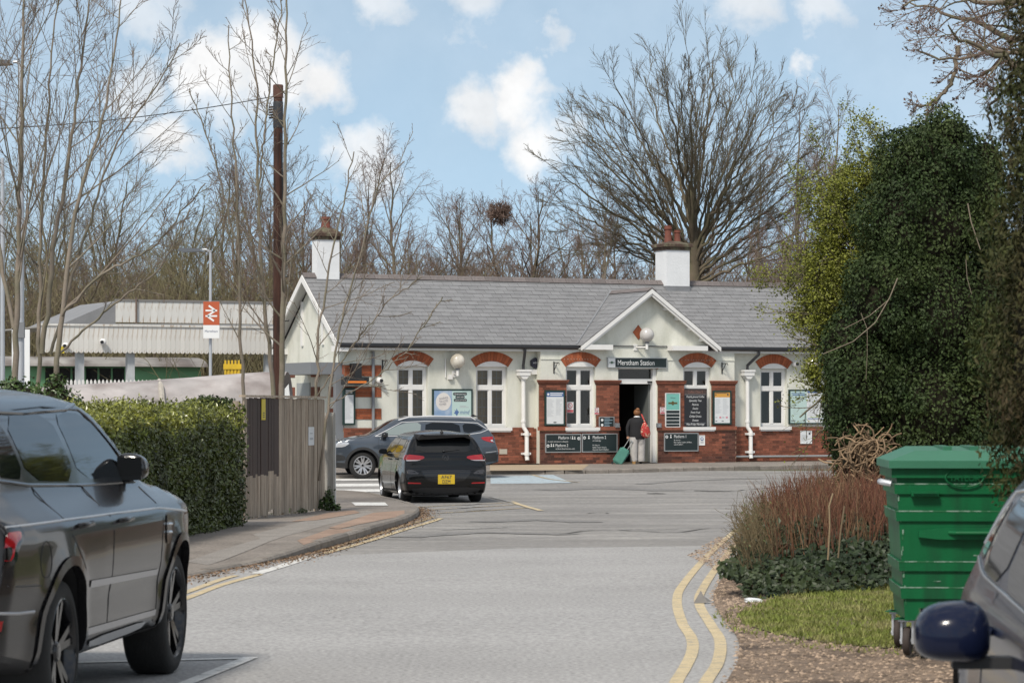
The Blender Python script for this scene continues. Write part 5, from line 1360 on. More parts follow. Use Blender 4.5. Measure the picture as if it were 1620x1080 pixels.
low_ = (Pq[:, 2] < 1.75) & (Pq[:, 0] < 4.12); Pq = Pq[~low_ | (r_.random(len(Pq)) < .10)]
V, Q = leaves(Pq, np.tile([0, -.3, 1.], (len(Pq), 1)), .036, .025, 73, .8)
tag(link('crown', np_mesh('crown', V, [Q], m_haw), hw), kind='stuff')
# conifer at the frame's edge
cf_ = thing('conifer', 'tall dark conifer with brown-tinged sprays standing over the green bin', 'tree', (3.98, 16.4, g(16.4)))
r_ = np.random.default_rng(9)
n = 120000; z = r_.uniform(1.05, 6.5, n); a = r_.uniform(math.pi * .5, math.pi * 1.75, n)
rad = np.interp(z, [.9, 1.3, 1.9, 3.2, 7.5], [.98, 1.13, 1.22, 1.14, .55]) * (1 + .05 * np.sin(z * 9 + a * 5) + .05 * np.sin(z * 23 - a * 9)) - .22 * r_.random(n) ** 2
P_ = np.c_[np.cos(a) * rad, np.sin(a) * rad, z]
tuft = np.repeat(P_[::10], 10, 0)[:n]; a = np.repeat(a[::10], 10)[:n]; P_ = tuft + r_.normal(0, .032, tuft.shape) * np.array([1, 1, 1.6])
V, Q = leaves(P_, np.c_[np.cos(a), np.sin(a), np.full(n, .25)], .050, .015, 91, .6, -1.2)
tag(link('crown', np_mesh('crown', V, [Q], m_conifer), cf_), kind='stuff')
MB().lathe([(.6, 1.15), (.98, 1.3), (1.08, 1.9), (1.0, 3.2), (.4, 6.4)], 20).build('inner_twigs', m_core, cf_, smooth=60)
MB().tube([(0, 0, -.05), (0, 0, 1.5)], [.14, .11], 9).build('trunk', m_bark_b, cf_)
# clipped hedge
HX = lambda y: np.interp(y, [18, 31, 42.6], [-5.75, -4.72, -4.02])
hg = thing('clipped_hedge', 'clipped evergreen hedge with rounded top coloured as sunlit along the pavement', 'hedge')
r_ = np.random.default_rng(10)
def hedge_pts(n):
    Y = r_.uniform(22, 42.6, n); base = g(Y) + .09
    f = r_.random(n)
    top = 1.66 + .05 * np.sin(Y * 1.3) + .035 * np.sin(Y * 3.7 + 1)
    s = r_.uniform(0, 1, n)       # profile: front face, rounded shoulder, top
    P = np.zeros((n, 3)); N_ = np.zeros((n, 3))
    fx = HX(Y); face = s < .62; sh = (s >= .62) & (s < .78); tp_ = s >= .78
    zz = base + (top - .22 - base) * (s / .62)
    P[face] = np.c_[fx[face] + .08 * (zz[face] - 1) * -.4, Y[face], zz[face]]; N_[face] = (1, -.25, .15)
    t = (s - .62) / .16 * math.pi / 2
    P[sh] = np.c_[fx[sh] - .22 + .22 * np.cos(t[sh]), Y[sh], top[sh] - .22 + .22 * np.sin(t[sh])]; N_[sh] = np.c_[np.cos(t[sh]), -.2 + 0 * t[sh], np.sin(t[sh])]
    u = (s - .78) / .22
    P[tp_] = np.c_[fx[tp_] - .22 - 1.5 * u[tp_], Y[tp_], top[tp_]]; N_[tp_] = (0, -.2, 1)
    lump_ = .05 * np.sin(P[:, 1] * 5.1 + P[:, 2] * 3) * np.sin(P[:, 2] * 6.3 + P[:, 1] * 1.7 + P[:, 0])
    P += r_.normal(0, .04, (n, 3)) + N_ * (lump_ - r_.random(n) ** 1.6 * .22)[:, None]
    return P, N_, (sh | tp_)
P_, N_, istop = hedge_pts(92000)
# the end facing the street corner
n = 9000; x = r_.uniform(0, 1.6, n); z = r_.uniform(0, 1, n)
Pe = np.c_[-4.02 - x, np.full(n, 42.62) + r_.normal(0, .04, n), g(42.6) + .09 + z * 1.8]; Ne = np.tile([0.1, 1, .1], (n, 1))
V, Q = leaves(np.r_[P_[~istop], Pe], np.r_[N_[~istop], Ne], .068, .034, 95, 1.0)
tag(link('foliage', np_mesh('foliage', V, [Q], m_hedge), hg), kind='stuff')
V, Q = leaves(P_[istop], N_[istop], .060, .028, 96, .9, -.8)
tag(link('top_foliage', np_mesh('top_foliage', V, [Q], m_hedge_sunlit), hg), kind='stuff')
vs = [];
for Y in (22, 31, 42.5):
    b = g(Y) + .05
    for (dx, z) in ((-.24, b), (-.24, 1.34), (-.40, 1.50), (-1.7, 1.50), (-1.7, b)): vs.append((float(HX(Y)) + dx, Y, z))
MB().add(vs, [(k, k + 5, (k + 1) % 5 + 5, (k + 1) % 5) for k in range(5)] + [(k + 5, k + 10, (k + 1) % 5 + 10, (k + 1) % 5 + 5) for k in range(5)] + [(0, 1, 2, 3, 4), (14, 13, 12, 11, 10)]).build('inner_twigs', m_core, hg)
# laurel bush and ivy behind the hedge
def leafy(name, label, ells, n, seed, L, Wd, m, jit=.6, cat='shrub', k=.75):
    o = thing(name, label, cat); P_, N_ = shell(ells, n, seed, .35, .25); V, Q = leaves(P_, N_, L, Wd, seed + 1, jit)
    tag(link('foliage', np_mesh('foliage', V, [Q], m), o), kind='stuff'); core('inner_twigs', ells, k, o, m_core); return o
m_laurel = leaf_mat('laurel_leaf', (.055, .095, .018), (.03, .055, .012), .4, .5)
leafy('laurel_bush', 'leafy green bush behind the hedge at the foot of the bare trees', [ell(30, 640, 47, 55, 38), ell(85, 645, 47, 45, 42), ell(-30, 650, 47, 60, 50), ell(90, 612, 47, 16, 22), ell(20, 612, 47, 20, 12)], 5200, 110, .075, .045, m_laurel)
leafy('ivy_clump', 'low ivy growing over the back fence between hedge and board fence', [ell(330, 640, 46, 32, 13), ell(360, 640, 46, 16, 10), ell(300, 642, 46, 16, 9)], 1800, 120, .05, .04, m_ivy)
leafy('weed_clump', 'small green weeds climbing the post at the end of the board fence', [ell(520, 792, 50, 9, 20), ell(508, 798, 50, 10, 8), ell(526, 802, 50, 12, 7)], 700, 130, .05, .035, m_laurel, k=.4)
leafy('weed_clump', 'low weeds along the foot of the board fence', [ell(440, 815, 48, 14, 5), ell(470, 808, 48.6, 18, 5), ell(410, 822, 46.5, 9, 4)], 700, 140, .035, .02, m_laurel, k=.3)
m_bright = leaf_mat('bright_leaf', (.13, .22, .03), (.08, .15, .02), .5)
leafy('laurel_shoot', 'bright green leafy shoot beside the tangle of cut branches', [ell(1337, 762, 36, 14, 22), ell(1345, 745, 36, 12, 12)], 420, 150, .085, .045, m_bright, k=.3)
# tangle of cut branches
tg = thing('branch_tangle', 'tangled heap of pale cut branches in front of the ivy', 'branches')
r_ = np.random.default_rng(14); n = 330
c = at(1368, 740, 35); sp = np.array([.22, .22, .30]); p = r_.normal(0, 1, (n, 3)); p /= np.maximum(1, np.linalg.norm(p, axis=1)[:, None] / 1.3); p = p * sp + np.array(c)
d = r_.normal(size=(n, 3)); d /= np.linalg.norm(d, axis=1)[:, None]; pts = np.zeros((n, 7, 3)); pts[:, 0] = p
cu = r_.normal(0, .35, (n, 3))
for j in range(1, 7):
    pts[:, j] = pts[:, j - 1] + d * .06; d = d + cu + r_.normal(0, .15, (n, 3)) - (pts[:, j] - np.array(c)) * .9; d /= np.linalg.norm(d, axis=1)[:, None]
V, Q = tubes([(pts, np.broadcast_to(r_.uniform(.006, .013, (n, 1)), (n, 7)), 5)])
tag(link('cut_branches', np_mesh('cut_branches', V, [Q], mat('cut_branch', (.25, .17, .10), .9, isl=.45, var=.2, vscale=6), True), tg), kind='stuff')
core('inner_twigs', [(c.x, c.y + .1, c.z - .1, .3, .25, .38)], 1., tg, m_core)
# red-stemmed shrub with ivy at its foot
m_redstem = mat('red_stem', (.135, .050, .028), .75, isl=.5, col2=(.16, .10, .05), c2scale=2)
m_palestem = mat('pale_stem', (.26, .19, .11), .85, isl=.35)
rs = thing('red_stem_shrub', 'bank of thin red-brown bare stems beside the double yellow lines', 'shrub')
poly = np.array([(2.12, 25.9), (3.9, 28.3), (5.3, 36.5), (4.6, 38.5), (3.25, 36), (2.45, 29)])
r_ = np.random.default_rng(15)
P_ = r_.uniform(poly.min(0), poly.max(0), (9000, 2)); P_ = P_[in_poly(P_, poly)][:3000]; n = len(P_)
edge = np.clip((P_[:, 0] - 2.05 - (P_[:, 1] - 25.9) * .07) / .9, .0, 1)
H = r_.uniform(.62, .98, n) * (.62 + .38 * edge); ln = r_.normal(0, .12, (n, 2)) + np.c_[-.22 * (1 - edge), -.12 * (1 - edge)]
base = np.c_[P_, g(P_[:, 1])]
pts = np.stack([base + np.c_[ln * (t ** 1.5) * H[:, None] + r_.normal(0, .012, (n, 2)) * t, H * t] for t in (0, .3, .6, .85, 1.)], 1)
rad = np.linspace(.0065, .0028, 5)[None].repeat(n, 0)
s1 = ramify(pts, rad, 2, .35, .95, .35, .12, .25, .5, 4, .04, .06, .7, 16, rmin=.0026)
left = edge < .45
V, Q = tubes([(pts[~left], rad[~left], 3), (s1[0][np.repeat(~left, 2)], s1[1][np.repeat(~left, 2)], 3)])
tag(link('red_stems', np_mesh('red_stems', V, [Q], m_redstem, True), rs), kind='stuff')
tw = ramify(pts[left], rad[left], 6, .2, 1., .7, .25, .3, .6, 5, .0, .15, .7, 17, rmin=.0024)
V, Q = tubes([(pts[left], rad[left] * 1.2, 3), (*tw, 3)])
tag(link('brown_twigs', np_mesh('brown_twigs', V, [Q], mat('brown_twig', (.14, .105, .055), .9, isl=.4), True), rs), kind='stuff')
for i, (pp, r0) in enumerate((([(1310, 885), (1313, 830), (1312, 800), (1318, 780)], .016), ([(1326, 882), (1330, 840), (1336, 800)], .014), ([(1212, 875), (1232, 905)], .015), ([(1204, 893), (1222, 908)], .014), ([(1222, 868), (1240, 900)], .012), ([(1275, 880), (1290, 890), (1310, 878)], .009), ([(1276, 862), (1285, 875)], .008))):
    Yq = 26.6 + i * .1; MB().tube([at(px, py, Yq) for px, py in pp], r0 * .62, 6).build('cut_stem', m_palestem, rs, smooth=60)
pk = tw[0][::3, -1]; pk = pk[pk[:, 2] > .25]
V, Q = leaves(pk, np.tile([0, -.3, 1.], (len(pk), 1)), .03, .018, 18, .8)
tag(link('small_leaves', np_mesh('small_leaves', V, [Q], leaf_mat('privet_leaf', (.055, .075, .02), (.1, .11, .03)), False), rs), kind='stuff')
MB().poly([(p[0] * .9 + 3.5 * .1, p[1] * .9 + 32 * .1, g(p[1]) + .05) for p in poly]).build('inner_soil', m_core, rs)
# ivy carpet along its front
fr = np.array([(1.86, 25.9), (2.1, 25.2), (3.2, 26.3), (4.6, 27.8), (5.4, 29.0), (5.5, 30.6), (3.7, 29.6), (2.7, 28.2)])
P_ = r_.uniform(fr.min(0), fr.max(0), (30000, 2)); P_ = P_[in_poly(P_, fr)][:9500]; n = len(P_)
dep = np.clip((P_[:, 1] - (25.2 + (P_[:, 0] - 2.1) * .9)) / 1.8, 0, 1)
hgt = (.03 + .50 * dep ** .8) * (1 + .2 * np.sin(P_[:, 0] * 7) * np.sin(P_[:, 1] * 5))
P3_ = np.c_[P_, g(P_[:, 1]) + hgt * r_.uniform(.7, 1.05, n)]
V, Q = leaves(P3_, np.tile([-.1, -.75, .7], (n, 1)), .062, .055, 19, .55)
ic = link('ivy_ground_cover', np_mesh('ivy_ground_cover', V, [Q], leaf_mat('ground_ivy', (.018, .031, .012), (.034, .048, .018), .5, .3))); tag(ic, kind='stuff')
# ------------------------------------------------------------------ cars
def interp(tab, x):
    a = np.array(tab, float); return np.interp(x, a[:, 0], a[:, 1])
def chaikin(P, n=2, closed=True):
    P = [np.array(p, float) for p in P]
    for _ in range(n):
        Q = []
        for i in range(len(P) if closed else len(P) - 1):
            a, b = P[i], P[(i + 1) % len(P)]; Q += [a * .8 + b * .2, a * .2 + b * .8]
        P = Q
    return [tuple(p) for p in P]
m_tyre = mat('tyre_rubber', (.012, .012, .012), .85, var=.2, vscale=20, bump=.2, bscale=60)
m_cglass = mat('dark_car_glass', (.006, .007, .008), .03, spec=.45)
m_chrome = mat('bright_trim', (.62, .62, .63), .18, .9)
m_blackgloss = mat('gloss_black', (.008, .008, .009), .15, coat=.3)
m_plastic = mat('black_plastic', (.014, .014, .015), .6)
m_lamp_red = mat('tail_lamp_red', (.30, .008, .012), .12, coat=.6)
m_lamp_cl = mat('clear_lamp', (.50, .51, .53), .1, .3, coat=.8)
def paint_mat(name, c, rough=.28, metal=.35):
    return mat(name, c, rough, metal, coat=1.0, var=.03, vscale=3)
class Car:
    def __init__(s, name, label, spec, paint, loc, heading, group=None):
        s.root = thing(name, label, 'car', loc, heading, group); s.sp = spec; s.paint = paint
        s.body()
    def body(s):
        sp = s.sp; prof = sp['prof']
        # dense profile by arc length, rear bottom -> front bottom
        P = np.array(chaikin(prof, 2, closed=False)); d = np.r_[0, np.cumsum(np.linalg.norm(np.diff(P, axis=0), axis=1))]
        n = sp.get('rings', 120); t = np.linspace(0, d[-1], n); px, pz = np.interp(t, d, P[:, 0]), np.interp(t, d, P[:, 1])
        W = sp['W']; K = sp.get('levels', 34); nt = 10
        V = []; m = 2 * K + 2 * nt - 1
        zmax = max(pz)
        lev = np.linspace(0, 1, K)
        for x, zt in zip(px, pz):
            zr = interp(sp['sill'], x); zt = max(zt, zr + .01)
            p = interp(sp['plan'], x)
            zs = zr + (zmax - zr) * lev; zs = np.minimum(zs, zt)
            ys = interp(W, zs) * p
            # flare over the wheels
            for wx in (sp['fa'], sp['ra']):
                rr = np.sqrt((x - wx) ** 2 + (zs - sp['wr']) ** 2); ys = ys + sp.get('flare', .025) * np.exp(-((rr - sp['ar']) / .09) ** 2)
            right = [(x, -y, z) for y, z in zip(ys, zs)]
            top = []
            for k in range(1, nt):
                f = -1 + 2 * k / nt; top.append((x, ys[-1] * f, zt + sp.get('crown', .03) * (1 - f * f)))
            left_ = [(x, y, z) for y, z in zip(ys[::-1], zs[::-1])]
            bot = [(x, ys[0] * (1 - 2 * k / nt), zr - .0) for k in range(1, nt)]
            ring = right + top + left_ + bot; V.append(ring)
        m = len(V[0]); vs = [v for r in V for v in r]
        fs = [(i * m + k, i * m + (k + 1) % m, (i + 1) * m + (k + 1) % m, (i + 1) * m + k) for i in range(n - 1) for k in range(m)]
        fs.append(tuple(range(m - 1, -1, -1))); fs.append(tuple((n - 1) * m + k for k in range(m)))
        bm = bmesh.new(); bv = [bm.verts.new(v) for v in vs]
        for f in fs:
            try: bm.faces.new([bv[i] for i in f])
            except ValueError: pass
        bmesh.ops.remove_doubles(bm, verts=bm.verts, dist=.004)
        bmesh.ops.dissolve_degenerate(bm, edges=bm.edges, dist=.002)
        for _ in range(sp.get('smooth', 3)): bmesh.ops.smooth_vert(bm, verts=bm.verts, factor=.5, use_axis_x=True, use_axis_y=True, use_axis_z=True)
        bmesh.ops.triangulate(bm, faces=[f for f in bm.faces if len(f.verts) > 4])
        bmesh.ops.recalc_face_normals(bm, faces=bm.faces)
        s.bvh = BVHTree.FromBMesh(bm)
        me = bpy.data.meshes.new('body'); bm.to_mesh(me); bm.free(); me.materials.append(s.paint); me.materials.append(m_plastic)
        ob = link('body', me)
        # cut the wheel arches
        cut = MB()
        for wx in (sp['fa'], sp['ra']):
            for sd in (-1, 1):
                M = Matrix.Translation((wx, sd * (sp['hw'] + .2), sp['wr'] + .01)) @ Matrix.Rotation(R(90) * sd, 4, 'X')
                cut.lathe([(sp['ar'], 0), (sp['ar'], .52)], 40, M)
        cme = cut.mesh('cutter', m_plastic, merge=True); co = link('cutter', cme)
        md = ob.modifiers.new('arches', 'BOOLEAN'); md.object = co; md.operation = 'DIFFERENCE'; md.solver = 'EXACT'
        dg = bpy.context.evaluated_depsgraph_get(); dg.update()
        new = bpy.data.meshes.new_from_object(ob.evaluated_get(dg)); ob.modifiers.clear()
        ob.data = new; bpy.data.objects.remove(co)
        new.materials.clear(); new.materials.append(s.paint); new.materials.append(m_plastic)
        mi = []
        for p in new.polygons:
            c = p.center; inside = any((c.x - wx) ** 2 + (c.z - sp['wr'] - .01) ** 2 < (sp['ar'] + .03) ** 2 for wx in (sp['fa'], sp['ra']))
            mi.append(1 if inside or c.z < interp(sp['sill'], c.x) + sp.get('under', .03) else 0)
        new.polygons.foreach_set('material_index', mi); set_smooth(new, 38)
        ob.parent = s.root; s.ob = ob
    def patch(s, name, poly, view, m, off=.004, side=1, step=.07, parent=None, rnd=2, thick=0.):
        """project outline POLY on the body. view 'side': (x,z); 'end': (y,z) from the rear (side=-1) or front (1); 'top': (x,y)"""
        pts = chaikin(poly, rnd) if rnd else poly
        bm = bmesh.new(); vs = [bm.verts.new((p[0], p[1], 0)) for p in pts]
        bm.faces.new(vs); A = np.array(pts); lo, hi = A.min(0), A.max(0)
        for ax in (0, 1):
            q = lo[ax] + step
            while q < hi[ax]:
                co = [0, 0, 0]; no = [0, 0, 0]; co[ax] = q; no[ax] = 1
                bmesh.ops.bisect_plane(bm, geom=bm.verts[:] + bm.edges[:] + bm.faces[:], plane_co=co, plane_no=no); q += step
        for v in bm.verts:
            a, b = v.co.x, v.co.y
            if view == 'side': o, d = Vector((a, side * 3, b)), Vector((0, -side, 0))
            elif view == 'end': o, d = Vector((side * 6, a, b)), Vector((-side, 0, 0))
            else: o, d = Vector((a, b, 4)), Vector((0, 0, -1))
            h = s.bvh.ray_cast(o, d)
            if h[0] is None: h = s.bvh.find_nearest(o + d * (2.0 if view == 'side' else 3.5)); 
            v.co = h[0] - d * off + h[1] * .0
        bmesh.ops.recalc_face_normals(bm, faces=bm.faces)
        dref = {'side': Vector((0, side, 0)), 'end': Vector((side, 0, 0)), 'top': Vector((0, 0, 1))}[view]
        if sum((f.normal.dot(dref) for f in bm.faces)) < 0: bmesh.ops.reverse_faces(bm, faces=bm.faces)
        if thick:
            r = bmesh.ops.extrude_face_region(bm, geom=bm.faces[:]); 
            for v in [e for e in r['geom'] if isinstance(e, bmesh.types.BMVert)]: v.co += dref * thick
            bmesh.ops.recalc_face_normals(bm, faces=bm.faces)
        me = bpy.data.meshes.new(name); bm.to_mesh(me); bm.free(); me.materials.append(m); set_smooth(me, 35)
        return link(name, me, parent or s.root)
    def hit(s, p, view, side=1, off=0.):
        a, b = p
        o, d = {'side': (Vector((a, side * 3, b)), Vector((0, -side, 0))), 'end': (Vector((side * 6, a, b)), Vector((-side, 0, 0))), 'top': (Vector((a, b, 4)), Vector((0, 0, -1)))}[view]
        h = s.bvh.ray_cast(o, d)
        if h[0] is None: h = s.bvh.find_nearest(o + d * 2)
        return h[0] - d * off
    def strip(s, name, path, view, m, r=.006, side=1, off=.003, parent=None, n=None, closed=False, sides=6):
        P = [np.array(p, float) for p in path]
        if closed: P = P + [P[0]]
        out = []
        for a, b in zip(P[:-1], P[1:]):
            k = max(1, int(np.linalg.norm(b - a) / .08))
            out += [tuple(a + (b - a) * j / k) for j in range(k)]
        out.append(tuple(P[-1]))
        return MB().tube([s.hit(p, view, side, off) for p in out], r, sides).build(name, m, parent or s.root, smooth=50)
    def wheels(s, rim_m, spokes=5, rimr=.24, twin=True, width=.25, hub_m=None, steer=0., blk=False):
        sp = s.sp; wr = sp['wr']
        for wx in (sp['fa'], sp['ra']):
            for sd in (-1, 1):
                w = link('wheel', None, s.root, (wx, sd * (sp['hw'] - .02), wr), (0, 0, (steer if wx == sp['fa'] else 0) + (0 if sd > 0 else math.pi)))
                RX = Matrix.Rotation(R(-90), 4, 'X')    # z axis -> +y (outwards)
                q = rimr
                MB().lathe([(q, -.01), (q + .012, .0), (wr - .055, -.004), (wr - .02, -.015), (wr, -.045), (wr, -width + .045), (wr - .02, -width + .015), (wr - .05, -width), (q, -width + .01)], 44, RX, cap=False).build('tyre', m_tyre, w, smooth=50)
                rm = MB()
                rm.lathe([(q + .004, -.008), (q - .008, -.004), (q - .018, -.02), (q - .03, -.10), (q - .035, -width + .03)], 44, RX, cap=False)
                rm.lathe([(.001, -.03), (.045, -.03), (.06, -.045), (.065, -.08)], 20, RX, cap=False)
                for k in range(spokes):
                    a0 = 2 * math.pi * k / spokes
                    for j, da in enumerate(((-.17, .17) if twin else (0,))):
                        for (ta, tb, wa, wb) in (((a0 + da * .35), (a0 + da), .022, .018 if twin else .03),):
                            p0 = Vector((math.sin(ta) * .05, -.045, math.cos(ta) * .05)); p1 = Vector((math.sin(tb) * (q - .012), -.022, math.cos(tb) * (q - .012)))
                            t = (p1 - p0).normalized(); nn = t.cross(Vector((0, 1, 0))).normalized()
                            hw0, hw1 = (wa, wb)
                            vs = []
                            for p, hw in ((p0, hw0), (p1, hw1)):
                                vs += [p - nn * hw, p + nn * hw, p + nn * hw * .6 + Vector((0, -.04, 0)), p - nn * hw * .6 + Vector((0, -.04, 0))]
                            rm.add(vs, [(0, 1, 5, 4), (1, 2, 6, 5), (3, 0, 4, 7), (2, 3, 7, 6)])
                rm.build('rim', rim_m, w, smooth=35)
                MB().lathe([(.001, -.115), (q - .06, -.115), (q - .06, -.13)], 30, RX).build('brake_disc', mat('brake_disc', (.06, .058, .055), .5, .6), w)
                MB().lathe([(.001, -.027), (.03, -.028), (.032, -.034)], 16, RX).build('hub_cap', hub_m or m_blackgloss, w, smooth=50)
    def arch_lip(s, m, w=.05, off=.006, sides=(-1, 1), a0=-12, a1=192, grow=0.):
        sp = s.sp
        for wx in (sp['fa'], sp['ra']):
            for sd in sides:
                A = [R(a0 + (a1 - a0) * k / 26) for k in range(27)]; ra = sp['ar'] - .007
                inn = [(wx + ra * math.cos(a), sp['wr'] + .01 + ra * math.sin(a)) for a in A]; out = [(wx + (ra + w + .007) * math.cos(a), sp['wr'] + .01 + (ra + w + .007) * math.sin(a)) for a in A]
                vs = []
                for p in inn + out:
                    vs.append(s.hit((p[0], max(p[1], interp(sp['sill'], p[0]) + .02)), 'side', sd, off))
                n = len(inn); lip = [Vector(v) - Vector((0, sd * .05, 0)) for v in vs[:n]]
                V = vs + lip; fs = [(k, k + 1, n + k + 1, n + k) for k in range(n - 1)] + [(k, 2 * n + k, 2 * n + k + 1, k + 1) for k in range(n - 1)]
                if sd < 0: fs = [f[::-1] for f in fs]
                MB().add(V, fs).build('wheel_arch_trim', m, s.root, smooth=50)
    def mirror(s, x, z, y, m, size=(.10, .20, .15), sides=(-1, 1), glass=True, out=.10, tilt=0.):
        for sd in sides:
            o = link('door_mirror', None, s.root, (x, sd * (y + out), z), (0, 0, sd * tilt))
            b = bmesh.new(); bmesh.ops.create_uvsphere(b, u_segments=20, v_segments=14, radius=1)
            for v in b.verts:
                c = v.co; sx = c.x
                c.x = (abs(sx) ** .8) * (1 if sx > 0 else -.25) * size[0]
                c.y = math.copysign(abs(c.y) ** .7, c.y) * size[1] / 2; fo = .5 + sd * c.y / size[1]; c.z = math.copysign(abs(c.z) ** (.85 if c.z > 0 else .55), c.z) * size[2] / 2 * ((1.08 - .22 * fo) if c.z > 0 else (.82 - .12 * fo))
            me = bpy.data.meshes.new('housing'); b.to_mesh(me); b.free(); me.materials.append(m); set_smooth(me); link('housing', me, o)
            MB().box(-.30 * size[0], -.22 * size[0], -size[1] * .40, size[1] * .40, -size[2] * .36, size[2] * .36).build('mirror_glass', m_cglass, o)
            MB().box(-.03, .05, min(-sd * (out + .06), 0), max(-sd * (out + .06), 0), -size[2] * .47, -size[2] * .30).build('mirror_arm', m_plastic, o)
    def handle(s, x, z, sides, m, L=.2):
        for sd in sides:
            c = s.hit((x, z), 'side', sd, 0.0)
            MB().tube([c + Vector((-L / 2, sd * .004, -.002)), c + Vector((-L / 2 + .02, sd * .03, 0)), c + Vector((L / 2 - .02, sd * .032, .002)), c + Vector((L / 2, sd * .004, .0))], [.012, .016, .016, .012], 8).build('door_handle', m, s.root, smooth=50)

# ---------------- dark grey SUV parked close by on the left
SUV = dict(fa=1.46, ra=-1.46, wr=.39, ar=.455, hw=.975, flare=.028, rings=170, levels=46, smooth=3, crown=.025, under=.05,
    prof=[(-2.44, .36), (-2.50, .48), (-2.51, .66), (-2.46, .80), (-2.42, .86), (-2.41, 1.10), (-2.37, 1.26), (-2.15, 1.60), (-2.06, 1.71), (-1.9, 1.735), (-1.4, 1.765), (-.7, 1.785), (-.05, 1.78), (.30, 1.745), (.48, 1.70), (1.12, 1.275), (1.22, 1.235), (1.45, 1.205), (1.8, 1.155), (2.1, 1.06), (2.25, .93), (2.30, .72), (2.27, .45), (2.2, .34)],
    W=[(.2, .84), (.34, .90), (.42, .935), (.55, .945), (.64, .948), (.72, .972), (.86, .982), (1.0, .985), (1.06, .975), (1.10, .935), (1.15, .875), (1.20, .815), (1.235, .782), (1.30, .765), (1.45, .715), (1.58, .66), (1.66, .61), (1.72, .54), (1.76, .44), (1.80, .30)],
    plan=[(-2.52, .80), (-2.46, .875), (-2.34, .93), (-2.0, .968), (-1.5, .992), (-.6, 1.), (1.0, 1.), (1.6, .985), (1.95, .945), (2.15, .88), (2.3, .76)],
    sill=[(-2.6, .42), (-2.1, .34), (-1.9, .30), (1.9, .30), (2.3, .36)])
m_suv = mat('dark_grey_metallic', (.014, .0135, .0145), .2, .0, spec=.2, coat=.36, var=.03, vscale=3)
hd = R(5.0)
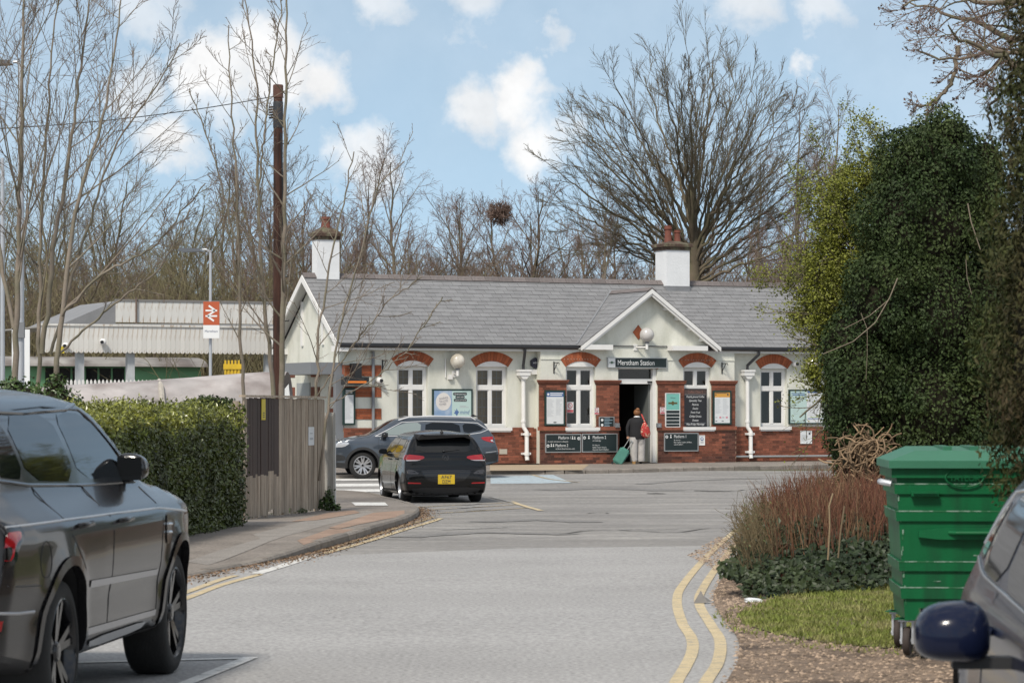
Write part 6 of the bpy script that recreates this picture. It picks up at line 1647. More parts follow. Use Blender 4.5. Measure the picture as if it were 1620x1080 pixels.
# right-side faces of the wheels stand at X -2.136 (front); origin is mid wheelbase
fx, fy = -2.12, 18.0
dirv = Vector((math.sin(hd), math.cos(hd), 0)); rightv = Vector((math.cos(hd), -math.sin(hd), 0))
org = Vector((fx, fy, 0)) - dirv * 1.46 - rightv * .955
c = Car('parked_suv', 'dark grey SUV with black alloy wheels parked beside the clipped hedge', SUV, m_suv, (org.x, org.y, g(fy)), math.pi / 2 - hd)
BS = (-1, 1)
m_rim_blk = mat('black_alloy', (.022, .022, .024), .25, .6, coat=.4)
c.wheels(m_rim_blk, 5, .285, True, .28, m_rim_blk)
m_arch_blk = mat('gloss_black_arch', (.012, .012, .013), .25, coat=.4)
for sd in BS:
    # side glass: rear quarter, rear door, front door
    c.patch('window_surround', [(-2.07, 1.315), (-1.5, 1.272), (-.4, 1.242), (.92, 1.232), (.90, 1.30), (.36, 1.668), (-.45, 1.692), (-1.55, 1.664), (-1.84, 1.655)], 'side', m_blackgloss, .002, sd, rnd=0)
    c.patch('window', [(-2.02, 1.33), (-1.52, 1.30), (-1.60, 1.62), (-1.80, 1.63)], 'side', m_cglass, .004, sd, rnd=1)
    c.patch('window', [(-1.45, 1.295), (-.45, 1.265), (-.55, 1.665), (-1.52, 1.635)], 'side', m_cglass, .004, sd, rnd=1)
    c.patch('window', [(-.36, 1.262), (.86, 1.250), (.80, 1.33), (.34, 1.645), (-.42, 1.668)], 'side', m_cglass, .004, sd, rnd=1)
    c.strip('window_trim', [(-2.08, 1.315), (-1.5, 1.275), (-.4, 1.245), (.95, 1.232)], 'side', m_blackgloss, .010, sd)
    c.strip('window_trim', [(-2.04, 1.40), (-1.84, 1.655), (-1.5, 1.665), (-.5, 1.69), (.30, 1.672), (.92, 1.30)], 'side', m_blackgloss, .009, sd)
    c.strip('door_seam', [(-.40, 1.24), (-.42, .9), (-.40, .36)], 'side', m_plastic, .0035, sd, .000)
    c.strip('door_seam', [(-1.44, 1.26), (-1.36, 1.0), (-1.10, .82), (-.98, .60), (-.96, .42)], 'side', m_plastic, .0035, sd, .000)
    c.strip('door_seam', [(.95, 1.2), (.90, .9), (.88, .38)], 'side', m_plastic, .0035, sd, .000)
    c.strip('shoulder_seam', [(-2.35, 1.085), (-1.4, 1.085), (-.4, 1.08), (.9, 1.07), (1.8, 1.02)], 'side', mat('shoulder_trim', (.48, .48, .49), .25, .3), .008, sd, .0)
    c.patch('side_moulding', [(-.93, .735), (.84, .70), (.84, .665), (-.93, .695)], 'side', mat('side_trim_grey', (.34, .34, .35), .25, .3), .006, sd, rnd=0)
    c.patch('sill_trim', [(-.93, .47), (.88, .45), (.88, .415), (-.93, .43)], 'side', mat('side_trim_grey', (.34, .34, .35), .25, .3), .006, sd, rnd=0)
    c.patch('sill_blade', [(-.80, .40), (.70, .40), (.55, .35), (-.72, .345)], 'side', mat('bright_sill', (.52, .52, .53), .25, .3), .010, sd, rnd=1)
    c.handle(-1.10, 1.05, (sd,), m_suv, .24); c.handle(-.15, 1.04, (sd,), m_suv, .24)
    c.patch('side_vent', [(.99, 1.03), (1.15, 1.02), (1.13, .86), (1.0, .84)], 'side', m_blackgloss, .008, sd, rnd=1)
    c.strip('vent_bar', [(1.0, .97), (1.13, .965)], 'side', m_chrome, .008, sd, .01); c.strip('vent_bar', [(1.01, .92), (1.12, .915)], 'side', m_chrome, .008, sd, .01)
    c.patch('tail_lamp', [(-2.44, 1.12), (-2.16, 1.10), (-2.18, 1.03), (-2.28, .98), (-2.32, .90), (-2.44, .88)], 'side', m_blackgloss, .007, sd, rnd=1)
    c.patch('tail_light_strip', [(-2.40, 1.06), (-2.22, 1.065), (-2.24, 1.03), (-2.33, 1.00), (-2.36, .92), (-2.42, .92)], 'side', m_lamp_red, .011, sd, rnd=1)
    c.strip('fuel_flap', [(-1.86 + .09 * math.cos(t), .90 + .095 * math.sin(t)) for t in [2 * math.pi * k / 20 for k in range(20)]], 'side', m_plastic, .003, sd, .0, closed=True) if sd < 0 else None
    c.patch('rear_reflector', [(-2.47, .62), (-2.38, .62), (-2.39, .57), (-2.46, .56)], 'side', m_lamp_red, .008, sd, rnd=0)
    c.strip('bumper_seam', [(-2.46, .80), (-2.2, .78), (-1.93, .77)], 'side', m_plastic, .0035, sd, .0)
    c.strip('bumper_trim', [(-2.48, .665), (-2.2, .645), (-1.99, .64)], 'side', mat('side_trim_grey', (.34, .34, .35), .25, .3), .009, sd, .002)
    c.strip('roof_rail', [(-1.9, .60), (-1.0, .615), (0., .60), (.3, .57)], 'top', m_blackgloss, .012, 1, .012) if sd > 0 else c.strip('roof_rail', [(-1.9, -.60), (-1.0, -.615), (0., -.60), (.3, -.57)], 'top', m_blackgloss, .012, 1, .012)
c.arch_lip(m_suv, .045, .012)
c.mirror(.66, 1.315, .775, mat('suv_mirror_black', (.012, .012, .013), .2, coat=.5), (.14, .19, .19), out=.065, tilt=.1)
c.patch('rear_window', [(-.60, 1.30), (.60, 1.30), (.50, 1.58), (-.50, 1.58)], 'end', m_cglass, .004, -1, rnd=1)
c.patch('windscreen', [(1.05, -.70), (1.05, .70), (.50, .56), (.50, -.56)], 'top', m_cglass, .005, 1, rnd=1)
c.patch('number_plate', [(-.26, .90), (.26, .90), (.26, 1.01), (-.26, 1.01)], 'end', mat('plate_yellow', (.62, .42, .02), .5), .01, -1, rnd=0)
for sd in BS:
    c.patch('tail_lamp', [(sd * .60, 1.09), (sd * .84, 1.09), (sd * .84, .88), (sd * .76, .88)], 'end', m_blackgloss, .006, -1, rnd=1)
    c.strip('tail_light_strip', [(sd * .62, 1.06), (sd * .80, 1.06), (sd * .82, .92)], 'end', m_lamp_red, .014, -1, .008)
    c.patch('headlamp', [(sd * .45, .98), (sd * .82, .95), (sd * .80, .84), (sd * .48, .86)], 'end', m_lamp_cl, .006, 1, rnd=1)
c.patch('grille', [(-.40, .97), (.40, .97), (.38, .80), (-.38, .80)], 'end', m_plastic, .006, 1, rnd=1)
c.patch('lower_intake', [(-.60, .62), (.60, .62), (.52, .46), (-.52, .46)], 'end', m_plastic, .006, 1, rnd=1)

# ---------------- black hatchback waiting at the corner
HATCH = dict(fa=1.31, ra=-1.31, wr=.31, ar=.345, hw=.875, flare=.018, rings=130, levels=38, smooth=2, crown=.03, under=.03,
    prof=[(-1.98, .19), (-2.06, .26), (-2.09, .45), (-2.08, .60), (-2.05, .66), (-2.02, .68), (-2.005, .86), (-1.975, .99), (-1.94, 1.03), (-1.70, 1.34), (-1.62, 1.41), (-1.3, 1.44), (-.6, 1.465), (.0, 1.455), (.35, 1.41), (.50, 1.37), (1.08, 1.02), (1.18, .985), (1.6, .92), (1.95, .82), (2.1, .70), (2.16, .50), (2.13, .28), (2.05, .2)],
    W=[(.15, .80), (.24, .86), (.4, .89), (.6, .895), (.75, .885), (.86, .88), (.93, .865), (.985, .835), (1.05, .805), (1.2, .735), (1.32, .665), (1.40, .60), (1.44, .50), (1.48, .38)],
    plan=[(-2.1, .89), (-2.05, .94), (-1.95, .97), (-1.7, .99), (-1.2, 1.0), (-.4, 1.), (.9, 1.), (1.5, .98), (1.9, .92), (2.1, .82), (2.17, .70)],
    sill=[(-2.2, .20), (-1.7, .145), (1.7, .14), (2.2, .17)])
m_blk = mat('black_paint', (.004, .004, .0042), .16, 0., spec=.28, coat=.35)
GY, gh = 58.6, R(11.0)
d0 = Vector((-math.sin(gh), math.cos(gh), 0))
rearc = at(706, 790, GY); org = Vector((rearc.x, GY, 0)) + d0 * 2.08
c = Car('hatchback_car', 'black hatchback with yellow rear plate stopped at the street corner', HATCH, m_blk, (org.x, org.y, g(GY)), math.pi / 2 + gh)
c.wheels(mat('silver_alloy', (.42, .42, .43), .3, .7), 5, .225, True, .23, m_blackgloss)
for sd in BS:
    c.patch('window', [(-1.60, 1.10), (-1.32, 1.05), (-1.34, 1.30), (-1.45, 1.29)], 'side', m_cglass, .004, sd, rnd=1)
    c.patch('window', [(-1.26, 1.045), (-.36, 1.025), (-.44, 1.355), (-1.24, 1.32)], 'side', m_cglass, .004, sd, rnd=1)
    c.patch('window', [(-.28, 1.022), (.82, 1.01), (.72, 1.09), (.32, 1.325), (-.36, 1.357)], 'side', m_cglass, .004, sd, rnd=1)
    c.strip('window_trim', [(-1.62, 1.065), (-1.0, 1.025), (.85, .995)], 'side', m_blackgloss, .006, sd)
    c.strip('door_seam', [(-.32, 1.0), (-.34, .7), (-.32, .26)], 'side', m_plastic, .003, sd, .0); c.strip('door_seam', [(-1.28, 1.0), (-1.1, .75), (-.95, .55), (-.92, .3)], 'side', m_plastic, .003, sd, .0)
    c.handle(-1.05, .90, (sd,), m_blk, .2); c.handle(-.1, .885, (sd,), m_blk, .2)
    c.patch('sill_trim', [(-.92, .26), (.92, .24), (.92, .20), (-.92, .22)], 'side', m_plastic, .006, sd, rnd=0)
    c.patch('tail_lamp', [(sd * .83, 1.01), (sd * .47, .975), (sd * .43, .93), (sd * .58, .872), (sd * .83, .865)], 'end', m_lamp_red, .010, -1, rnd=1)
    c.patch('lamp_reversing', [(sd * .82, .892), (sd * .58, .888), (sd * .52, .898), (sd * .54, .888), (sd * .60, .874), (sd * .82, .870)], 'end', m_lamp_cl, .013, -1, rnd=0)
    c.patch('tail_lamp', [(-1.99, 1.0), (-1.74, .985), (-1.80, .90), (-2.0, .885)], 'side', m_lamp_red, .008, sd, rnd=1)
    c.patch('rear_reflector', [(sd * .80, .435), (sd * .54, .425), (sd * .52, .40), (sd * .80, .405)], 'end', m_lamp_red, .008, -1, rnd=0)
    c.patch('headlamp', [(sd * .45, .80), (sd * .74, .82), (sd * .72, .70), (sd * .48, .68)], 'end', m_lamp_cl, .006, 1, rnd=1)
    c.patch('bumper_corner', [(sd * .66, .68), (sd * .80, .70), (sd * .82, .60), (sd * .54, .60)], 'end', mat('grey_reflective', (.05, .05, .055), .2, .3), .003, -1, rnd=1)
c.patch('rear_window', [(-.67, 1.045), (.67, 1.045), (.57, 1.33), (-.57, 1.33)], 'end', m_cglass, .005, -1, rnd=1)
c.patch('windscreen', [(1.04, -.66), (1.04, .66), (.52, .53), (.52, -.53)], 'top', m_cglass, .005, 1, rnd=1)
# roof spoiler over the rear glass
sp_ = MB()
pts = [(-1.52, -.60, 1.42), (-1.52, .60, 1.42), (-1.90, .50, 1.415), (-1.92, .44, 1.405), (-1.92, -.44, 1.405), (-1.90, -.50, 1.415)]
low = [(-1.55, -.60, 1.37), (-1.55, .60, 1.37), (-1.87, .56, 1.30), (-1.90, .40, 1.36), (-1.90, -.40, 1.36), (-1.87, -.56, 1.30)]
sp_.add(pts + low, [tuple(range(6)), tuple(range(11, 5, -1))] + [(k, (k + 1) % 6, (k + 1) % 6 + 6, k + 6) for k in range(6)]); sp_.build('roof_spoiler', m_blackgloss, c.root, merge=True)
MB().tube([(-1.52, 0, 1.45), (-1.56, 0, 1.52)], [.016, .008], 8).lathe([(.04, -.01), (.03, .02)], 12, Matrix.Translation((-1.52, 0, 1.455))).build('aerial', m_plastic, c.root)
w0 = c.hit((.03, 1.07), 'end', -1, .012); w1 = c.hit((-.30, 1.10), 'end', -1, .012)
MB().tube([w0, w1], [.014, .007], 6).lathe([(.03, -.01), (.022, .02)], 12, Matrix.Translation(w0)).build('rear_wiper', m_plastic, c.root)
c.patch('hatch_recess', [(-.52, .69), (.52, .69), (.50, .60), (.34, .43), (-.34, .43), (-.50, .60)], 'end', m_blackgloss, .004, -1, rnd=1)
pl = c.patch('number_plate', [(-.175, .395), (.175, .395), (.175, .590), (-.175, .590)], 'end', MATS['plate_yellow'], .016, -1, rnd=0, step=.5)
xr = min(v.co.x for v in pl.data.vertices) - .004
for k, tx in enumerate(('AF67', 'DZM')):
    lettering(tx, .098, m_inkd, c.root, (xr, .0, .505 - .092 * k), rot=(R(90), 0, R(-90)), width=.22 if k == 0 else .165, align='CENTER', name='plate_lettering')
e0 = c.hit((0, .935), 'end', -1, .006)
em = link('badge', None, c.root, e0, (0, R(-80), 0))
MB().lathe([(.056, 0), (.062, .004), (.068, .0)], 24, cap=False).build('badge_ring', mat('badge_dark', (.06, .06, .062), .25, .6), em)
MB().prism([(.035, .0), (-.008, -.012), (-.008, .012)], 'z', 0, .003).prism([(.03, -.045), (-.04, -.022), (-.036, -.012), (.034, -.035)], 'z', 0, .003).prism([(.03, .045), (-.04, .022), (-.036, .012), (.034, .035)], 'z', 0, .003).build('badge_letters', MATS['badge_dark'], em)
c.strip('hatch_seam', [(-.86, .68), (-.5, .675), (.5, .675), (.86, .68)], 'end', m_plastic, .004, -1, .0)
c.patch('rear_diffuser', [(-.74, .33), (.74, .33), (.66, .20), (-.66, .20)], 'end', m_plastic, .006, -1, rnd=1)
c.arch_lip(m_blk, .02, .004)
c.mirror(.62, 1.03, .80, m_blk, (.10, .19, .13), out=.12, tilt=.1)

# ---------------- blue-grey crossover passing in front of the station
CROSS = dict(fa=1.32, ra=-1.32, wr=.34, ar=.40, hw=.895, flare=.015, rings=140, levels=40, smooth=2, crown=.03, under=.03,
    prof=[(-2.10, .40), (-2.19, .50), (-2.21, .66), (-2.17, .80), (-2.12, .88), (-2.10, 1.05), (-2.05, 1.12), (-1.80, 1.46), (-1.68, 1.525), (-1.2, 1.56), (-.5, 1.585), (.0, 1.575), (.35, 1.53), (.52, 1.48), (1.08, 1.12), (1.22, 1.085), (1.6, 1.04), (2.0, .95), (2.16, .84), (2.22, .66), (2.20, .44), (2.12, .30)],
    W=[(.2, .82), (.32, .87), (.5, .905), (.7, .915), (.85, .915), (.95, .905), (1.03, .875), (1.08, .84), (1.15, .815), (1.3, .755), (1.42, .69), (1.50, .62), (1.56, .50), (1.60, .36)],
    plan=[(-2.22, .80), (-2.15, .88), (-2.0, .945), (-1.6, .985), (-.5, 1.), (1.0, 1.), (1.6, .97), (2.0, .90), (2.15, .80), (2.22, .70)],
    sill=[(-2.3, .44), (-1.8, .30), (1.8, .26), (2.2, .30)])
m_kq = paint_mat('blue_grey_metallic', (.060, .073, .092), .28, .5)
KY = 73.0; kh = R(8.0); kd = Vector((-math.cos(kh), -math.sin(kh), 0)); kl = Vector((math.sin(kh), -math.cos(kh), 0))
fw = at(574, 740, KY - .2); org = Vector((fw.x, fw.y, 0)) - kd * 1.32 - kl * .88
c = Car('crossover_car', 'blue-grey crossover with silver roof rails standing in front of the station', CROSS, m_kq, (org.x, org.y, g(KY) + .01), math.pi + kh)
c.wheels(mat('silver_alloy', (.42, .42, .43), .3, .7), 7, .235, True, .22, m_blackgloss)
for sd in BS:
    c.patch('window', [(-1.86, 1.26), (-1.30, 1.145), (-1.26, 1.41), (-1.60, 1.40)], 'side', m_cglass, .004, sd, rnd=1)
    c.patch('window', [(-1.22, 1.14), (-.28, 1.125), (-.32, 1.445), (-1.18, 1.42)], 'side', m_cglass, .004, sd, rnd=1)
    c.patch('window', [(-.16, 1.12), (.86, 1.11), (.80, 1.18), (.28, 1.42), (-.20, 1.445)], 'side', mat('clear_car_glass', (.20, .235, .23), .05, coat=.6), .004, sd, rnd=1)
    c.strip('window_trim', [(-1.93, 1.25), (-1.72, 1.17), (-1.3, 1.115), (-.2, 1.095), (1.0, 1.085)], 'side', MATS.get('satin_silver') or mat('satin_silver', (.60, .60, .61), .35, .2), .011, sd)
    c.strip('window_trim', [(-1.93, 1.25), (-1.66, 1.42), (-1.2, 1.445), (-.3, 1.468), (.30, 1.44), (1.0, 1.085)], 'side', MATS.get('satin_silver') or mat('satin_silver', (.60, .60, .61), .35, .2), .011, sd)
    c.strip('door_seam', [(-.22, 1.08), (-.24, .7), (-.22, .36)], 'side', m_plastic, .004, sd, .0); c.strip('door_seam', [(.92, 1.06), (.90, .6), (.86, .36)], 'side', m_plastic, .004, sd, .0); c.strip('door_seam', [(-1.22, 1.1), (-1.06, .8), (-.90, .55), (-.88, .36)], 'side', m_plastic, .004, sd, .0)
    c.patch('sill_cladding', [(-.92, .44), (.92, .42), (.92, .28), (-.92, .30)], 'side', m_plastic, .008, sd, rnd=0)
    c.patch('headlamp', [(2.04, .90), (1.72, .945), (1.66, .90), (1.80, .81), (2.06, .80)], 'side', m_lamp_cl, .008, sd, rnd=1)
    c.patch('tail_lamp', [(-2.12, 1.08), (-1.72, 1.06), (-1.78, .99), (-1.92, .94), (-2.12, .90)], 'side', m_lamp_red, .008, sd, rnd=1)
    c.patch('lamp_clear', [(-2.11, 1.00), (-1.98, .99), (-2.0, .95), (-2.11, .93)], 'side', m_lamp_cl, .012, sd, rnd=0)
    c.patch('rear_bumper_cladding', [(-2.20, .66), (-1.72, .62), (-1.72, .40), (-2.16, .44)], 'side', m_plastic, .007, sd, rnd=0)
    c.strip('bumper_trim', [(-2.19, .70), (-1.85, .66)], 'side', mat('side_trim_grey', (.34, .34, .35), .25, .3), .012, sd)
    c.patch('front_intake', [(2.08, .62), (1.80, .60), (1.74, .48), (2.10, .44)], 'side', m_plastic, .007, sd, rnd=1)
    c.patch('front_cladding', [(2.12, .42), (1.74, .40), (1.74, .30), (2.08, .31)], 'side', m_plastic, .007, sd, rnd=0)
    c.handle(-1.02, .97, (sd,), m_kq, .2); c.handle(-.02, .96, (sd,), m_kq, .2)
    q = .60 * sd
    MB().tube([(-1.62, q, 1.50), (-1.5, q, 1.575), (-.6, q, 1.60), (.1, q, 1.575), (.38, q, 1.495)], .018, 8).build('roof_rail', mat('satin_silver', (.60, .60, .61), .35, .2), c.root, smooth=50)
    c.strip('body_crease', [(-2.0, .88), (-.9, .90), (.9, .89), (1.7, .89)], 'side', m_kq, .006, sd, -.001)
c.arch_lip(m_plastic, .06, .010)
c.mirror(.74, 1.12, .82, m_blackgloss, (.12, .24, .15), out=.16, tilt=.1)
c.patch('windscreen', [(1.05, -.70), (1.05, .70), (.54, .55), (.54, -.55)], 'top', m_cglass, .005, 1, rnd=1)
c.patch('rear_window', [(-.58, 1.14), (.58, 1.14), (.50, 1.40), (-.50, 1.40)], 'end', m_cglass, .005, -1, rnd=1)
c.patch('grille', [(-.42, .90), (.42, .90), (.38, .68), (-.38, .68)], 'end', m_blackgloss, .006, 1, rnd=1)
MB().prism([(-1.78, 1.58), (-1.55, 1.58), (-1.62, 1.65)], 'y', -.02, .02).build('aerial', m_blackgloss, c.root)

# ---------------- dark blue car facing the camera at the right edge
BLUE = dict(HATCH); BLUE = {k: v for k, v in HATCH.items()}; BLUE['plan'] = [(-2.1, .80), (-2.05, .875), (-1.95, .93), (-1.7, .97), (-1.2, .995), (-.4, 1.), (.9, 1.), (1.5, .98), (1.9, .92), (2.1, .82), (2.17, .70)]; BLUE['wr'] = .32; BLUE['ar'] = .355
m_navy = mat('navy_paint', (.006, .009, .026), .2, .0, spec=.15, coat=.22)
bh = R(4.2)
bd = Vector((math.sin(bh) * -1, -math.cos(bh), 0)); br_ = Vector((-math.cos(bh), math.sin(bh), 0))   # its right-hand side is towards -X
mir = at(1515, 1010, 9.3)
org = Vector((mir.x, mir.y, 0)) - bd * .62 - br_ * 1.05
c = Car('parked_car', 'dark blue car parked nose towards the viewer by the green bin, mirror out', BLUE, m_navy, (org.x, org.y, g(9.3)), math.atan2(bd.y, bd.x))
c.wheels(mat('silver_alloy', (.42, .42, .43), .3, .7), 5, .225, True, .23, m_blackgloss)
for sd in BS:
    c.patch('window', [(-1.60, 1.10), (-1.32, 1.05), (-1.34, 1.30), (-1.45, 1.29)], 'side', m_cglass, .004, sd, rnd=1)
    c.patch('window', [(-1.26, 1.045), (-.36, 1.025), (-.44, 1.355), (-1.24, 1.32)], 'side', m_cglass, .004, sd, rnd=1)
    c.patch('window', [(-.28, 1.022), (.82, 1.01), (.72, 1.09), (.32, 1.325), (-.36, 1.357)], 'side', m_cglass, .004, sd, rnd=1)
    c.strip('window_trim', [(-1.62, 1.065), (-1.0, 1.025), (.85, .995)], 'side', m_chrome, .006, sd)
    c.strip('window_trim', [(-1.60, 1.12), (-1.44, 1.33), (-.4, 1.385), (.33, 1.35), (.85, 1.02)], 'side', m_chrome, .007, sd)
    c.strip('door_seam', [(-.32, 1.0), (-.34, .7), (-.32, .26)], 'side', m_plastic, .003, sd, .0)
    c.handle(-1.05, .90, (sd,), m_navy, .2); c.handle(-.1, .885, (sd,), m_navy, .2)
    c.patch('headlamp', [(sd * .42, .80), (sd * .76, .82), (sd * .72, .70), (sd * .46, .68)], 'end', m_lamp_cl, .006, 1, rnd=1)
    c.patch('tail_lamp', [(sd * .83, .995), (sd * .46, .965), (sd * .44, .93), (sd * .58, .885), (sd * .83, .88)], 'end', m_lamp_red, .010, -1, rnd=1)
c.patch('windscreen', [(1.04, -.66), (1.04, .66), (.52, .53), (.52, -.53)], 'top', m_cglass, .005, 1, rnd=1)
c.patch('rear_window', [(-.60, 1.045), (.60, 1.045), (.54, 1.30), (-.54, 1.30)], 'end', m_cglass, .005, -1, rnd=1)
c.patch('grille', [(-.40, .66), (.40, .66), (.38, .58), (-.38, .58)], 'end', m_plastic, .006, 1, rnd=0)
c.patch('lower_intake', [(-.55, .45), (.55, .45), (.5, .30), (-.5, .30)], 'end', m_plastic, .006, 1, rnd=1)
c.mirror(.62, .925, .86, m_navy, (.15, .25, .23), out=.21, tilt=.0)
# ------------------------------------------------------------------ board fence
m_board = mat('weathered_board', (.38, .315, .245), .9, isl=.22, var=.25, vscale=5, stretch=(9, 9, .7), col2=(.19, .145, .105), c2scale=1.6, c2lo=.46, c2hi=.76, bump=.4, bscale=20, fine=.1, fscale=20)
m_stainbrown = mat('fresh_brown_stain', (.040, .022, .016), .7, isl=.12, var=.15, vscale=4)
fA, fB = at(385, 832, 45.0), at(512, 806, 50.4)
fA.z = g(45) + .1; fB.z = g(50.4) + .105
fd = (fB - fA); fl = math.hypot(fd.x, fd.y); fa = math.atan2(fd.y, fd.x)
fe = thing('board_fence', 'weathered vertical board fence with a freshly stained dark brown patch', 'fence', (fA.x, fA.y, 0), fa)
zt0 = 1.68 + (HY - 629) / F * 45
NB = 32; bw_ = fl / NB
dark_i = range(1, 13)
r_ = random.Random(4)
for i in range(NB):
    x0 = i * bw_; zb = fA.z + (fB.z - fA.z) * i / NB + r_.uniform(0, .05) + (.08 if i in (9, 10, 17) else 0)
    ztop = zt0 + .0 * i + r_.uniform(-.012, .008); j = r_.uniform(-.012, .006)
    if i in dark_i:
        zs = zb + (ztop - zb) * (.345 + r_.uniform(-.012, .012))
        MB().box(x0 + .004, x0 + bw_ - .004, j - .010, j + .01, zs, ztop).build('stained_board', m_stainbrown, fe)
        MB().box(x0 + .004, x0 + bw_ - .004, j - .010, j + .01, zb, zs).build('board', m_board, fe)
    else:
        MB().box(x0 + .003, x0 + bw_ - .003, j - .010, j + .01, zb, ztop).build('board', m_board, fe)
MB().box(-.05, fl + .02, -.05, .06, zt0 + .012, zt0 + .045).build('capping', m_board, fe)
for z in (.25, 1.0, 1.55): MB().box(0, fl, .014, .06, z, z + .08).build('rail', m_board, fe)
for x in (.0, fl * .5): MB().box(x - .05, x + .05, .062, .16, -.3, zt0 - .05).build('post', m_board, fe)
pb = at(522, 812, 50.6); 
ep = thing('fence_post', 'pale grey concrete-coloured post standing at the end of the board fence', 'post', (pb.x, pb.y, g(50.6) + .08), fa)
MB().box(-.09, .09, -.08, .08, -.2, 1.70).prism([(-.09, 1.70), (.09, 1.70), (.05, 1.76), (-.05, 1.76)], 'y', -.08, .08).build('shaft', mat('grey_post_wood', (.30, .285, .255), .9, var=.15, vscale=5, stretch=(8, 8, 1), bump=.3, bscale=20), ep)
MB().box(.06, .10, -.085, .02, .0, 1.35).build('white_edge', mat('white_edge_paint', (.62, .62, .60), .8, var=.1, vscale=5), ep)
def on_fence(px0, px1, py0, py1, name, label, cat, m, d=-.016):
    xs = []
    for px in (px0, px1):
        t = (px - 810) / F; # intersect ray with fence line
        c_, s_ = math.cos(fa), math.sin(fa); lam = (t * fA.y - fA.x) / (c_ - t * s_); xs.append(lam)
    Y = fA.y + (xs[0] + xs[1]) / 2 * math.sin(fa); z1, z0 = CH - (py0 - HY) / F * Y, CH - (py1 - HY) / F * Y
    o = thing(name, label, cat, (fA.x + xs[0] * math.cos(fa), fA.y + xs[0] * math.sin(fa), z0), fa)
    w = xs[1] - xs[0]; MB().box(0, w, d - .012, d, 0, z1 - z0).build('sheet', m, o); return o, w, z1 - z0
o, w, h = on_fence(411.5, 417.5, 631, 664, 'yellow_tag', 'narrow yellow sticker on the dark stained boards', 'sticker', mat('tag_yellow', (.60, .47, .04), .6))
for k in range(3): MB().box(w * .3, w * .7, -.033, -.029, h * (.12 + .1 * k), h * (.16 + .1 * k)).build('print', m_inkd, o)
o, w, h = on_fence(486, 494.5, 675, 704, 'paper_notice', 'small white paper notice pinned to the grey boards', 'notice', m_paper)
MB().box(w * .2, w * .8, -.031, -.029, h * .3, h * .42).box(w * .25, w * .7, -.031, -.029, h * .62, h * .68).build('print', m_ink, o)
# low fence behind the hedge end
lf0, lf1 = at(330, 642, 46.5), at(384, 640, 45.6)
lf = thing('low_fence', 'short length of dark boarded fence between hedge and board fence', 'fence', (lf0.x, lf0.y, 0), math.atan2(lf1.y - lf0.y, lf1.x - lf0.x))
L = (Vector((lf1.x, lf1.y)) - Vector((lf0.x, lf0.y))).length
for k in range(9): MB().box(L * k / 9 + .004, L * (k + 1) / 9 - .004, -.01, .01, g(46), lf0.z + r_.uniform(-.01, .01)).build('board', m_board, lf)
MB().box(0, L, -.03, .03, lf0.z + .012, lf0.z + .04).build('capping', m_board, lf)

# ------------------------------------------------------------------ telegraph pole
TY = 54.0
tb, tt = at(440, 640, TY), at(440, 136, TY)
tp = thing('telegraph_pole', 'tall dark red-brown wooden telegraph pole with step irons', 'pole', (tb.x, TY, g(TY)))
m_pole = mat('creosoted_pole', (.085, .036, .024), .85, var=.3, vscale=3, stretch=(8, 8, .8), col2=(.045, .022, .016), c2scale=1.2, bump=.3, bscale=20)
H = tt.z - g(TY)
MB().tube([(0, 0, -.2), (0, 0, H * .5), (0, 0, H)], [.105, .096, .086], 14).build('shaft', m_pole, tp, smooth=60)
MB().lathe([(.093, 0), (.096, .02), (.096, .48), (.092, .5)], 16).build('collar', mat('pole_sleeve', (.04, .042, .048), .6), tp, (0, 0, H - .80), smooth=50)
MB().lathe([(.088, 0), (.098, .0), (.098, .22), (.088, .24)], 14).build('cap_band', mat('pole_top', (.12, .06, .045), .9, var=.3, vscale=8), tp, (0, 0, H - .22), smooth=50)
for k in range(9):
    z = H - 1.1 - k * .42; s_ = -1 if k % 2 else 1
    MB().tube([(0, 0, z), (s_ * .2, 0, z), (s_ * .205, 0, z + .03)], .010, 6).build('step_iron', m_black, tp)
MB().tube([(.06, -.10, H - .9), (.10, -.10, H - 2), (.115, -.10, H * .4), (.12, -.11, .3)], .018, 6).build('cable_guard', m_black, tp)
for k in range(5): MB().tube([(-.1, 0, H - .4 - .05 * k), (-.17, -.03, H - .41 - .05 * k)], .02, 6).build('insulator', m_black, tp)
wire = thing('overhead_wire', 'thin overhead telephone wire running off from the telegraph pole', 'wire')
a, b = at(432, 153, TY), at(-300, 205, TY - 3)
MB().tube([a.lerp(b, t) + Vector((0, 0, -.8 * t * (1 - t) * 1.2)) for t in np.linspace(0, 1, 24)], .009, 5).build('cable', m_black, wire)

# ------------------------------------------------------------------ lamp columns, sign totem
m_galv = mat('galvanised_steel', (.45, .47, .50), .45, .35, var=.08, vscale=3)
def lamp_col(px, ytop, ybase, Y, r0, label, head=None):
    p = at(px, 640, Y); o = thing('lamp_column', label, 'street lamp', (p.x, Y, g(Y))); H = CH + (HY - ytop) / F * Y - g(Y)
    MB().tube([(0, 0, -.1), (0, 0, H * .35), (0, 0, H)], [r0, r0 * .9, r0 * .7], 14).build('column', m_galv, o, smooth=60)
    if head:
        L = head
        MB().tube([(0, 0, H - .05), (L * .5, -.0, H + .02), (L, 0, H + .02)], .03, 8).build('arm', m_galv, o)
        s = math.copysign(1, L)
        MB().prism([(L, -.03), (L + s * .1, .05), (L + s * .62, .06), (L + s * .68, -.0), (L + s * .5, -.06)] if s > 0 else [(L, -.03), (L + s * .5, -.06), (L + s * .68, 0), (L + s * .62, .06), (L + s * .1, .05)], 'y', -.13, .13, Matrix.Translation((0, 0, H))).build('lantern', mat('lantern_grey', (.10, .11, .125), .5), o)
    return o
lamp_col(33, 100, 600, 55, .075, 'tall pale lamp column among the bare trees', -.15)
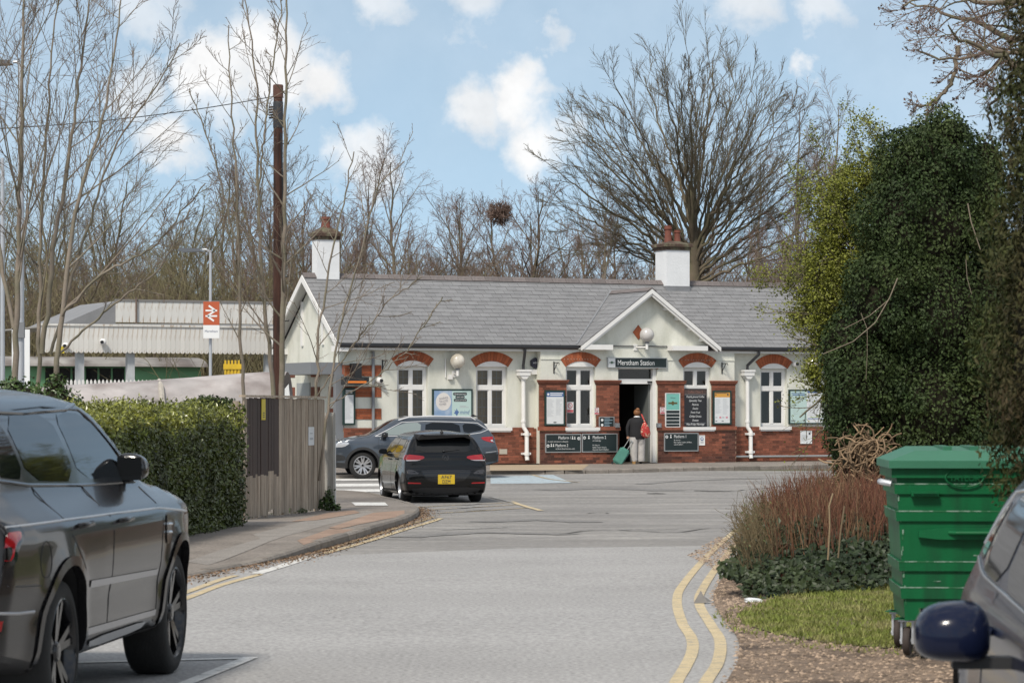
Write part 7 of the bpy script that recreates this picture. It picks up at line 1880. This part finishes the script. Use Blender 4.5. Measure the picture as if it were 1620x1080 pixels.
MB().box(-.08, .08, -.12, 0.0, 3.3, 3.6).build('control_box', m_grey_paint, bpy.data.objects['lamp_column'])
lamp_col(4, 250, 600, 58, .055, 'thinner pale column just beside the tall lamp column')
lc = lamp_col(333, 396, 590, 78, .05, 'slim lamp column carrying the railway totem sign', -.22)
so = at(334.5, 535, 77.85)
sg = thing('railway_totem', 'orange-red railway double arrow sign above a white Merstham name plate', 'sign', (so.x, so.y, so.z))
s = F / 77.85; sw, shh = 25.5 / s / 2, 58 / s
m_nr = mat('rail_orange', (.42, .085, .028), .5)
MB().box(-sw, sw, -.03, .03, shh * .36, shh).build('arrow_panel', m_nr, sg); MB().box(-sw, sw, -.03, .03, 0, shh * .357).build('name_panel', m_sign_wh, sg)
k_ = sw * 1.45; cz = shh * .68
ar = MB()
def seg(x0, z0, x1, z1, w):
    d = Vector((x1 - x0, z1 - z0)); n = Vector((-d.y, d.x)).normalized() * w / 2
    ar.prism([(x0 + n.x, z0 + n.y), (x1 + n.x, z1 + n.y), (x1 - n.x, z1 - n.y), (x0 - n.x, z0 - n.y)], 'y', -.034, -.0302)
q = k_ * .5
seg(-q, cz + .075, q, cz + .075, .045); seg(-q, cz - .075, q, cz - .075, .045)
seg(-.07, cz + .21, .10, cz + .085, .05); seg(.10, cz + .07, -.10, cz - .07, .05); seg(.10, cz - .085, -.07, cz - .21, .05) if False else None
seg(-.10, cz - .085, .07, cz - .21, .05)
ar.build('double_arrow', m_sign_wh, sg)
lettering('Merstham', .10, mat('name_blue', (.06, .08, .16), .6), sg, (0, -.032, shh * .16), width=sw * 1.6, align='CENTER')

# ------------------------------------------------------------------ platform canopy beyond
def sloc(px, py, v):
    return su(px, v), v, sz(px, py, v)
m_canopy = mat('stained_white_boards', (.64, .625, .59), .75, isl=.05, var=.12, vscale=1.5, col2=(.33, .23, .14), c2scale=3.2, c2lo=.54, c2hi=.70, stretch=(4.5, 4.5, .8))
cp = thing('platform_canopy', 'long rust-stained white timber platform canopy with scalloped edge', 'canopy', (0, SY0, 0), TH)
CV = 8.0
u0, u1 = su(62, CV), su(452, CV)
zl, zu = sz(250, 556, CV), sz(250, 517, CV)
nb = int((u1 - u0) / .15)
t = MB(); t.prism([(-.0735, 0), (-.06, -.03), (-.03, -.055), (0, -.062), (.03, -.055), (.06, -.03), (.0735, 0), (.0735, zu - zl), (-.0735, zu - zl)], 'y', -.012, .012)
tf = [Matrix.Translation((u0 + .15 * (i + .5), CV, zl)) for i in range(nb)]
pieces(cp, 'valance_board', m_canopy, tf, t)
MB().box(u0, u1, CV + .014, CV + .05, zu - .12, zu + .04).box(u0, u1, CV - .05, CV - .014, zu + .001, zu + .06).build('valance_rail', m_canopy, cp)
ub = su(183, CV + 1.2); zl2, zu2 = sz(300, 511, CV + 1.2), sz(300, 478, CV + 1.2)
n2 = int((u1 + .6 - ub) / .22)
t = MB(); t.box(-.109, .109, -.012, .012, 0, zu2 - zl2)
pieces(cp, 'upper_board', m_canopy, [Matrix.Translation((ub + .22 * (i + .5), CV + 1.2, zl2)) for i in range(n2)], t)
MB().box(ub - .02, u1 + .6, CV + 1.16, CV + 1.25, zu2 + .001, zu2 + .06).build('upper_capping', mat('canopy_capping', (.20, .19, .18), .8), cp)
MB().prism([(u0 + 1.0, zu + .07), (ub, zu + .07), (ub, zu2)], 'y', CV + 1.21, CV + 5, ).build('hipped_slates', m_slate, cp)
MB().add([(u0, CV, zu + .06), (u1 + .6, CV, zu + .06), (u1 + .6, CV + 1.2, zl2), (u0, CV + 1.2, zu + .10)], [(0, 1, 2, 3)]).build('lead_roof', mat('canopy_lead', (.17, .175, .18), .7, var=.2, vscale=2), cp)
MB().box(u0, u1, CV + .06, CV + 5, zu - .06, zu - .02).build('canopy_deck', mat('canopy_underside', (.30, .29, .27), .8), cp)
for px in (126, 206, 424):
    u = su(px, CV + .3); MB().box(u - .11, u + .11, CV + .2, CV + .42, .4, zu - .065).build('canopy_post', mat('pale_post', (.46, .48, .49), .6, var=.1, vscale=4), cp)
u = su(216, CV + 1.1); MB().tube([(u, CV + 1.12, zu2 + .1), (u, CV + 1.12, zl2 - .2)], .03, 6).build('canopy_pipe', mat('rusty_pipe', (.14, .10, .08), .8), cp)
for (px, py) in ((104, 547), (163, 541)):
    o = thing('security_camera', 'white camera on the platform canopy %s' % ('above a yellow tag' if px < 130 else 'well clear of the yellow tag'), 'camera', Vector((su(px, CV - .15) * C_ - (CV - .15) * S_, SY0 + su(px, CV - .15) * S_ + (CV - .15) * C_, sz(px, py, CV - .15))), TH)
    MB().lathe([(.001, -.10), (.07, -.09), (.10, -.03), (.10, .05), (.05, .10)], 14).build('housing', m_wwood, o, smooth=60); MB().lathe([(.05, 0), (.05, .06)], 12, Matrix.Translation((-.06, -.06, 0)) @ Matrix.Rotation(R(90), 4, 'X')).build('lens', m_black, o)
    if px < 130: MB().box(-.2, -.06, -.06, -.04, -.22, -.02).build('yellow_tag', mat('tag_yellow', (.60, .47, .04), .6), o)
# far platform shelter, green walled with curved roof
SV = 18.0
sh = thing('platform_shelter', 'green walled waiting shelter with low curved grey roof on the far platform', 'shelter', (0, SY0, 0), TH)
u0, u1 = su(18, SV), su(318, SV); z0, z1 = sz(200, 600, SV), sz(200, 580, SV)
MB().box(u0, u1, SV, SV + 2.4, 0, z1).build('shelter_wall', mat('shelter_green', (.13, .30, .15), .6), sh)
A = [math.pi * (1 - k / 12) for k in range(13)]
MB().prism([(SV + 1.2 + 1.5 * math.cos(a), z1 + .005 + .34 * math.sin(a)) for a in A], 'x', u0 - .3, u1 + .15).build('shelter_roof', mat('shelter_roof_grey', (.27, .255, .24), .8, var=.25, vscale=1.2, col2=(.16, .14, .13), c2scale=1.0), sh)
ua, ub2 = su(70, SV - .02), su(198, SV - .02)
nW = 6
for k in range(nW):
    a = ua + (ub2 - ua) * k / nW; MB().box(a + .04, a + (ub2 - ua) / nW - .04, SV - .04, SV - .001, .9, z1 - .05).build('window', m_cglass, sh)
# white picket railing
pk = thing('picket_railing', 'white pointed picket railing along the platform', 'fence', (0, SY0, 0), TH)
PVv = 6.6; u0, u1 = su(100, PVv), su(260, PVv); zt_ = sz(180, 600, PVv)
t = MB(); t.prism([(-.035, 0), (.035, 0), (.035, zt_ - .06), (0, zt_), (-.035, zt_ - .06)], 'y', -.01, .01)
pieces(pk, 'picket', m_wwood, [Matrix.Translation((u0 + .12 * i, PVv, 0)) for i in range(int((u1 - u0) / .12))], t)
for z in (.4, zt_ - .25): MB().box(u0, u1, PVv + .011, PVv + .05, z, z + .07).build('rail', m_wwood, pk)
# yellow grit bin, white board, small white stand
yb_ = at(369, 590, 76); yo_ = thing('grit_bin', 'yellow slatted crate standing beyond the weathered wall', 'bin', (yb_.x, 76, yb_.z - .9))
m_yel = mat('bin_yellow', (.55, .36, .015), .5, var=.15, vscale=5)
MB().box(-.19, .19, -.2, .2, -1.2, 1.0).build('tub', m_yel, yo_)
for k in range(5): MB().box(-.215 + .09 * k, -.165 + .09 * k, -.23, -.201, .3, 1.24).build('slat', m_yel, yo_)
MB().box(-.24, .24, -.25, .22, 1.0, 1.14).build('rim', m_yel, yo_)
wb = at(33, 592, 70); o = thing('white_board_sign', 'tall plain white board standing behind the lamp column', 'sign', (wb.x, 70, g(70)))
MB().box(-.22, .22, -.02, .02, .9, CH + (HY - 521) / F * 70 - g(70)).build('board', m_sign_wh, o); MB().box(-.18, -.12, .021, .08, 0, 3.2).box(.12, .18, .021, .08, 0, 3.2).build('support', m_galv, o)
# weathered rounded wall / roof behind the hedge
wv = thing('rounded_roof', 'long low weathered grey rounded roof behind the hedge', 'roof')
m_wall_w = mat('weathered_cement', (.40, .37, .36), .95, var=.25, vscale=1.3, col2=(.22, .185, .175), c2scale=1.1, c2lo=.45, c2hi=.7, bump=.5, bscale=14)
prof = []
path = [(-5, 622), (60, 612), (120, 608), (200, 604), (255, 600), (300, 597), (360, 592), (420, 588), (455, 588)]
VV, FF = [], []
n = 12
for i, (px, py) in enumerate(path):
    top = at(px, py, 60 + i * .25)
    for k in range(n + 1):
        a = math.pi * k / n; VV.append((top.x, top.y - 1.6 * math.cos(a), max(top.z - .95 + .95 * math.sin(a) ** .8, g(60))))
for i in range(len(path) - 1):
    for k in range(n): FF.append((i * (n + 1) + k, (i + 1) * (n + 1) + k, (i + 1) * (n + 1) + k + 1, i * (n + 1) + k + 1))
MB().add(VV, FF).build('shell', m_wall_w, wv, smooth=60, merge=True)
a0, a1 = at(-5, 660, 58.6), at(455, 660, 60.6)
MB().add([(a0.x, a0.y, g(60) - .2), (a1.x, a1.y, g(60) - .2), (a1.x, a1.y, 1.5), (a0.x, a0.y, 1.4)], [(0, 1, 2, 3)]).build('side_wall', m_wall_w, wv)
j0 = at(254, 603, 59.5); MB().tube([at(252, 602, 61.0) + Vector((0, 0, .0)), at(255, 612, 59.9), at(257, 640, 59.35), at(256, 660, 59.0)], [.05, .06, .07, .06], 8).build('joint', mat('cracked_mortar', (.46, .42, .36), .95, bump=.6, bscale=12, var=.3, vscale=6), wv)
wx = at(452, 612, 58); o = thing('leaning_board', 'small white board leaning beside the telegraph pole', 'board', (wx.x, 58, g(58)))
MB().prism([(-.08, 1.6), (.14, 1.6), (.06, 2.45), (-.02, 2.35)], 'y', -.015, .015).build('panel', m_sign_wh, o); MB().box(0, .05, .02, .06, 0, 2.2).build('stake', m_board, o)

# ------------------------------------------------------------------ green wheeled bin
BYy = 18.9
bb_ = at(1396, 1047, BYy); bn = thing('wheeled_bin', 'large green four-wheeled waste bin with ribbed sides on the grass', 'bin', (at(1415, 1047, BYy).x, BYy, g(BYy) + .03), R(-3))
m_bin = mat('bin_green', (.002, .105, .034), .48, var=.10, vscale=2.5, col2=(.006, .060, .024), c2scale=1.6, c2lo=.5, c2hi=.75, bump=.06, bscale=30, spec=.3, stretch=(5, 5, 1.0))
m_binlid = mat('bin_lid_green', (.03, .15, .085), .5, var=.06, vscale=3, bump=.05, bscale=30)
m_scuff = mat('scuffed_edge', (.20, .30, .24), .8, col2=(.02, .13, .05), c2scale=14, c2lo=.44, c2hi=.56)
BW, BD = 1.30, 1.0
def zpx(py): return CH - (py - HY) / F * BYy - g(BYy) - .03
zb0, zt0_ = zpx(982), zpx(741)
def bx_at(z): return (z - zb0) / (zt0_ - zb0)
def shell_rect(z, e=0.):
    f = bx_at(z); x0, x1, y0, y1 = .075 - .065 * f - e, BW - .075 + .065 * f + e, .06 - .05 * f - e, BD - .06 + .05 * f + e
    return [(x0, y0, z), (x1, y0, z), (x1, y1, z), (x0, y1, z)]
mb = MB(); ribs = [(zpx(765), zpx(781)), (zpx(808), zpx(824)), (zpx(888), zpx(903)), (zpx(929), zpx(947))]
lev = [zb0]
mb.add(shell_rect(zb0) + shell_rect(zt0_), [(0, 1, 5, 4), (1, 2, 6, 5), (2, 3, 7, 6), (3, 0, 4, 7), (3, 2, 1, 0)]); mb.build('tub', m_bin, bn)
for (a, b) in ribs:
    MB().add(shell_rect(b, .018) + shell_rect(a, .018), [(0, 1, 5, 4), (1, 2, 6, 5), (2, 3, 7, 6), (3, 0, 4, 7), (3, 2, 1, 0), (4, 5, 6, 7)]).build('rib', m_bin, bn)
    q = shell_rect(a + .004, .0205); q0 = shell_rect(a - .004, .0205)
    MB().add(q0 + q, [(0, 1, 5, 4), (1, 2, 6, 5), (2, 3, 7, 6), (3, 0, 4, 7)]).build('rib_edge', m_scuff, bn)
MB().box(-.02, BW + .02, -.02, BD + .02, zt0_ - .06, zt0_).build('rim', m_bin, bn)
for sx in (0, 1):
    x = -.02 if sx == 0 else BW + .02
    MB().tube([(x, .2, zt0_ - .10), (x - (.06 if sx == 0 else -.06), .2, zt0_ - .09), (x - (.06 if sx == 0 else -.06), .02, zt0_ - .09), (x, .0, zt0_ - .1)], .02, 8).build('trunnion', m_galv, bn)
lid = MB(); L0 = zt0_ + .004
lid.add([(-.04, -.06, L0), (BW + .04, -.06, L0), (BW + .04, BD + .04, L0), (-.04, BD + .04, L0), (-.04, -.06, L0 + .05), (BW + .04, -.06, L0 + .05), (BW + .04, BD + .04, L0 + .05), (-.04, BD + .04, L0 + .05),
         (.15, .13, L0 + .115), (BW - .15, .13, L0 + .115), (BW - .15, BD - .1, L0 + .135), (.15, BD - .1, L0 + .135)],
        [(0, 1, 5, 4), (1, 2, 6, 5), (2, 3, 7, 6), (3, 0, 4, 7), (4, 5, 9, 8), (5, 6, 10, 9), (6, 7, 11, 10), (7, 4, 8, 11), (8, 9, 10, 11), (3, 2, 1, 0)])
lid.build('lid', m_binlid, bn)
for x in (.34, .52, .78, .96): MB().box(x, x + .06, .2, BD - .15, L0 + .110, L0 + .142).build('lid_rib', m_binlid, bn)
rs_ = random.Random(9)
for k in range(16):
    z = rs_.uniform(zb0 + .1, zt0_ - .12); f = bx_at(z); x0 = .075 - .065 * f + (rs_.uniform(.0, .02) if k < 11 else rs_.uniform(.2, .9)); y0 = .06 - .05 * f
    hh, ww = (rs_.uniform(.02, .07), rs_.uniform(.004, .012)) if k < 11 else (rs_.uniform(.004, .01), rs_.uniform(.02, .07))
    MB().box(x0, x0 + ww, y0 - .0045, y0 + .01, z, z + hh).build('scuff', m_scuff, bn)
# moulded maker's oval, handle bars
zc = zpx(755); cx = .46
ov = [(cx + .125 * math.cos(t), zc + .06 * math.sin(t)) for t in [2 * math.pi * k / 32 for k in range(32)]]
MB().tube([(a, -.022, b) for a, b in ov + [ov[0]]], .006, 6).build('maker_oval', m_bin, bn)
lettering('TAYLOR', .062, m_bin, bn, (cx, -.024, zc - .022), width=.20, align='CENTER', name='maker_lettering')
bn.children[-1].data.transform(Matrix.Identity(4))
zh = zpx(842); MB().prism([(.16, zh - .03), (.30, zh - .045), (.80, zh - .045), (.94, zh - .03), (.94, zh + .01), (.80, zh + .03), (.30, zh + .03), (.16, zh + .01)], 'y', -.015, .05).build('grip_recess', m_bin, bn)
MB().tube([(.36, -.01, zh), (.40, -.04, zh), (.72, -.04, zh), (.76, -.01, zh)], .014, 8).build('grip', m_bin, bn)
zq = zpx(779); MB().box(.11, .29, -.035, .02, zq - .022, zq + .012).box(.12, .28, -.05, -.0355, zq - .005, zq + .006).build('label_holder', m_bin, bn)
for (x, y) in ((.10, .14), (BW - .10, .14), (.10, BD - .14), (BW - .10, BD - .14)):
    w = link('castor', None, bn, (x, y, 0), (0, 0, R(75)))
    MB().lathe([(.03, -.022), (.088, -.022), (.098, -.010), (.098, .010), (.088, .022), (.03, .022)], 24, Matrix.Translation((0, 0, .098)) @ Matrix.Rotation(R(90), 4, 'X')).build('tyre', mat('castor_rubber', (.045, .034, .03), .8), w, smooth=40)
    MB().box(-.03, .05, -.045, -.03, .08, .23).box(-.03, .05, .03, .045, .08, .23).box(-.06, .06, -.055, .055, .23, .25).lathe([(.02, -.05), (.02, .05)], 10, Matrix.Translation((0, 0, .098)) @ Matrix.Rotation(R(90), 4, 'X')).build('fork', m_galv, w)
    MB().box(-.08, .08, -.08, .08, .25, zb0 + .005).build('mount', m_bin, w)

# ------------------------------------------------------------------ litter on the verge
p = gp(1112, 955); o = thing('folded_card', 'folded dirty grey card lying on the yellow line', 'litter', p, R(20))
MB().add([(-.09, 0, .01), (.02, -.05, .015), (.10, .03, .02), (0, .07, .09), (-.02, .0, .12)], [(0, 1, 4), (1, 2, 3, 4), (0, 4, 3)]).build('card', mat('dirty_card', (.20, .19, .18), .9, var=.2, vscale=10), o)
p = gp(1192, 955); o = thing('paper_scrap', 'crumpled white paper scrap at the edge of the grass', 'litter', p + Vector((0, 0, .03)))
b = bmesh.new(); bmesh.ops.create_icosphere(b, subdivisions=2, radius=.07)
for v in b.verts: v.co = Vector((v.co.x * 1.2, v.co.y, v.co.z * .4)) * random.uniform(.75, 1.15)
me = bpy.data.meshes.new('paper'); b.to_mesh(me); b.free(); me.materials.append(m_paper); link('paper', me, o)

# ------------------------------------------------------------------ the traveller with her suitcase
PY = 82.2
pf = at(1008, 734, PY); gz = g(PY) + .10 - (PY - 79) * .004
pe = thing('person', 'person in black jacket and pale trousers walking into the doorway pulling a suitcase', 'person', (pf.x, PY, gz), 0)
m_cloth_b = mat('black_jacket', (.010, .010, .012), .85, bump=.3, bscale=20); m_trs = mat('pale_trousers', (.42, .40, .38), .85, var=.12, vscale=12, bump=.5, bscale=16)
m_skin = mat('skin', (.50, .29, .20), .6); m_hair = mat('auburn_hair', (.20, .085, .03), .6, var=.25, vscale=25, stretch=(4, 4, 1))
def skin_obj(name, joints, edges, m, parent, root=0, lv=2):
    """joints: (x,y,z,rx,ry)"""
    me = bpy.data.meshes.new(name); me.from_pydata([j[:3] for j in joints], edges, []); ob = link(name, me)
    md = ob.modifiers.new('skin', 'SKIN'); md.use_smooth_shade = True
    for i, j in enumerate(joints):
        me.skin_vertices[0].data[i].radius = (j[3], j[4]); me.skin_vertices[0].data[i].use_root = (i == root)
    ss = ob.modifiers.new('sub', 'SUBSURF'); ss.levels = lv; ss.render_levels = lv
    dg = bpy.context.evaluated_depsgraph_get(); dg.update(); new = bpy.data.meshes.new_from_object(ob.evaluated_get(dg))
    ob.modifiers.clear(); ob.data = new; new.materials.clear()
    for q in (m if isinstance(m, list) else [m]): new.materials.append(q)
    set_smooth(new); ob.parent = parent; return ob
J = [(0, 0, .86, .15, .12),            # 0 pelvis
     (0, .01, 1.02, .155, .115), (0, .03, 1.20, .165, .12), (0, .05, 1.33, .12, .09), (0, .06, 1.40, .05, .05), (0, .085, 1.46, .058, .066), (0, .09, 1.53, .075, .088), (0, .09, 1.60, .05, .06),   # 1-7 spine, neck, head
     (-.18, .04, 1.31, .055, .055), (-.25, -.01, 1.08, .05, .05), (-.24, -.02, .86, .038, .038), (-.235, -.02, .80, .025, .03),   # 8-11 left arm to the case
     (.18, .04, 1.31, .055, .055), (.24, .02, 1.09, .05, .05), (.20, .12, .92, .04, .04), (.19, .17, .89, .026, .03),       # 12-15
     (-.085, .0, .80, .10, .10), (-.085, .03, .46, .085, .085), (-.085, -.06, .10, .065, .07), (-.085, -.02, .045, .035, .04), (-.085, .10, .03, .03, .035),   # 16-20 left leg
     (.095, .0, .80, .10, .10), (.10, .06, .46, .085, .085), (.10, .10, .10, .065, .07), (.10, .13, .04, .035, .04), (.10, .24, .03, .03, .03)]
E = [(0, 1), (1, 2), (2, 3), (3, 4), (4, 5), (5, 6), (6, 7), (3, 8), (8, 9), (9, 10), (10, 11), (3, 12), (12, 13), (13, 14), (14, 15), (0, 16), (16, 17), (17, 18), (18, 19), (19, 20), (0, 21), (21, 22), (22, 23), (23, 24), (24, 25)]
m_shoe = mat('dark_shoe', (.03, .027, .024), .7)
body = skin_obj('body', J, E, [m_skin, m_cloth_b, m_trs, m_shoe], pe)
mi = []
for p_ in body.data.polygons:
    c = p_.center
    if c.z < .075: k = 3
    elif c.z < .84 and abs(c.x) < .20: k = 2
    elif c.z > 1.385: k = 0
    elif c.z < .83 and abs(c.x) >= .20: k = 0
    else: k = 1
    mi.append(k)
body.data.polygons.foreach_set('material_index', mi)
# jacket hem, collar
MB().lathe([(.185, .74), (.20, .78), (.195, .95), (.185, 1.1), (.19, 1.22), (.17, 1.32), (.10, 1.385), (.07, 1.40)], 22, Matrix.Diagonal((1.02, .72, 1, 1)) @ Matrix.Translation((0, .03, 0)), cap=False).build('jacket', m_cloth_b, pe, smooth=60)
MB().lathe([(.078, 0), (.085, .015), (.075, .045)], 16, Matrix.Translation((0, .062, 1.375)) @ Matrix.Rotation(R(-12), 4, 'X'), cap=False).build('collar', m_sign_wh, pe, smooth=60)
b = bmesh.new(); bmesh.ops.create_uvsphere(b, u_segments=18, v_segments=12, radius=1)
for v in b.verts: v.co = Vector((v.co.x * .088, v.co.y * .098, v.co.z * .108)) * (1 + .04 * math.sin(v.co.x * 60) * math.sin(v.co.z * 40))
bmesh.ops.translate(b, verts=b.verts, vec=(0, .072, 1.535))
b2 = bmesh.ops.create_uvsphere(b, u_segments=12, v_segments=8, radius=.052); bmesh.ops.translate(b, verts=b2['verts'], vec=(.015, .03, 1.625))
me = bpy.data.meshes.new('hair'); b.to_mesh(me); b.free(); me.materials.append(m_hair); set_smooth(me); link('hair', me, pe)
# hand with fingers on the case handle
def hand(o, side):
    hx, hy, hz = o
    for k in range(4):
        x = hx + (-.022 + .015 * k); L = (.068, .078, .074, .058)[k]
        MB().tube([(x, hy, hz), (x, hy - .02, hz - L * .45), (x, hy - .005, hz - L * .8), (x, hy + .018, hz - L)], [.009, .0085, .008, .006], 6).build('finger', m_skin, pe, smooth=60)
    MB().tube([(hx + side * .03, hy + .01, hz + .02), (hx + side * .045, hy + .02, hz - .02), (hx + side * .03, hy + .02, hz - .05)], [.011, .010, .007], 6).build('thumb', m_skin, pe, smooth=60)
hand((-.235, -.02, .80), 1); hand((.19, .17, .89), -1)
# trouser folds: loose legs
for sx, y0, y1 in ((-.087, .02, -.05), (.10, .03, .095)):
    MB().lathe([(.108, .80), (.105, .62), (.10, .48), (.098, .33), (.092, .22), (.098, .14), (.088, .075)], 16, Matrix.Translation((sx, (y0 + y1) / 2, 0)), cap=False).build('trouser_leg', m_trs, pe, smooth=60)
sh_ = MB(); sh_.box(-.125, -.048, -.10, -.07, .0, .16).build('shoe_sole', mat('tan_sole', (.30, .17, .06), .8), pe)
pe.scale = (1.14, 1.1, .965)
# patterned shoulder bag
bg_ = thing('shoulder_bag', 'red patterned shoulder bag hanging at the walking person', 'bag', (pf.x + .23, PY - .11, gz + .78))
m_bag = mat('red_pattern', (.40, .035, .03), .7, col2=(.55, .42, .30), c2scale=17, c2lo=.56, c2hi=.60, var=.4, vscale=26)
b = bmesh.new(); bmesh.ops.create_uvsphere(b, u_segments=18, v_segments=12, radius=1)
for v in b.verts:
    z = v.co.z; v.co = Vector((v.co.x * (.135 - .05 * z), v.co.y * .10, z * .235 + .2))
    v.co.x += -.10 * (v.co.z - .2)
me = bpy.data.meshes.new('pouch'); b.to_mesh(me); b.free(); me.materials.append(m_bag); set_smooth(me); link('pouch', me, bg_)
MB().add([(-.02, -.04, .40), (.03, -.04, .38), (-.09, .03, .66), (-.13, .04, .66)], [(0, 1, 2, 3)]).add([(-.09, .03, .66), (-.13, .04, .66), (-.12, .18, .63), (-.08, .18, .63)], [(0, 1, 2, 3)]).build('strap', m_bag, bg_)
# green suitcase, tilted
cs = thing('suitcase', 'tilted green wheeled suitcase pulled towards the doorway', 'suitcase', (at(985, 733, PY - .1).x - .02, PY - .15, gz), 0)
m_case = mat('sea_green_fabric', (.065, .21, .165), .7, var=.12, vscale=8, bump=.2, bscale=40)
M = Matrix.Translation((-.30, 0, .08)) @ Matrix.Rotation(R(33), 4, 'Y')
cb = bmesh.new(); bmesh.ops.create_cube(cb, size=1)
for v in cb.verts: v.co = Vector((v.co.x * .30 + .15, v.co.y * .38, v.co.z * .52 + .27))
bmesh.ops.bevel(cb, geom=cb.edges[:], offset=.045, segments=3, affect='EDGES'); bmesh.ops.transform(cb, matrix=M, verts=cb.verts)
me = bpy.data.meshes.new('shell'); cb.to_mesh(me); cb.free(); me.materials.append(m_case); set_smooth(me, 40); link('shell', me, cs)
MB().box(.03, .27, -.205, -.188, .08, .40, M).build('front_pocket', m_case, cs); MB().box(.301, .318, -.10, .10, .2, .42, M).build('side_handle', m_black, cs)
MB().tube([M @ Vector((.08, 0, .53)), M @ Vector((.08, 0, .80))], .010, 6).tube([M @ Vector((.20, 0, .53)), M @ Vector((.20, 0, .80))], .010, 6).tube([M @ Vector((.06, 0, .80)), M @ Vector((.22, 0, .80))], .014, 6).build('pull_handle', m_alu, cs)
for (x, y) in ((.03, -.14), (.27, -.14), (.03, .14), (.27, .14)):
    w = M @ Vector((x, y, -.01)); MB().lathe([(.03, -.015), (.03, .015)], 12, Matrix.Translation((w.x, w.y, .031)) @ Matrix.Rotation(R(90), 4, 'X')).box(w.x - .02, w.x + .02, w.y - .018, w.y + .018, .045, w.z + .02).build('wheel', m_black, cs)
